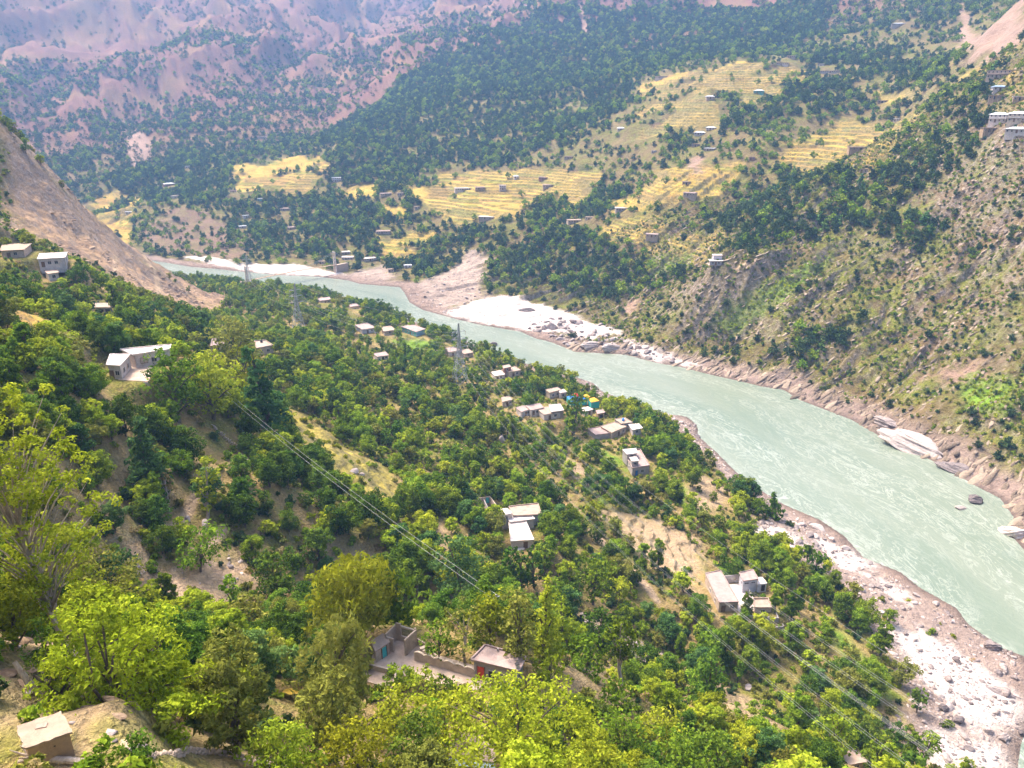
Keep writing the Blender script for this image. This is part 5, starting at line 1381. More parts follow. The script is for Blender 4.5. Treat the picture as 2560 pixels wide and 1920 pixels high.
    hr = [o for o in COL.objects if o.name == 'blue_eaved_house'][0]
    put("sheet_eave", on_wall(q, 3, 0.5, _el_(q, 3), zr - 0.32, zr - 0.22, 0.0, 0.8), 'sheet_blue', hr)
    for f in (0.15, 0.85): put("eave_post", on_wall(q, 3, f, 0.16, zr - 3.2, zr - 0.33, 0.6, 0.16), 'cream', hr)
    house('corner_house', 'tan_roofed_house', "tan roofed house at the foot of the near fields", [('tan', 'roof', 0.25, 0.1, [('w', 3, 0.5), ('d', 2, 0.5)])])
    # --- bright canopies
    def canopy(name, label, px, z, hh, top, skirt, side, second=None):
        qs = np.array([PH(u, v, z)[:2] for u, v in px]); c = qs.mean(0); g0 = gz(*c)
        r = tag(empty(name, (c[0], c[1], g0)), label, "canopy")
        qi = qs * 0.45 + c * 0.55
        V = [(*p, z) for p in qs] + [(*p, z + hh) for p in qi]
        put("canopy_roof", (V, [(i, (i + 1) % 4, 4 + (i + 1) % 4, 4 + i) for i in range(4)] + ([] if second else [(4, 5, 6, 7)])), top, r)
        if second:
            V = [(*(p * 1.1 + c * -0.1), z + hh + 0.35) for p in qi] + [(*(p * 0.6 + c * 0.4), z + hh + 1.0) for p in qi]
            put("top_tier", (V, [(i, (i + 1) % 4, 4 + (i + 1) % 4, 4 + i) for i in range(4)] + [(4, 5, 6, 7)]), second, r)
            put("tier_band", prism(qi, z + hh - 0.1, z + hh + 0.5), 'cream', r)
        for i in range(4):
            put("post", cyl((*(qs[i] * 0.97 + c * 0.03), g0 - 1), 0.07, z - g0 + 1, 8), 'steel', r)
        if side:
            for i in (0, 2, 3): put("side_cloth", wall_box(qs[i] * 0.98 + c * 0.02, qs[(i + 1) % 4] * 0.98 + c * 0.02, 0.04, g0 + 0.2, z - 0.25), side, r)
        us, vv, dd = project(qs[:, 0], qs[:, 1], np.full(4, z)); CLEAR.append((us.min(), vv.min() - 8, us.max(), vv.max() + 14, dd.mean())); FOOT.append((*c, 5))
    zc = gz(*G(1445, 1008)[:2]) + 3.4
    canopy('blue_canopy', "two-tier cloth canopy with a blue skirt roof and red top", [(1430, 1005), (1416, 992), (1452, 986), (1469, 998)], zc, 1.3, 'cloth_blue', None, 'cloth_teal', 'cloth_red')
    canopy('orange_canopy', "flat orange cloth canopy with teal side cloths next to the blue canopy", [(1478, 1006), (1470, 997), (1486, 993), (1499, 1002)], zc - 0.3, 0.6, 'cloth_orange', None, 'cloth_teal')
    canopy('small_orange_canopy', "small orange cloth canopy behind the blue canopy's red top", [(1459, 996), (1453, 989), (1466, 985), (1476, 992)], zc + 0.2, 0.5, 'cloth_orange', None, None)
    # --- ruined stone walls on the upper wooded slope
    p = G(565, 1085); rz = p[2]
    rn = tag(empty('stone_ruin', tuple(p)), "broken dry-stone walls of a ruined house among the slope trees", "ruin")
    def P2(u, v): return PH(u, v, rz)
    rng = random.Random(4)
    for (a, b, h) in ((P2(521, 1078), P2(545, 1092), 2.6), (P2(545, 1092), P2(592, 1102), 1.6), (P2(592, 1102), P2(600, 1075), 2.0), (P2(600, 1112), P2(640, 1150), 1.3)):
        L = np.hypot(*(b - a)[:2]); n = int(L / 0.55)
        rows = int(h / 0.36)
        for j in range(rows):
            for i in range(n):
                if j > rows * (0.5 + 0.6 * abs(math.sin(i * 0.9 + L))): continue
                c = a + (b - a) * ((i + 0.5 + 0.25 * (j % 2)) / (n + 0.3))
                ang = math.atan2(*(b - a)[1::-1]) + rng.uniform(-.1, .1)
                o = link("stone", STONE[rng.randrange(4)], rn); o.location = (c[0] - p[0] + rng.uniform(-.05, .05), c[1] - p[1] + rng.uniform(-.05, .05), min(gz(c[0], c[1]), c[2] + 0.4) - p[2] + 0.05 + 0.34 * j); o.rotation_euler = (0, 0, ang); o.scale = (0.56 * rng.uniform(.85, 1.1), 0.5, 0.36 * rng.uniform(.85, 1.1))
    CLEAR.append((515, 1040, 605, 1110, np.hypot(*p[:2]) * 0.98)); FOOT.append((*p[:2], 4.5))
    # --- stone wall at the foot of the picture
    pts = [(372, 1898), (440, 1892), (470, 1880), (520, 1884), (560, 1890), (620, 1903), (690, 1918), (760, 1940)]
    gp_ = [G(u, v) for u, v in pts]
    r0 = gp_[3]
    sw = tag(empty('dry_stone_wall', tuple(r0)), "rough dry-stone wall of orange-pink rocks on the near hillside", "wall")
    for k in range(len(gp_) - 1):
        a, b = gp_[k], gp_[k + 1]; L = np.hypot(*(b - a)[:2]); n = max(2, int(L / 0.34))
        for i in range(n):
            for j in range(3):
                f = (i + 0.5 * (j % 2) + rng.uniform(-.12, .12)) / n; c = a + (b - a) * f
                o = link("stone", STONE[rng.randrange(4)], sw); o.location = (c[0] - r0[0], c[1] - r0[1] + rng.uniform(-.08, .08), c[2] - r0[2] - 0.05 + 0.21 * j)
                o.rotation_euler = (rng.uniform(-.3, .3), rng.uniform(-.3, .3), rng.uniform(0, 6)); s = rng.uniform(0.30, 0.46); o.scale = (s * 1.15, s, s * 0.75)
    CLEAR.append((380, 1875, 740, 1915, np.hypot(*r0[:2]) * 1.2))
    # --- fallen log and the leaning dead trunk
    a, b = G(84, 1900), G(225, 1914)
    lg = tag(empty('fallen_log', tuple(a)), "fallen pinkish tree trunk with broken roots beside the mud hut", "log")
    d = b - a
    k = np.linspace(0, 1, 9)[:, None]; pl = np.array([0, 0, 0.22]) + d * k
    rg = np.random.default_rng(3); pl = pl + rg.normal(size=pl.shape) * 0.03
    v, f = tube(pl, np.linspace(0.26, 0.17, 9), 10); put("trunk", ([tuple(np.array(q) + a) for q in v], f.tolist()), 'bark_pale', lg)
    for q in range(7):
        th = q * 0.9; e = np.array([-0.5 - 0.3 * (q % 3), 0.5 * math.cos(th), 0.3 + 0.45 * math.sin(th)])
        v, f = tube([(0, 0, 0.22), e * 0.5 + np.array([0, 0, 0.12]), e + np.array([0, 0, 0.1])], [0.12, 0.07, 0.02], 6); put("root", ([tuple(np.array(q2) + a) for q2 in v], f.tolist()), 'bark_pale', lg)
    a = G(97, 1738)
    lt = tag(empty('dead_trunk', tuple(a)), "bare grey dead trunk leaning over the earth bank", "trunk")
    top = PT(36, 1655, (a[1] * math.cos(_p) - (a[2] - CAMZ) * math.sin(_p)) * 0.985) - a
    k = np.linspace(0, 1, 7)[:, None]
    v, f = tube(top * k + np.array([0, 0, -0.2]) * (1 - k), np.linspace(0.28, 0.14, 7), 8); put("trunk", ([tuple(np.array(q) + a) for q in v], f.tolist()), 'bark_pale', lt)
    for q in (0.45, 0.7):
        e = top * q; v, f = tube([e, e + np.array([0.3, -0.2, 0.3]), e + np.array([0.5, -0.3, 0.8])], [0.09, 0.06, 0.02], 6); put("branch_stub", ([tuple(np.array(q2) + a) for q2 in v], f.tolist()), 'bark_pale', lt)
    # --- yellow cloth under the near trees
    p = G(727, 1745)
    V = []; F = []
    for i in range(7):
        for j in range(5):
            V.append((p[0] - 0.9 + 0.3 * i, p[1] - 0.6 + 0.3 * j, 0.9 + gz(p[0], p[1]) + 0.18 * math.sin(i * 1.3) * math.cos(j * 1.1) + (0.25 if 0 < i < 6 else 0) - 0.1 * j))
    for i in range(6):
        for j in range(4): k = i * 5 + j; F.append((k, k + 5, k + 6, k + 1))
    tp = tag(empty('yellow_tarp', tuple(p)), "crumpled yellow cloth spread over bushes among the near trees", "cloth")
    put("sheet", (V, F), 'cloth_yellow', tp)
    put("pole", rod((p[0], p[1], p[2] - 0.3), (p[0], p[1], p[2] + 1.0), 0.05, 6), 'wood', tp)
    CLEAR.append((705, 1722, 750, 1758, 95))
PERSON_AT = []

# ------------------------------------------------------------------ far houses: pixel at the foot, width in pixels, walls, roof, storeys, roof kind, label
FAR_HOUSES = [
    (2495, 195, 62, 'tan', 'roof', 2, 'flat', "two-storey tan house with a row of arches high on the far slope"),
    (2500, 228, 38, 'white', 'sheet_blue', 1, 'hip', "white house with a pale blue roof below the arched tan house"),
    (2488, 256, 42, 'mud', 'roof', 1, 'flat', "dark mud house with a thin white roof edge above the yellow field"),
    (2548, 254, 34, 'mud', 'roof_white', 1, 'flat', "low brown house with open dark front next to the dark mud house"),
    (2490, 314, 46, 'white', 'sheet', 2, 'hip', "two-storey white house with a white hipped roof and blue ridge"),
    (2537, 314, 46, 'cream', 'sheet', 2, 'hip', "cream two-storey house with a white hipped roof beside the white one"),
    (2478, 332, 44, 'mud', 'roof', 1, 'flat', "low mud outbuilding with a flat roof below the two hipped houses"),
    (2538, 345, 60, 'white', 'sheet', 1, 'hip', "wide white-roofed house with a shaded veranda on the far slope"),
    (2075, 183, 54, 'white', 'roof_white', 1, 'flat', "long white house at the top edge of the golden terraces"),
    (1955, 163, 34, 'white', 'roof_pink', 1, 'flat', "pair-like pale house on the terraces' upper rim"),
    (1978, 146, 22, 'tan', 'roof_white', 1, 'flat', "small white-roofed house at the forest edge above the terraces"),
    (2052, 165, 18, 'white', 'roof_white', 1, 'flat', "tiny white house behind the long white terrace house"),
    (1895, 233, 28, 'teal_wall', 'sheet', 1, 'hip', "small house with white roof and teal wall amid golden terraces"),
    (1776, 250, 24, 'tan', 'sheet', 1, 'hip', "little tan house alone on the lower golden terraces"),
    (1775, 326, 26, 'white', 'sheet', 1, 'hip', "white-roofed house above the wooded terrace gully"),
    (1748, 340, 30, 'white', 'sheet', 1, 'hip', "white-roofed house just below another at the wooded gully"),
    (1772, 378, 32, 'tan', 'sheet', 1, 'flat', "tan house with a white roof above the eroded pink bank"),
    (1738, 368, 22, 'mud', 'roof_pink', 1, 'flat', "mud house with pink roof next to the eroded pink bank"),
    (1880, 402, 18, 'brick', 'roof_pink', 1, 'flat', "tiny red-walled house at the corner of the dark wood"),
    (2152, 376, 64, 'mud', 'roof', 1, 'flat', "long brown farmhouse in the middle of the golden slope"),
    (2158, 434, 22, 'tan', 'roof_mud', 1, 'flat', "small tan hut at the lower end of the golden slope"),
    (2240, 304, 16, 'white', 'sheet', 1, 'flat', "small white hut at the top of the golden slope"),
    (2205, 258, 26, 'mud', 'roof_pink', 1, 'flat', "brown hut beside the dark trees over the golden slope"),
    (2247, 66, 40, 'cream', 'sheet', 1, 'hip', "pale-roofed house high under the landslide"),
    (1722, 496, 36, 'tan', 'roof_pink', 1, 'flat', "stone house with a pinkish roof on the brown terraces"),
    (1716, 462, 24, 'mud', 'roof_mud', 1, 'flat', "mud house above the stone house on the brown terraces"),
    (1652, 199, 34, 'white', 'roof_white', 1, 'flat', "white house by itself at the foot of the dark mountain forest"),
    (1552, 326, 20, 'cream', 'sheet', 1, 'hip', "pale house at the tip of the western golden terraces"),
    (1634, 383, 14, 'white', 'roof_white', 1, 'flat', "tiny white cube house among mid-slope trees"),
    (1160, 476, 52, 'white', 'roof_white', 1, 'flat', "long white building with a parapet in the valley fields"),
    (1200, 474, 28, 'mud', 'roof_pink', 1, 'flat', "brown house joined to the long white valley building"),
    (1257, 475, 20, 'white', 'roof_white', 2, 'flat', "two-storey white house in the valley fields"),
    (1291, 450, 14, 'white', 'sheet', 1, 'hip', "small white house at the upper valley fields"),
    (1370, 472, 30, 'tan', 'roof', 1, 'flat', "tan farmhouse on the valley fields below a tree line"),
    (1358, 449, 28, 'brick', 'roof_pink', 1, 'flat', "reddish house beside the large round valley tree"),
    (1215, 551, 46, 'tan', 'roof_white', 1, 'flat', "long pale-roofed house at the lower edge of the valley fields"),
    (1044, 523, 18, 'cream', 'roof_mud', 1, 'flat', "cream house between dark trees next to the valley fields"),
    (958, 584, 40, 'tan', 'roof_pink', 1, 'flat', "tan house over the brown river terraces"),
    (868, 650, 32, 'white', 'roof_white', 1, 'flat', "white house behind the far bridge tower"),
    (926, 652, 36, 'white', 'roof_white', 1, 'flat', "white house with a stone wall next to the far bridge tower"),
    (1020, 670, 22, 'lavender', 'sheet', 1, 'flat', "pale house in bushes near the gravel fan"),
    (978, 680, 18, 'cream', 'roof', 1, 'flat', "small cream hut above the rocky far shore"),
    (865, 636, 26, 'cream', 'roof_white', 1, 'flat', "cream house above the houses by the far bridge tower"),
    (804, 660, 16, 'cream', 'roof', 1, 'flat', "little square hut next to the far bridge tower"),
    (1628, 606, 34, 'tan', 'roof_pink', 1, 'flat', "house with pink plaster on the striped terraces"),
    (1437, 557, 40, 'tan', 'roof_mud', 1, 'flat', "low tan house over the dense dark wood"),
    (1472, 550, 24, 'cream', 'roof_mud', 1, 'flat', "small cream house next to the low tan house"),
    (1553, 529, 32, 'grey', 'roof_white', 1, 'flat', "house with a thin white roof at the wood's corner"),
    (1420, 399, 24, 'tan', 'roof_mud', 1, 'flat', "tan house under the mountain forest's lower edge"),
    (965, 490, 32, 'tan', 'roof_pink', 1, 'flat', "pinkish house beside vines next to the valley fields"),
    (1002, 490, 20, 'tan', 'roof', 1, 'flat', "small house next to the pinkish one by the vines"),
    (425, 464, 30, 'brick', 'sheet', 1, 'hip', "red-walled house with a white roof in the far upstream wood"),
    (438, 496, 18, 'white', 'roof_white', 1, 'flat', "small white house below the red-walled one"),
    (470, 420, 14, 'white', 'sheet', 1, 'flat', "tiny white-roofed house at the foot of the pink mountain"),
    (655, 347, 22, 'white', 'sheet', 1, 'flat', "white-roofed house above the far golden field"),
    (583, 481, 18, 'tan', 'roof_pink', 1, 'flat', "pinkish hut below the far golden field"),
    (842, 455, 26, 'white', 'sheet', 2, 'flat', "white two-storey house at the end of the far golden field"),
    (650, 503, 14, 'teal_wall', 'sheet', 1, 'flat', "tiny teal hut among far trees"),
    (712, 527, 26, 'tan', 'roof_pink', 1, 'flat', "pink-roofed house over the far rocky bank"),
    (616, 545, 18, 'white', 'sheet', 1, 'flat', "white-roofed hut over the brown far bank"),
    (607, 571, 20, 'grey', 'sheet', 1, 'flat', "grey hut with a white roof near the brown far bank"),
    (730, 574, 26, 'cream', 'roof_pink', 1, 'flat', "cream house in trees above the far white sands"),
    (321, 535, 16, 'white', 'sheet', 1, 'flat', "white-roofed hut near the far yellow fields"),
]
def build_far_houses():
    rng = random.Random(8)
    for (u, v, wpx, wm, rm, st, kind, label) in FAR_HOUSES:
        p = G(u, v)
        dep = p[1] * math.cos(_p) - (p[2] - CAMZ) * math.sin(_p)
        w = max(0.9 * wpx * dep / FOC, 3.2); d = min(0.6 * w, 7); h = 2.6 * st
        az = math.atan2(p[0], p[1])
        ang = -az + rng.uniform(-0.35, 0.35)
        ca, sa = math.cos(ang), math.sin(ang)
        q = np.array([(p[0] + x * ca - y * sa, p[1] + x * sa + y * ca) for x, y in ((-w / 2, 0), (-w / 2, d), (w / 2, d), (w / 2, 0))])
        z = max(p[2], gz(*q.mean(0)) - 0.5)
        nm = 'farmhouse' if wm in ('mud', 'tan', 'brick', 'grey') else 'village_house'
        root = tag(empty(nm, (p[0], p[1], z)), label, 'house', 'houses on the far slopes')
        qi = shrink(q, 0.3)
        put("wall", prism(qi, z - 4, z + h - 0.16), wm, root)
        if kind == 'flat': roof_parts(root, q, z + h, 0.16, 0.22, rm)
        else:
            qo = shrink(q, -0.4); ridge = [qo[0] * .5 + qo[1] * .5, qo[3] * .5 + qo[2] * .5]
            r0 = ridge[0] * 0.72 + ridge[1] * 0.28; r1 = ridge[1] * 0.72 + ridge[0] * 0.28
            V = [(*c, z + h - 0.15) for c in qo] + [(*r0, z + h + 1.2), (*r1, z + h + 1.2)]
            put("roof", (V, [(0, 4, 1), (1, 4, 5, 2), (2, 5, 3), (3, 5, 4, 0), (0, 1, 2, 3)]), rm, root)
        nw = max(2, int(w / 2.6))
        for s in range(st):
            for k in range(nw):
                f = (k + 0.5) / nw
                if s == 0 and k == nw // 2: add_door(root, qi, 3, f, z + 0.02, 'wood' if wm != 'mud' else 'dark', 1.0, 2.0)
                else: add_window(root, qi, 3, f, z + 2.75 * s + 0.9, 1.0, 1.05, 'white', 'dark')
        if st == 2 or w > 9:
            put("veranda_roof", on_wall(qi, 3, 0.5, w * 0.96, z + 2.55, z + 2.68, 0.0, 1.2), rm, root)
            for f in (0.06, 0.35, 0.65, 0.94): put("veranda_post", on_wall(qi, 3, f, 0.16, z - 3, z + 2.548, 1.0, 0.16), 'cream', root)
        uu, vv, dd = project(q[:, 0], q[:, 1], np.full(4, z + h)); CLEAR.append((uu.min(), vv.min() - 2, uu.max(), v + 2, dd.mean())); FOOT.append((*q.mean(0), 0.5 * w))
        LANDMARK.append((p[0], p[1], label))
    # the house on posts above the bend
    p = G(1792, 668); z = p[2]
    root = tag(empty('stilted_house', tuple(p)), "concrete house on tall posts perched on the rocky spur across the river", "house")
    dep = p[1] * math.cos(_p) - (p[2] - CAMZ) * math.sin(_p); w = 46 * dep / FOC
    q = np.array([(p[0] - w / 2, p[1] - 1), (p[0] - w / 2 + 1, p[1] + 6), (p[0] + w / 2, p[1] + 6), (p[0] + w / 2 - 2, p[1] - 1)])
    put("floor_slab", prism(q, z + 1.2, z + 1.45), 'roof', root)
    for i in range(5): put("post", cyl((q[0][0] + 0.4 + (q[3][0] - q[0][0] - .8) * i / 4, q[0][1] + 0.4, z - 6), 0.16, 7.19, 8), 'cream', root)
    room(root, shrink(q, 0.5), z + 4.2, 2.73, 'grey', 'roof_white', 0.5, 0.1, deep=0.0)
    q2 = np.array([(p[0] - 2, p[1] + 3), (p[0] - 2, p[1] + 8), (p[0] + 4, p[1] + 8), (p[0] + 4, p[1] + 3)])
    room(root, q2, z + 7.2, 2.95, 'lavender', 'roof_white', 0.25, 0.1, deep=0.0)
    qi = shrink(shrink(q, 0.5), 0.5)
    for f in (0.25, 0.75): add_window(root, qi, 3, f, z + 2.4, 1.2, 1.1, 'white', 'dark')
    add_door(root, qi, 3, 0.5, z + 1.47, 'wood', 1.0, 2.0)
    CLEAR.append((1762, 632, 1816, 675, dep)); FOOT.append((p[0], p[1] + 2, 7))

# ------------------------------------------------------------------ pylons, wires, bridge
def pylon_mesh_parts(root, H, base, ang):
    """a lattice tower with three pairs of arms; returns the arm tips in world space"""
    o = np.array(root.location); ca, sa = math.cos(ang), math.sin(ang)
    def Wd(x, y, z): return (o[0] + x * ca - y * sa, o[1] + x * sa + y * ca, o[2] + z)
    def half(z): 
        f = z / H
        return base / 2 * (1 - f / 0.60) + 0.75 * (f / 0.60) if f < 0.60 else 0.75 - 0.55 * (f - 0.6) / 0.4
    lv = [0, 0.14, 0.27, 0.38, 0.48, 0.56, 0.62, 0.68, 0.74, 0.80, 0.86, 0.92, 1.0]
    for sx in (-1, 1):
        for sy in (-1, 1):
            put("leg", many(*[rod(Wd(sx * half(a * H), sy * half(a * H), a * H - (1.5 if a == 0 else 0)), Wd(sx * half(b * H), sy * half(b * H), b * H), 0.13) for a, b in zip(lv, lv[1:])]), 'steel', root)
    br = []
    for a, b in zip(lv, lv[1:]):
        ha, hb = half(a * H), half(b * H)
        for (x0, y0), (x1, y1) in (((-1, -1), (1, -1)), ((1, -1), (1, 1)), ((1, 1), (-1, 1)), ((-1, 1), (-1, -1))):
            br += [rod(Wd(x0 * ha, y0 * ha, a * H), Wd(x1 * hb, y1 * hb, b * H), 0.075), rod(Wd(x1 * ha, y1 * ha, a * H), Wd(x0 * hb, y0 * hb, b * H), 0.075), rod(Wd(x0 * hb, y0 * hb, b * H), Wd(x1 * hb, y1 * hb, b * H), 0.07)]
    put("bracing", many(*br), 'steel', root)
    tips = []
    for zf, arm in ((0.62, 4.6), (0.745, 4.0), (0.865, 3.4)):
        for sx in (-1, 1):
            z = zf * H; h = half(z); tip = Wd(sx * arm, 0, z + 0.1)
            put("arm", many(rod(Wd(sx * h, h, z), tip, 0.09), rod(Wd(sx * h, -h, z), tip, 0.09), rod(Wd(sx * half(z + 1.5), 0, z + 1.6), tip, 0.08)), 'steel', root)
            it = Wd(sx * arm, 0, z - 1.6)
            put("insulator", rod(tip, it, 0.1, 6), 'cream', root)
            tips.append(np.array(it))
    tips.append(np.array(Wd(0, 0, H)))
    return tips
def wire(name, label, a, b, sag, r, cat="wire", group=None, n=28):
    k = np.linspace(0, 1, n)[:, None]
    p = a * (1 - k) + b * k; p[:, 2] -= (4 * sag * k * (1 - k))[:, 0]
    v, f = tube(p, np.full(n, r), 5)
    me = mesh_np(name, v, f, smooth=True, mats=[M['wire']])
    o = link(name, me); tag(o, label, cat, group); return o
def build_lines():
    b1 = G(1150, 962); b2 = G(748, 832)
    b3 = np.array(PH(622, 700, 12.0)); b3[2] = gz(b3[0], b3[1])
    t0 = np.array([64.7, 48.6]); b0 = np.array([t0[0], t0[1], gz(*t0)])
    T = []
    specs = [(b0, 30, 6.5, "lattice power pylon on the hillside above the near beach"), (b1, 31, 7.0, "tall lattice power pylon standing in the near woods by the river"), (b2, 30, 7.0, "lattice power pylon among trees before the river bend"), (b3, 26, 6.0, "distant lattice power pylon at the foot of the suspension bridge")]
    for i, (b, H, bs, lab) in enumerate(specs):
        nx = specs[min(i + 1, 3)][0]; pv = specs[max(i - 1, 0)][0]; d = (nx - pv)[:2]
        ang = math.atan2(d[1], d[0]) - math.pi / 2
        r = tag(empty('power_pylon', (b[0], b[1], b[2])), lab, "pylon", "power line pylons")
        T.append(pylon_mesh_parts(r, H, bs, ang))
        CLEAR.append((project(*[np.array([q]) for q in b])[0][0] - 16, project(*[np.array([q]) for q in (b[0], b[1], b[2] + H)])[1][0], project(*[np.array([q]) for q in b])[0][0] + 16, project(*[np.array([q]) for q in (b[0], b[1], b[2] + 7)])[1][0], np.hypot(b[0], b[1]) * 1.05)); FOOT.append((b[0], b[1], 3.5))
    pos = ["lowest hillward", "lowest riverward", "middle hillward", "middle riverward", "upper hillward", "upper riverward", "topmost earth"]
    for (i, j, s, nm) in ((0, 1, 12.7, "crossing above the village from the river pylon"), (1, 2, 5, "between the river pylon and the pylon at the bend"), (2, 3, 6, "between the bend pylon and the bridge pylon")):
        for k in range(7):
            r = 0.016 if i == 0 else 0.028
            if i == 0 and k < 6:
                for off in (-0.16, 0.16):
                    dv = np.array([off, 0, off * 0.6]); wire('power_cable', f"pale {pos[k]} twin power cable {nm}", T[i][k] + dv, T[j][k] + dv, s, r, "cable", "power cables " + nm)
            else: wire('power_cable', f"pale {pos[k]} power cable {nm}", T[i][k], T[j][k], s * (0.7 if k == 6 else 1), r, "cable", "power cables " + nm)
    # local line: a pole behind the red-door house and two thin wires up the upper wooded slope
    p = G(1240, 1588)
    pr = tag(empty('utility_pole', tuple(p)), "slim utility pole with a crossarm behind the red-door house", "pole")
    hgt = 7.0
    put("post", cyl((p[0], p[1], p[2] - 0.5), 0.13, hgt + 0.5, 8, 0.09), 'cream', pr); put("crossarm", box((p[0], p[1], p[2] + hgt - 0.6), (1.4, 0.1, 0.1), 0.6), 'steel', pr)
    e = PT(522, 945, 205.0)
    pe = tag(empty('utility_pole', (e[0], e[1], gz(e[0], e[1]))), "utility pole rising between the dense trees below the terrace house", "pole")
    put("post", cyl((e[0], e[1], gz(e[0], e[1]) - 0.5), 0.13, e[2] - gz(e[0], e[1]) + 0.9, 8, 0.09), 'cream', pe); put("crossarm", box((e[0], e[1], e[2] + 0.02), (1.3, 0.1, 0.1), 0.6), 'steel', pe)
    for off in (-0.45, 0.45):
        wire('overhead_wire', "thin pale overhead wire from the utility pole up the upper wooded slope", e + np.array([off, off * .6, 0]), np.array([p[0] + off, p[1] + off * .6, p[2] + hgt - 0.5]), 1.5, 0.022, "wire", "thin wires up the upper wooded slope")
def build_bridge():
    a = PH(618, 702, 8.0); b = PH(837, 662, 9.0)
    d = (b - a)[:2]; L = np.hypot(*d); d = d / L; n = np.array([-d[1], d[0]])
    c = (a + b) / 2
    br = tag(empty('suspension_bridge', (c[0], c[1], 6.0)), "slender suspension footbridge with two white towers over the river", "bridge")
    zt = {0: a[2] + 12.5, 1: b[2] + 12.5}
    for k, p in enumerate((a, b)):
        g0 = gz(p[0], p[1])
        tw = put("tower", many(*[box((*(p[:2] + n * s), min(g0, p[2]) - 3), (0.9, 0.9, zt[k] - min(g0, p[2]) + 3), math.atan2(d[1], d[0])) for s in (-1.5, 1.5)]), 'white', br)
        for f in (0.35, 0.65, 0.97): put("crossbeam", wall_box(p[:2] - n * 1.04, p[:2] + n * 1.04, 0.7, p[2] + 12.5 * f - 0.9, p[2] + 12.5 * f), 'white', br, tw)
    N = 40
    def dz(f): return a[2] + (b[2] - a[2]) * f + 1.6 * 4 * f * (1 - f) * 0.5
    for s in (-1.35, 1.35):
        pts = []
        for i in range(N + 1):
            f = i / N; p = a[:2] + (b - a)[:2] * f
            zc = zt[0] + (zt[1] - zt[0]) * f - 10.2 * 4 * f * (1 - f)
            pts.append((*(p + n * s), max(zc, dz(f) + 0.9)))
        v, f_ = tube(pts, np.full(N + 1, 0.09), 5); put("main_cable", (v.tolist(), f_.tolist()), 'steel', br)
        put("hanger", many(*[rod((*q[:2], dz(i / N)), q, 0.035) for i, q in enumerate(pts) if i % 2 == 0]), 'steel', br)
        put("railing", many(*[rod((*(a[:2] + (b - a)[:2] * (i / 20) + n * s), dz(i / 20) + 1.0), (*(a[:2] + (b - a)[:2] * ((i + 1) / 20) + n * s), dz((i + 1) / 20) + 1.0), 0.05) for i in range(20)]), 'mud', br)
    for p, z, sg in ((a, zt[0], -1), (b, zt[1], 1)):
        for s in (-1.35, 1.35):
            e = p[:2] + d * sg * 26 + n * s
            put("back_stay", rod((*(p[:2] + n * s), z), (*e, gz(*e)), 0.08, 5), 'steel', br)
    put("deck", many(*[wall_box(a[:2] + (b - a)[:2] * (i / 20), a[:2] + (b - a)[:2] * ((i + 1) / 20), 2.6, dz((i + .5) / 20) - 0.25, dz((i + .5) / 20)) for i in range(20)]), 'mud', br)
    for f in (0.0, 1.0):
        p = a[:2] + (b - a)[:2] * f; e = p - d * (14 if f == 0 else -14)
        put("approach", wall_box(p, e, 3.0, -2, dz(f) - 0.02), 'stone', br)
    CLEAR.append((605, 668, 850, 705, 640))

LMS.update({"small grey concrete house with a flat pinkish roof and a red door": "red-door house", "long white house with stepped flat roofs above the gully": "stepped white house", "white courtyard house with a long pinkish roof below the terraced fields": "white courtyard house",
  "grey block house with two small white upper rooms beside a green field": "grey block house", "sprawling house of four joined flat roofs with a blue water tank": "house with the blue tank", "two-part tan villa with a flat roof behind the bright canopies": "tan villa",
  "crowded block of four low rooms with patchy pink and white roofs": "crowded low house", "low tan house with a bare flat roof under the power lines": "low tan house", "small house with a white flat roof in front of the bright canopies": "white-roofed house",
  "small brown shed with a dark open front near the canopies": "brown shed", "house with a brown brick room on its roof among riverside trees": "brick-topped house", "long teal and blue house with a pinkish roof at the river's edge": "teal house",
  "pale house with a broad pinkish roof next to the teal house": "pink-roofed house", "brown low house between the pale house and the teal house": "brown-roofed house", "small white-walled house just beside the lattice pylon's base": "white-walled house by the pylon",
  "low pale house behind the lattice pylon with trees around it": "low house behind the pylon", "low white hut standing in the thin orchard": "orchard hut", "large white house with a winding flat roof and paved terrace on the upper wooded slope": "large terrace house",
  "small pale house with a stained roof above the dense trees": "stained-roof house", "pale house with thick parapets and a black tank on its roof": "thick-parapet house", "low grey shed with an open dark front beside the slope orchard": "open grey shed",
  "white flat-roofed house on the hillside below the bare spur": "white hillside house", "small white house with two blue windows below the hillside house": "blue-windowed house", "tan house with a wide orange-tinted roof at the foot of the spur": "tan house under the spur",
  "low pink-walled house among trees by the river bend": "pink river-bend house", "small tall house with a brown top between riverbend trees": "tall river-bend house", "low mud hut with a cracked earthen roof slab on the near hillside": "mud hut",
  "house half hidden below the broad green tree with a blue sheet eave": "half-hidden house", "tan roofed house at the foot of the near fields": "tan-roofed house"})
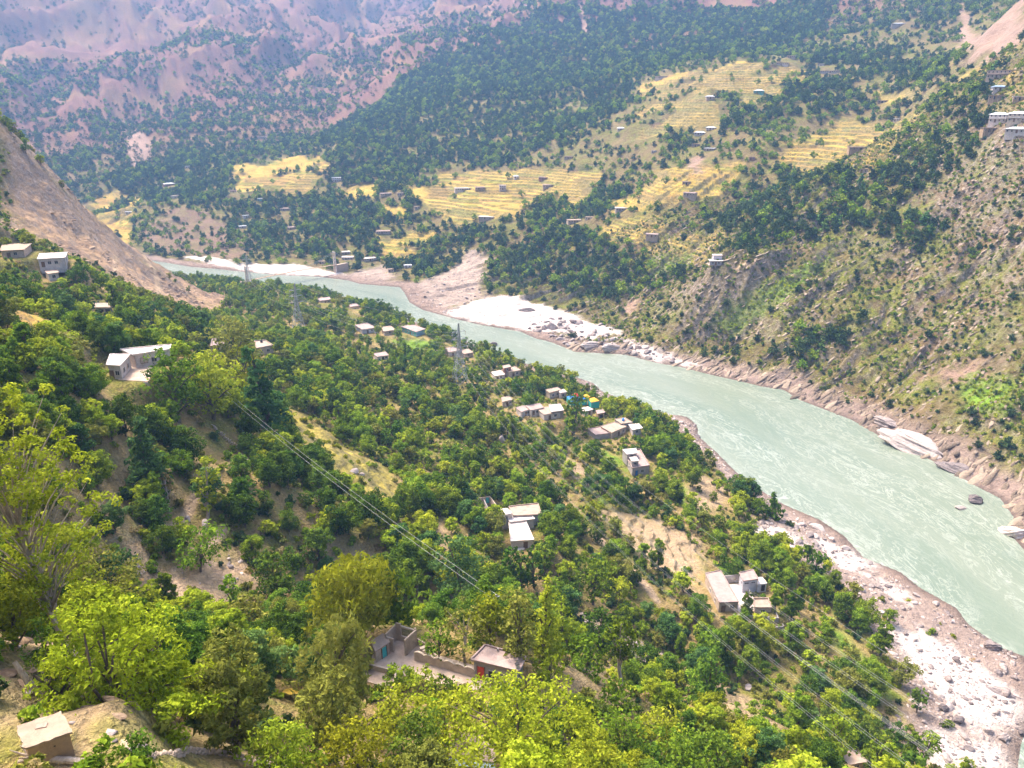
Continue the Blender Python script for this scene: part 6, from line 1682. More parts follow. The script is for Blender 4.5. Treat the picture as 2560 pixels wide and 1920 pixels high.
# ------------------------------------------------------------------ rocks
def rock_mesh(name, seed, cuts=9, sub=3, mat=None, smooth=False):
    rng = np.random.default_rng(seed)
    import bmesh
    bm = bmesh.new(); bmesh.ops.create_icosphere(bm, subdivisions=sub, radius=0.62)
    V = np.array([v.co[:] for v in bm.verts]); F = np.array([[v.index for v in f.verts] for f in bm.faces]); bm.free()
    for _ in range(cuts):
        d = rng.normal(size=3); d /= np.linalg.norm(d); h = rng.uniform(0.30, 0.48)
        s = V @ d; V = V - np.outer(np.clip(s - h, 0, None), d)
    V = V + 0.03 * np.stack([fbm(V[:, 0] * 5 + 3 * k, V[:, 1] * 5 + V[:, 2] * 3, 3, seed + k) for k in range(3)], 1)
    me = mesh_np(name, V, F, smooth=smooth, mats=[mat] if mat else None)
    return me
def rock_material(name, dark, mid, light, scale=0.8):
    t = NT(name)
    pos = t.add("ShaderNodeNewGeometry").outputs["Position"]
    mp = t.add("ShaderNodeMapping", i0=pos); mp.inputs["Rotation"].default_value = (0.5, 0.3, 0.6); mp.inputs["Scale"].default_value = (0.5, 2.2, 2.6)
    n = t.noise(mp.outputs[0], scale, 6, 0.68, 0.4); f = t.noise(pos, scale * 5, 4, 0.6)
    rnd = t.add("ShaderNodeObjectInfo").outputs["Random"]
    v = t.math('ADD', t.math('ADD', t.math('MULTIPLY', n, 0.75), t.math('MULTIPLY', f, 0.25)), t.math('MULTIPLY', t.math('SUBTRACT', rnd, 0.5), 0.3))
    c = t.ramp(v, [(0.3, dark), (0.5, mid), (0.7, light)])
    return t.out(t.principled(in_Base_Color=c, in_Roughness=0.9, in_Normal=t.bump(t.math('ADD', n, t.math('MULTIPLY', f, 0.4)), 0.7, 0.25), in_Specular_IOR_Level=0.2))
ROCKM = rock_material("rock_pink_grey", (0.16, 0.125, 0.115), (0.38, 0.31, 0.275), (0.58, 0.49, 0.44))
ROCKD = rock_material("rock_dark", (0.10, 0.082, 0.08), (0.25, 0.205, 0.19), (0.42, 0.35, 0.31))
ROCKL = rock_material("rock_ledge", (0.09, 0.068, 0.05), (0.235, 0.175, 0.125), (0.37, 0.29, 0.21))
ROCKS = [rock_mesh(f"boulder_{k}", 40 + k, mat=ROCKM) for k in range(5)]
ROCKS_D = [rock_mesh(f"dark_boulder_{k}", 60 + k, mat=ROCKD) for k in range(4)]
def outcrop_mesh(name, seed, mat):
    rng = np.random.default_rng(seed)
    import bmesh
    bm = bmesh.new(); bmesh.ops.create_icosphere(bm, subdivisions=5, radius=0.62)
    V = np.array([v.co[:] for v in bm.verts]); F = np.array([[v.index for v in f.verts] for f in bm.faces]); bm.free()
    for _ in range(16):
        d = rng.normal(size=3); d[2] *= 0.7; d /= np.linalg.norm(d); h = rng.uniform(0.30, 0.46)
        V = V - np.outer(np.clip(V @ d - h, 0, None), d)
    ax = V[:, 0] * 0.25 + V[:, 1] * 0.75 + V[:, 2] * 0.6
    lay = ridged(ax * 9 + seed, V[:, 0] * 1.5, 3, seed); stp = vnoise(ax * 14, V[:, 0] * 1.2 + 5, seed + 3)
    crk = ridged(V[:, 0] * 4 + V[:, 2] * 3, V[:, 1] * 4, 4, seed + 9)
    n = V / (np.linalg.norm(V, axis=1)[:, None] + 1e-6)
    V = V + n * (0.075 * (lay - 0.5) + 0.07 * (stp - 0.5) + 0.05 * (crk - 0.5))[:, None]
    return mesh_np(name, V, F, mats=[mat])
OUTCROP = [outcrop_mesh(f"outcrop_{k}", 160 + k, ROCKM) for k in range(2)]; OUTCROP_D = [outcrop_mesh(f"dark_outcrop_{k}", 170 + k, ROCKD) for k in range(2)]
ROCKT = rock_material("rock_tan", (0.15, 0.098, 0.062), (0.34, 0.235, 0.15), (0.48, 0.35, 0.24), 1.2)
LEDGE_TAN = [rock_mesh(f"tan_ledge_{k}", 180 + k, 12, 3, ROCKT) for k in range(3)]
STONE = [rock_mesh(f"wall_stone_{k}", 80 + k, 12, 1, M['stone']) for k in range(4)]
def boulder(u, v, wpx, label, sz=(1, 0.8, 0.6), dark=False, rz=0.0, tilt=0.0, name='boulder', group=None, k=0, h=None):
    p = G(u, v) if h is None else PH(u, v, h)
    dep = p[1] * math.cos(_p) - (p[2] - CAMZ) * math.sin(_p); w = wpx * dep / FOC
    o = link(name, ((ROCKS_D if dark else ROCKS)[k % 4]) if wpx < 33 else (OUTCROP_D if dark else OUTCROP)[k % 2]); o.location = (p[0], p[1], p[2] + 0.10 * w * sz[2])
    o.scale = (w * sz[0], w * sz[1], w * sz[2]); o.rotation_euler = (tilt, 0.1, rz)
    FOOT.append((p[0], p[1], 0.45 * w))
    return tag(o, label, 'rock', group)
def build_rocks():
    boulder(1234, 862, 20, "dark boulder standing alone in the river current", (1, .8, .8), True, 0.4, h=0)
    boulder(2437, 1250, 42, "rounded brown rock islet in the quiet bay", (1, .9, .62), True, 0.3, h=0.4, k=1)
    boulder(2402, 1270, 34, "flat dark rock slab awash beside the rock islet", (1.1, .7, .3), True, 0.2, h=0.0, k=2)
    boulder(2540, 1335, 70, "large orange-pink rock jutting into the bay from the far shore", (1, 1, .5), False, 0.8, k=3)
    boulder(2290, 1115, 130, "big pale pink rock hump rising from the far shore", (1.25, .75, .36), False, -0.75, 0.15, 'rock_outcrop', k=0)
    boulder(2215, 1060, 70, "pale layered rock beside the big pink hump", (1.2, .8, .4), False, -0.6, 0.1, 'rock_outcrop', k=1)
    boulder(2400, 1175, 80, "broken rock ledge behind the big pink hump", (1.3, .6, .35), True, -0.7, 0.2, 'rock_outcrop', k=3)
    boulder(1480, 868, 62, "dark tilted rock slab on the sandbar's edge", (1.3, .6, .45), True, 0.5, 0.4, 'rock_outcrop', k=0)
    boulder(1530, 872, 50, "striped rock slab next to the dark tilted slab", (1.2, .6, .5), False, 0.5, 0.35, 'rock_outcrop', k=2)
    boulder(1378, 820, 26, "large grey boulder on the white sandbar", (1, .8, .75), True, 0.2, k=1)
    boulder(1446, 808, 24, "reddish boulder at the back of the white sandbar", (1, .8, .6), False, 0.9, k=2)
    boulder(1320, 776, 40, "dark flat rock ledge at the top of the sandbar", (1.2, .7, .35), True, 0.2, k=3)
    boulder(1500, 813, 18, "small brown boulder on the sandbar's pale tail", (1, .8, .6), True, 1.2, k=0)
    boulder(470, 1302, 18, "pale boulder beside the path on the upper wooded slope", (.8, .8, 1.1), False, 0.3, k=0)
    boulder(513, 1318, 26, "tall grey boulder under the path on the upper wooded slope", (.7, .7, 1.3), False, 1.0, k=1)
    boulder(886, 1180, 20, "white boulder in the golden grass patch", (1, .8, .8), False, 1.0, k=2); boulder(904, 1188, 14, "small white boulder next to the larger one in golden grass", (1, .8, .7), False, .2, k=3)
    boulder(1256, 1106, 20, "pale upright boulder among the trees under the power lines", (.9, .8, 1.3), False, 0.4, k=4 % 4)
    boulder(1870, 1722, 22, "grey boulder in the hollow below the wooded bank", (1, .8, .8), False, 0.4, k=1); boulder(2040, 1790, 30, "flat pale boulder by the stream mouth", (1.1, .8, .6), False, 1.4, k=2)
    boulder(2480, 1618, 52, "broad pale boulder at the tip of the near shore", (1.2, .8, .55), False, .3, k=3); boulder(2155, 1478, 24, "upright pale boulder in the near shore rubble", (.8, .8, 1.0), False, .3, k=0)
    boulder(2505, 1730, 56, "dark rock slab on the white near beach", (1.3, .6, .3), True, -0.5, k=1); boulder(2360, 1772, 36, "brown boulder at the back of the white beach", (1, .8, .6), True, 0.3, k=2)
    boulder(2395, 1802, 32, "rounded brown boulder behind the white beach", (1, .8, .7), True, 0.9, k=3); boulder(2045, 1322, 30, "pale slab at the head of the near shore rubble", (1.3, .8, .5), False, -.4, k=0)
    boulder(2510, 1845, 40, "dark boulder beside the small pool", (1.1, .8, .6), True, .5, k=0); boulder(2470, 1830, 34, "grey boulder between the beach and the pool", (1, .8, .7), False, .2, k=1)
    # numbered among themselves only by place: boulders of the two shores
    rng = np.random.default_rng(77)
    def strew(polys, n, lo, hi, label, group, dark_p, sd_min=0.5, seed=0):
        P = []
        while len(P) < n:
            p = polys[rng.integers(len(polys))]
            q = p.min(0) + rng.uniform(0, 1, 2) * (p.max(0) - p.min(0))
            if inside(np.array([q[0]]), np.array([q[1]]), p)[0]: P.append(q)
        P = np.array(P); Z, sd, _ = hz(P[:, 0], P[:, 1], True)
        for (x, y), z, s in zip(P, Z, sd):
            if s < sd_min: continue
            w = lo * (hi / lo) ** (rng.uniform() ** 1.6)
            o = link('shore_boulder', (ROCKS_D if rng.uniform() < dark_p else ROCKS)[rng.integers(4)])
            o.location = (x, y, z + 0.08 * w); o.scale = (w * rng.uniform(.9, 1.3), w * rng.uniform(.6, .9), w * rng.uniform(.4, .75)); o.rotation_euler = (rng.uniform(-.3, .3), rng.uniform(-.3, .3), rng.uniform(0, 6.28))
            tag(o, label, 'rock', group)
    strew(RUBBLE[:1], 110, 1.2, 3.4, "angular boulder in the rubble of the near shore", "boulders of the near shore rubble", 0.35)
    strew(RUBBLE[1:2], 40, 1.2, 2.8, "angular boulder along the wooded near bank's waterline", "boulders along the wooded near bank", 0.4)
    band = np.array(list(W([(1330, 790), (1400, 795), (1500, 830), (1600, 850), (1700, 895)])) + [PH(u, v, 0)[:2] for u, v in [(1700, 915), (1640, 905), (1560, 884), (1440, 876), (1380, 852), (1320, 832)]])
    strew([band], 150, 1.5, 6.0, "angular boulder in the rock field behind the white sandbar", "boulders of the sandbar rock field", 0.55)
    strew(FAN[:1], 50, 1.2, 3.4, "pale boulder on the pink gravel fan", "boulders of the gravel fan", 0.15)
    P = []
    while len(P) < 34:
        p = BROWN[5]; q = p.min(0) + rng.uniform(0, 1, 2) * (p.max(0) - p.min(0))
        if inside(np.array([q[0]]), np.array([q[1]]), p)[0] and all(math.hypot(q[0] - f[0], q[1] - f[1]) > f[2] + 0.3 for f in FOOT[:60]): P.append(q)
    for x, y in P:
        w = rng.uniform(0.5, 1.5); o = link('bank_rock', LEDGE_TAN[rng.integers(3)]); o.location = (x, y, gz(x, y) - 0.02 * w); o.scale = (w * 1.3, w * 0.8, w * rng.uniform(.25, .5)); o.rotation_euler = (rng.uniform(-.15, .3), rng.uniform(-.2, .2), rng.uniform(-.6, 1.0))
        tag(o, "flat brown rock set in the earth bank by the mud hut", 'rock', 'rocks of the earth bank by the hut')
    X, Y, r3 = jgrid(SPUR[:, 0].min(), SPUR[:, 0].max(), SPUR[:, 1].min(), SPUR[:, 1].max(), 2.4, 66)
    m = spur_mask(X, Y, 4) * sstep(0.05, 0.4, fbm(X / 18, Y / 18, 3, 88) + 0.1); k = r3.uniform(0, 1, len(X)) < m * 0.75; X, Y = X[k], Y[k]; n = len(X)
    s = 0.5 + 1.9 * r3.uniform(0, 1, n) ** 2
    gn_scatter("spur_rocks", "broken brown rocks scattered over the bare spur", np.stack([X, Y, hz(X, Y) - 0.1 * s], 1), np.stack([s * r3.uniform(1, 2.2, n), s * .8, s * r3.uniform(.3, .6, n)], 1), 0.9 + r3.normal(0, .4, n), r3.integers(0, 3, n), [bpy.data.objects.new(f"spur_rock_{q}", LEDGE_TAN[q]) for q in range(3)], "rocks", r3.normal(0, .2, (n, 2)))
    # ---- what nobody could count: slabs of the bedded slope, shingle
    sl = []
    for k in range(4):
        me = rock_mesh(f"ledge_{k}", 120 + k, 10, 2, ROCKL); sl.append(bpy.data.objects.new(f"ledge_{k}", me))
    X, Y, r2 = jgrid(40, 420, 215, 640, 2.7, 61)
    k = in_view(X, Y, 5); X, Y = X[k], Y[k]
    Z, sd, right = hz(X, Y, True)
    n1 = fbm(X / 30, Y / 30, 3, 601); a = 0.83 * X + 0.56 * Y; b = -0.56 * X + 0.83 * Y
    band = vnoise(a / 60, b / 7.0, 611)
    d = np.where(sd < 22, 0.62, 0.16 + 0.62 * sstep(0.46, 0.62, band) + 0.3 * n1) * right * (sd > 1.0)
    d *= 1 - any_mask(X, Y, SAND + FAN, 2) * 0.97
    k = r2.uniform(0, 1, len(X)) < d; X, Y, Z, sd = X[k], Y[k], Z[k], sd[k]; n = len(X)
    s = r2.uniform(0.7, 2.7, n) * np.where(sd < 20, 1.3, 1.0)
    s = np.where(sd < 11, s * 1.6, s)
    S = np.stack([s * r2.uniform(1.4, 3.4, n), s * r2.uniform(0.5, 0.9, n), s * np.where(sd < 14, r2.uniform(0.35, 0.7, n), r2.uniform(0.22, 0.45, n))], 1)
    ang = math.atan2(0.56, 0.83) + r2.normal(0, 0.22, n)
    gn_scatter("bedded_rock_ledges", "tilted rock ledges cropping out of the slope across the river", np.stack([X, Y, Z - 0.12 * s], 1), S, ang, r2.integers(0, 4, n), sl, "rock ledges", np.stack([r2.normal(0, .15, n), r2.normal(-0.35, 0.15, n)], 1))
    st = [bpy.data.objects.new(f"shingle_{k}", rock_mesh(f"shingle_{k}", 140 + k, 9, 1, ROCKM if k < 2 else ROCKD)) for k in range(3)]
    pts = []
    for polys, c, dn in ((RUBBLE, 1.25, 0.8), (FAN, 2.6, 0.6), (SAND, 5.0, 0.25), (BROWN[5:6], 0.9, 0.3), (SCREE, 1.5, 0.6), ([band_poly for band_poly in (BAND,)], 2.2, 0.7)):
        for p in polys:
            lo, hi = p.min(0), p.max(0)
            x, y, _ = jgrid(lo[0], hi[0], lo[1], hi[1], c, 63)
            m = poly_mask(x, y, p, 2.0)
            m = m * (0.35 + 0.9 * sstep(-0.3, 0.4, fbm(x / 9, y / 9, 3, 77)))
            kk = r2.uniform(0, 1, len(x)) < m * dn
            pts.append(np.stack([x[kk], y[kk]], 1))
    P = np.vstack(pts); Z, sd, _ = hz(P[:, 0], P[:, 1], True); k = sd > 0.3; P, Z = P[k], Z[k]; n = len(P)
    s = 0.35 + 1.1 * r2.uniform(0, 1, n) ** 2.5
    S = np.stack([s * r2.uniform(1, 1.6, n), s, s * r2.uniform(.4, .8, n)], 1)
    gn_scatter("shore_rubble", "loose pinkish-grey rubble and stones along both shores", np.column_stack([P, Z]), S, r2.uniform(0, 6.28, n), r2.integers(0, 3, n), st, "rubble", r2.normal(0, .25, (n, 2)))
    print("rubble", n)
BAND = np.array(list(W([(1330, 790), (1400, 795), (1500, 830), (1600, 850), (1700, 895)])) + [PH(u, v, 0)[:2] for u, v in [(1700, 915), (1640, 905), (1560, 884), (1440, 876), (1380, 852), (1320, 832)]])
# ------------------------------------------------------------------ the trees one can tell apart, each with its own shape
# crown centre in the photograph, half width, half height, depth (None: solved), leaf kind, shape, label
FORE = [
    (75, 1190, 185, 330, 46, 'lime', 'round', 'lime_tree', "tall sparse yellow-green tree with pale bare branches on the near hillside", dict(fill=0.45, rough=0.55, clump_r=0.105, clumps=330, bark='pale', limbs=90, density=0.55, trunk_r=0.22)),
    (10, 1500, 90, 95, 46, 'lime', 'round', 'leafy_tree', "leafy mid-green tree under the tall sparse yellow-green tree", dict(clumps=90, clump_r=0.22)),
    (130, 1615, 72, 88, 52, 'dark', 'round', 'dark_tree', "dark green tree with a slanting black trunk above the mud hut", dict(rough=0.5)),
    (310, 1655, 195, 165, 56, 'lime', 'dome', 'feathery_tree', "broad bright lime-green tree with feathery sprays above the mud hut", dict(clumps=230, clump_r=0.15, elong=2.6, stems=4, rough=0.5, limbs=14, density=1.2)),
    (570, 1735, 98, 118, 58, 'olive', 'round', 'thorn_tree', "grey-olive thorny tree with a leaning trunk over the stone wall", dict(clumps=200, clump_r=0.15, elong=2.8, rough=0.3, lean=0.15, density=1.1)),
    (845, 1480, 108, 92, 90, 'yellow', 'round', 'willow_like_tree', "tall drooping golden-green tree next to the walled yard", dict(clumps=150, clump_r=0.22, droop=1.2, elong=3.2, density=1.2)),
    (835, 1650, 92, 100, 87, 'olive', 'round', 'drooping_tree', "lower olive part-bare drooping tree beneath the golden-green tree", dict(clumps=130, clump_r=0.2, droop=1.5, elong=3.2)),
    (1310, 1850, 225, 125, 70, 'lime', 'dome', 'broad_tree', "very broad light green tree with a dark trunk before the half-hidden house", dict(clumps=380, clump_r=0.13, rough=0.35, limbs=22, density=1.25)),
    (1110, 1805, 80, 62, 74, 'lime', 'round', 'light_green_tree', "light green tree next to the very broad tree", dict(clumps=120)),
    (820, 1775, 95, 100, 74, 'olive', 'round', 'soft_olive_tree', "soft olive-green tree below the drooping trees", dict(clumps=170, clump_r=0.16, elong=2.6)),
    (905, 1875, 100, 75, 62, 'yellow', 'dome', 'yellow_leafed_bush', "yellow-leaved spreading bush on the near bank", dict(clumps=120)),
    (985, 1785, 65, 55, 78, 'yellow', 'round', 'yellow_green_tree', "yellow-green leafy tree below the patio wall", dict(clumps=110)),
    (1040, 1860, 80, 70, 66, 'dark', 'round', 'shaded_tree', "shaded dark tree between the yellow bush and the broad tree", dict(clumps=110)),
    (745, 1655, 42, 46, 92, 'blue', 'round', 'deep_green_tree', "small deep green tree with large leaves under the golden-green tree", dict(clumps=60, leafk=1.5)),
    (660, 1640, 65, 60, 90, 'olive', 'dome', 'grey_green_bush', "grey-green bush behind the thorny tree", dict(clumps=90)),
    (700, 1875, 95, 65, 62, 'green', 'dome', 'green_bush', "mid-green bush at the low end of the stone wall", dict(clumps=110, elong=2.4)),
    (250, 1892, 52, 42, 42, 'green', 'dome', 'bright_bush', "bright glossy green bush beside the fallen log", dict(clumps=70, leafk=1.5)),
    (340, 1880, 60, 40, 46, 'dark', 'dome', 'low_bush', "low dark bush between the glossy bush and the stone wall", dict(clumps=60)),
    (200, 1475, 120, 78, 66, 'olive', 'round', 'pale_flowering_tree', "pale olive tree with fading blossom above the lime-green tree", dict(clumps=130, rough=0.5)),
    (320, 1510, 75, 40, 78, 'lime', 'dome', 'hazy_bush', "hazy lime bush beside the grey gully track", dict(clumps=70)),
    (610, 1560, 70, 65, 108, 'olive', 'dome', 'scree_bush', "olive bush at the foot of the scree", dict(clumps=70)),
    (590, 1500, 36, 70, 118, 'green', 'poplar', 'narrow_tree', "narrow dark green tree growing out of the scree slope", dict(clumps=60)),
    (690, 1440, 60, 50, 125, 'dark', 'round', 'dark_round_tree', "dark round tree on the gully edge above the scree", dict(clumps=80)),
    (490, 1370, 62, 42, 132, 'green', 'spread', 'spreading_tree', "green spreading tree below the crossing paths", dict(clumps=80)),
    (280, 1420, 60, 50, 120, 'blue', 'round', 'grey_blue_tree', "grey-blue tree on the bank above the gully track", dict(clumps=70)),
    (985, 1488, 55, 60, 134, 'green', 'round', 'weeping_tree', "weeping green tree behind the roofless room", dict(clumps=90, droop=1.2, elong=3.0)),
    (1078, 1520, 42, 55, 132, 'green', 'round', 'drooping_green_tree', "drooping bright green tree next to the weeping one", dict(clumps=70, droop=1.0, elong=3.0)),
    (1160, 1590, 62, 52, 104, 'olive', 'spread', 'thin_olive_tree', "thin olive tree with visible branches behind the scalloped wall", dict(clumps=70, density=0.6, bark='pale')),
    (1095, 1600, 42, 40, 106, 'green', 'round', 'yard_bush', "leafy green tree just behind the scalloped wall", dict(clumps=60)),
    (1300, 1570, 46, 85, 108, 'olive', 'poplar', 'tall_olive_tree', "tall olive-green tree directly behind the red-door house", dict(clumps=110, clump_r=0.3)),
    (1362, 1545, 50, 100, 112, 'lime', 'cone', 'conical_tree', "conical light green tree next to the tall olive tree", dict(clumps=130, clump_r=0.28)),
    (1420, 1560, 50, 66, 115, 'green', 'round', 'dense_green_tree', "dense green tree next to the conical tree", dict(clumps=80)),
    (1225, 1545, 52, 60, 118, 'lime', 'round', 'yellowish_tree', "yellowish tree next to the tall olive tree", dict(clumps=80)),
    (1148, 1420, 68, 82, 158, 'blue', 'round', 'big_dark_tree', "big blue-green tree next to the poplar thicket", dict(clumps=130, clump_r=0.2)),
    (1275, 1425, 26, 48, 165, 'dark', 'poplar', 'thicket_poplar', "dark poplar at the next to the thicket below the stepped white house", dict(clumps=50)),
    (1305, 1418, 26, 50, 166, 'dark', 'poplar', 'thicket_poplar', "tall dark poplar in the middle of the thicket below the white house", dict(clumps=50)),
    (1335, 1412, 26, 50, 167, 'dark', 'poplar', 'thicket_poplar', "slimmer dark poplar near the thicket's middle below the white house", dict(clumps=50)),
    (1362, 1400, 24, 46, 169, 'dark', 'poplar', 'thicket_poplar', "dark poplar at the pole end of the thicket by the pole", dict(clumps=50)),
    (1562, 1590, 46, 56, 122, 'green', 'round', 'stream_tree', "green tree with pale slender trunks beside the dry streambed", dict(clumps=70, bark='pale', base=0.4)),
    (1500, 1570, 46, 52, 122, 'dark', 'round', 'streamside_tree', "dark green tree next to the slender-trunked stream tree", dict(clumps=70)),
    (1485, 1440, 50, 52, 158, 'green', 'round', 'ledge_tree', "mid-green tree on the ledge above the pale gully rocks", dict(clumps=80)),
    (1545, 1745, 45, 40, 112, 'green', 'round', 'field_edge_tree', "small green tree at the end of the brown plot", dict(clumps=60)),
    (1785, 1685, 46, 52, 155, 'dark', 'round', 'lone_round_tree', "dark round-headed tree standing clear in the hollow", dict(clumps=80, base=0.35)),
    (1560, 1850, 82, 66, 108, 'green', 'round', 'leafy_green_tree', "dense green tree next to the very broad tree", dict(clumps=120)),
    (1650, 1815, 66, 55, 118, 'lime', 'round', 'pale_green_tree', "light green tree behind the dense green tree", dict(clumps=90)),
    (1700, 1870, 80, 62, 118, 'green', 'round', 'rounded_tree', "rounded green tree at the foot of the near hillside", dict(clumps=110)),
    (1790, 1885, 64, 52, 125, 'dark', 'round', 'rounded_dark_tree', "rounded dark tree next to the terraced plots", dict(clumps=90)),
    (1620, 1890, 60, 45, 108, 'dark', 'round', 'shaded_green_tree', "dark tree between two rounded green trees", dict(clumps=80)),
    (1470, 1640, 60, 40, 110, 'green', 'dome', 'plot_bush', "leafy bush between the red-door house and the brown plot", dict(clumps=70)),
    (1005, 1695, 40, 30, 98, 'green', 'dome', 'yard_edge_bush', "leafy green bush at the patio end of the paved yard", dict(clumps=50)),
    (1062, 1706, 46, 28, 97, 'green', 'dome', 'yard_edge_bush', "mid-green bush along the lower edge of the paved yard", dict(clumps=50)),
    (1115, 1722, 44, 26, 97, 'dark', 'dome', 'yard_edge_bush', "dark low bush below the middle of the scalloped wall", dict(clumps=50)),
    (1372, 1668, 42, 36, 100, 'lime', 'dome', 'light_green_bush', "light green bush at the window corner of the red-door house", dict(clumps=60)),
    (2082, 1835, 52, 52, 165, 'green', 'round', 'beach_path_tree', "green tree above the tan-roofed house", dict(clumps=80, base=0.3)),
    (2188, 1882, 36, 42, 168, 'green', 'round', 'stream_mouth_tree', "green tree with a thin trunk near the stream mouth", dict(clumps=60, base=0.35)),
    (2318, 1858, 28, 30, 180, 'green', 'round', 'beach_tree', "single round green tree on the rocky beach", dict(clumps=50, base=0.3)),
    (2300, 1745, 22, 22, 182, 'dark', 'round', 'beach_edge_tree', "small dark tree at the back of the white beach", dict(clumps=40, base=0.3)),
    (2040, 1408, 26, 26, 212, 'dark', 'round', 'shore_tree', "dark spreading tree above the shore rubble", dict(clumps=50, base=0.3)),
    (2022, 1375, 18, 18, 218, 'dark', 'round', 'small_shore_tree', "smaller dark tree behind the spreading shore tree", dict(clumps=40, base=0.3)),
    (1935, 1258, 26, 32, 262, 'dark', 'cone', 'shore_pine', "feathery dark pine at the river's edge", dict(clumps=60)),
    (355, 1140, 62, 110, 168, 'blue', 'cone', 'blue_conifer', "blue-green feathery conifer below the terrace house", dict(clumps=160, clump_r=0.26, elong=2.6)),
    (665, 960, 52, 110, 185, 'blue', 'cone', 'feathery_conifer', "blue-green conifer above the stone ruin", dict(clumps=120, clump_r=0.26, elong=2.6)),
    (430, 950, 70, 85, 182, 'green', 'round', 'terrace_tree', "large green tree hiding the far end of the terrace house", dict(clumps=130, clump_r=0.2)),
    (520, 950, 75, 75, 190, 'lime', 'round', 'crowded_tree', "large yellow-green tree next to the terrace house", dict(clumps=130, clump_r=0.2)),
    (610, 930, 48, 62, 205, 'yellow', 'round', 'golden_tree', "golden-green round tree below the thick-parapet house", dict(clumps=110, clump_r=0.2)),
    (585, 850, 55, 60, 235, 'olive', 'round', 'olive_round_tree', "olive-green round tree between the two small slope houses", dict(clumps=100)),
    (410, 1225, 30, 62, 150, 'dry', 'poplar', 'bare_poplar', "leafless pinkish poplar on the upper wooded slope above the paths", dict(clumps=50, density=0.5, bark='pale', limbs=26)),
    (505, 1215, 34, 72, 152, 'lime', 'poplar', 'light_poplar', "light yellow-green poplar next to the leafless one", dict(clumps=60, density=0.7, bark='pale')),
    (1435, 1022, 30, 48, 325, 'dark', 'round', 'canopy_tree', "dense dark tree in front of the white-roofed house", dict(clumps=70)),
]
def build_foreground():
    for i, (u, v, a, b, t, leaf, shape, name, label, kw) in enumerate(FORE):
        kw = dict(kw)
        bark = BARK_PALE if kw.pop('bark', None) else BARK
        dens = kw.pop('density', 1.0); leafk = kw.pop('leafk', 1.0); basef = kw.pop('base', None)
        b_m_min = 0.0
        # keep the crown where it is seen; move nearer or farther until it stands on the ground with a short trunk
        tts = np.linspace(t * 0.80, t * 1.3, 51); d = ray(u, v)
        G0 = hz(d[0] * tts, d[1] * tts); Zs = CAMZ + d[2] * tts
        ang = np.arctan2(CAMZ - Zs, np.hypot(d[0], d[1]) * tts)
        hhs = b * tts / FOC / np.maximum(np.cos(ang), 0.6)
        want = hhs * ((1.12 if shape in ('dome', 'cone', 'poplar') else 1.3) if basef is None else (1 + 2 * basef / (1 - basef)))
        es = np.abs(Zs - G0 - want) / hhs + 0.8 * np.abs(tts - t) / t
        j = int(np.argmin(es)); e, tt, hh, cl = es[j], tts[j], hhs[j], Zs[j] - G0[j]
        p = PT(u, v, tt)
        g0 = gz(p[0], p[1])
        cl = max(cl, hh * 0.9)
        H = cl + hh; cr = a * tt / FOC
        base = max(0.0, (cl - hh) / H)
        lf = 0.0029 * tt * leafk
        area = math.pi * a * b / 6.25
        nleaf = int(min(19000, area / (2.25 * leafk) ** 2 / 0.85 * 3.6 * dens))
        ncl = kw.get('clumps', 90)
        kw.setdefault('clump_r', 0.24)
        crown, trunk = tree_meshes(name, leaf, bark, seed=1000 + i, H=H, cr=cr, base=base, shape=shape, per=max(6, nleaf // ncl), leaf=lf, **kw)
        plant(name, crown, trunk, (p[0], p[1], g0 - 0.1), 1.0, 0.0, label, 'bush' if 'bush' in name else 'tree')
        FOOT.append((p[0], p[1], cr * 0.7))
        if e > 0.5: print("FORE", name, (u, v), "t", t, "->", round(tt, 1), "clear", round(cl, 1), "half", round(hh, 1), "e", round(e, 2))

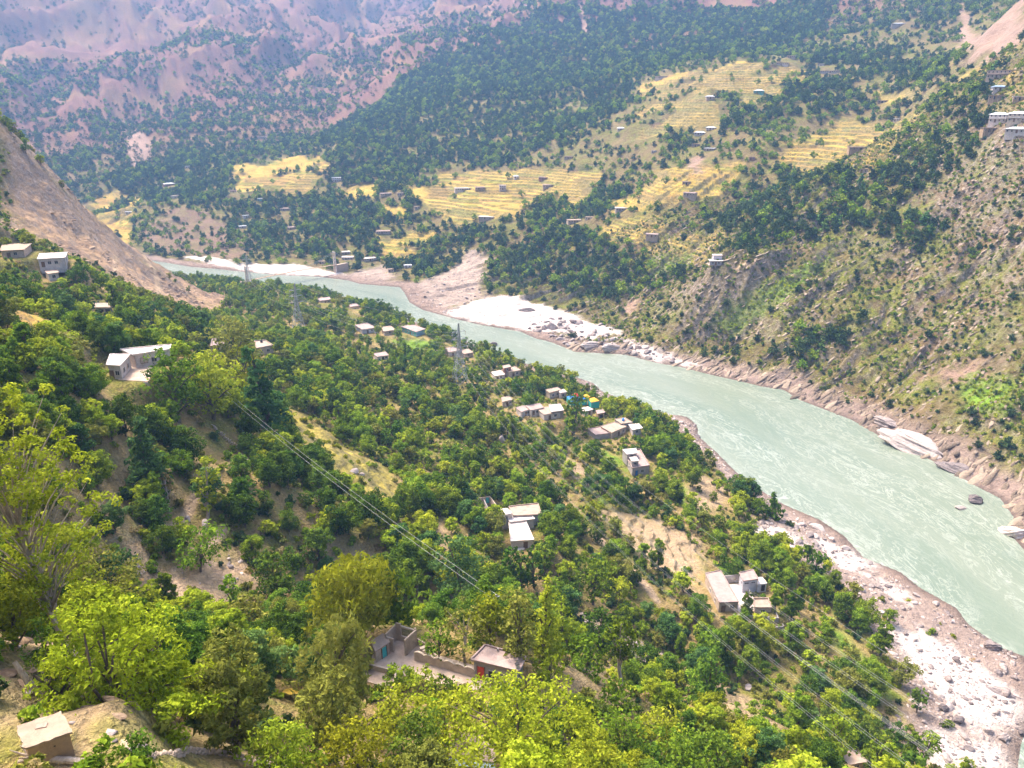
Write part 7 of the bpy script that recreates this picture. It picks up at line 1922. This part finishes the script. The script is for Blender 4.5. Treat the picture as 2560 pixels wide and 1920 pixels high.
def build_person():
    (p, z) = PERSON_AT[0]
    o = tag(empty('person', (p[0], p[1], z + 0.42)), "person in dark red clothes sitting on the yard steps", "person")
    me = bpy.data.meshes.new("body")
    J = {'pel': (0, 0, 0.12), 'chest': (0, 0.02, 0.45), 'neck': (0, 0.0, 0.62), 'head': (0, -0.03, 0.80), 'shl': (-0.19, 0, 0.55), 'ell': (-0.24, -0.12, 0.32), 'hal': (-0.12, -0.32, 0.24),
         'shr': (0.19, 0, 0.55), 'elr': (0.24, -0.12, 0.32), 'har': (0.12, -0.32, 0.24), 'hil': (-0.11, 0, 0.1), 'knl': (-0.13, -0.42, 0.14), 'ftl': (-0.12, -0.40, -0.30), 'tol': (-0.12, -0.55, -0.34), 'hir': (0.11, 0, 0.1), 'knr': (0.13, -0.42, 0.14), 'ftr': (0.12, -0.40, -0.30), 'tor': (0.12, -0.55, -0.34)}
    R = {'pel': .15, 'chest': .16, 'neck': .06, 'head': .105, 'shl': .07, 'ell': .05, 'hal': .04, 'shr': .07, 'elr': .05, 'har': .04, 'hil': .1, 'knl': .08, 'ftl': .05, 'tol': .04, 'hir': .1, 'knr': .08, 'ftr': .05, 'tor': .04}
    names = list(J); E = [('pel', 'chest'), ('chest', 'neck'), ('neck', 'head'), ('chest', 'shl'), ('shl', 'ell'), ('ell', 'hal'), ('chest', 'shr'), ('shr', 'elr'), ('elr', 'har'), ('pel', 'hil'), ('hil', 'knl'), ('knl', 'ftl'), ('ftl', 'tol'), ('pel', 'hir'), ('hir', 'knr'), ('knr', 'ftr'), ('ftr', 'tor')]
    me.from_pydata([J[n] for n in names], [(names.index(a), names.index(b)) for a, b in E], [])
    ob = link("body", me, o)
    sk = ob.modifiers.new("skin", 'SKIN'); sl = me.skin_vertices[0].data
    for i, n in enumerate(names): sl[i].radius = (R[n], R[n]); sl[i].use_root = (n == 'pel')
    sb = ob.modifiers.new("sub", 'SUBSURF'); sb.levels = 1; sb.render_levels = 1
    me.materials.append(plain_mat("dark_red_cloth", (0.22, 0.03, 0.06), 0.9, 0.1))
    v, f = tube([(0, -0.03, 0.72), (0, -0.02, 0.80), (0, 0.0, 0.90), (0, 0.0, 0.935)], [0.118, 0.125, 0.09, 0.02], 10)
    mh = mesh_np("headscarf", v, f, smooth=True, mats=[plain_mat("dark_scarf", (0.10, 0.02, 0.05), 0.9, 0.1)]); link("headscarf", mh, o)
    v, f = tube([(0, -0.125, 0.74), (0, -0.14, 0.80), (0, -0.12, 0.85)], [0.05, 0.062, 0.04], 8)
    mf = mesh_np("face", v, f, smooth=True, mats=[plain_mat("skin", (0.42, 0.25, 0.17), 0.7, 0.08)]); link("face", mf, o)
    o.rotation_euler = (0, 0, 0.5)
# ------------------------------------------------------------------ put the valley together
build_ground()
build_river()
build_houses()
build_far_houses()
build_lines()
build_bridge()
build_rocks()
build_foreground()
build_near_woods()
build_far_woods()
build_shrubs()
build_person()
# ------------------------------------------------------------------ the hazy air of the valley
def build_haze():
    zt = max(v.co.z for v in bpy.data.meshes['ground'].vertices)
    x0, x1, y0, y1, z0, z1 = -4400, 4400, -900, 4500, -9, zt + 20
    V = [(x, y, z) for z in (z0, z1) for y in (y0, y1) for x in (x0, x1)]
    F = [(0, 2, 3, 1), (4, 5, 7, 6), (0, 1, 5, 4), (2, 6, 7, 3), (0, 4, 6, 2), (1, 3, 7, 5)]
    me = mesh_np("haze", V, F)
    t = NT("haze_air")
    vol = t.add("ShaderNodeVolumePrincipled")
    vol.inputs["Color"].default_value = HAZE_COL
    vol.inputs["Density"].default_value = HAZE_D
    vol.inputs["Anisotropy"].default_value = 0.1
    o = t.add("ShaderNodeOutputMaterial")
    t.t.links.new(vol.outputs[0], o.inputs[1])
    me.materials.append(t.m)
    return tag(link("haze", me), kind="stuff")
HAZE_COL = (0.30, 0.54, 1.0, 1)
HAZE_D = 0.00020
build_haze()
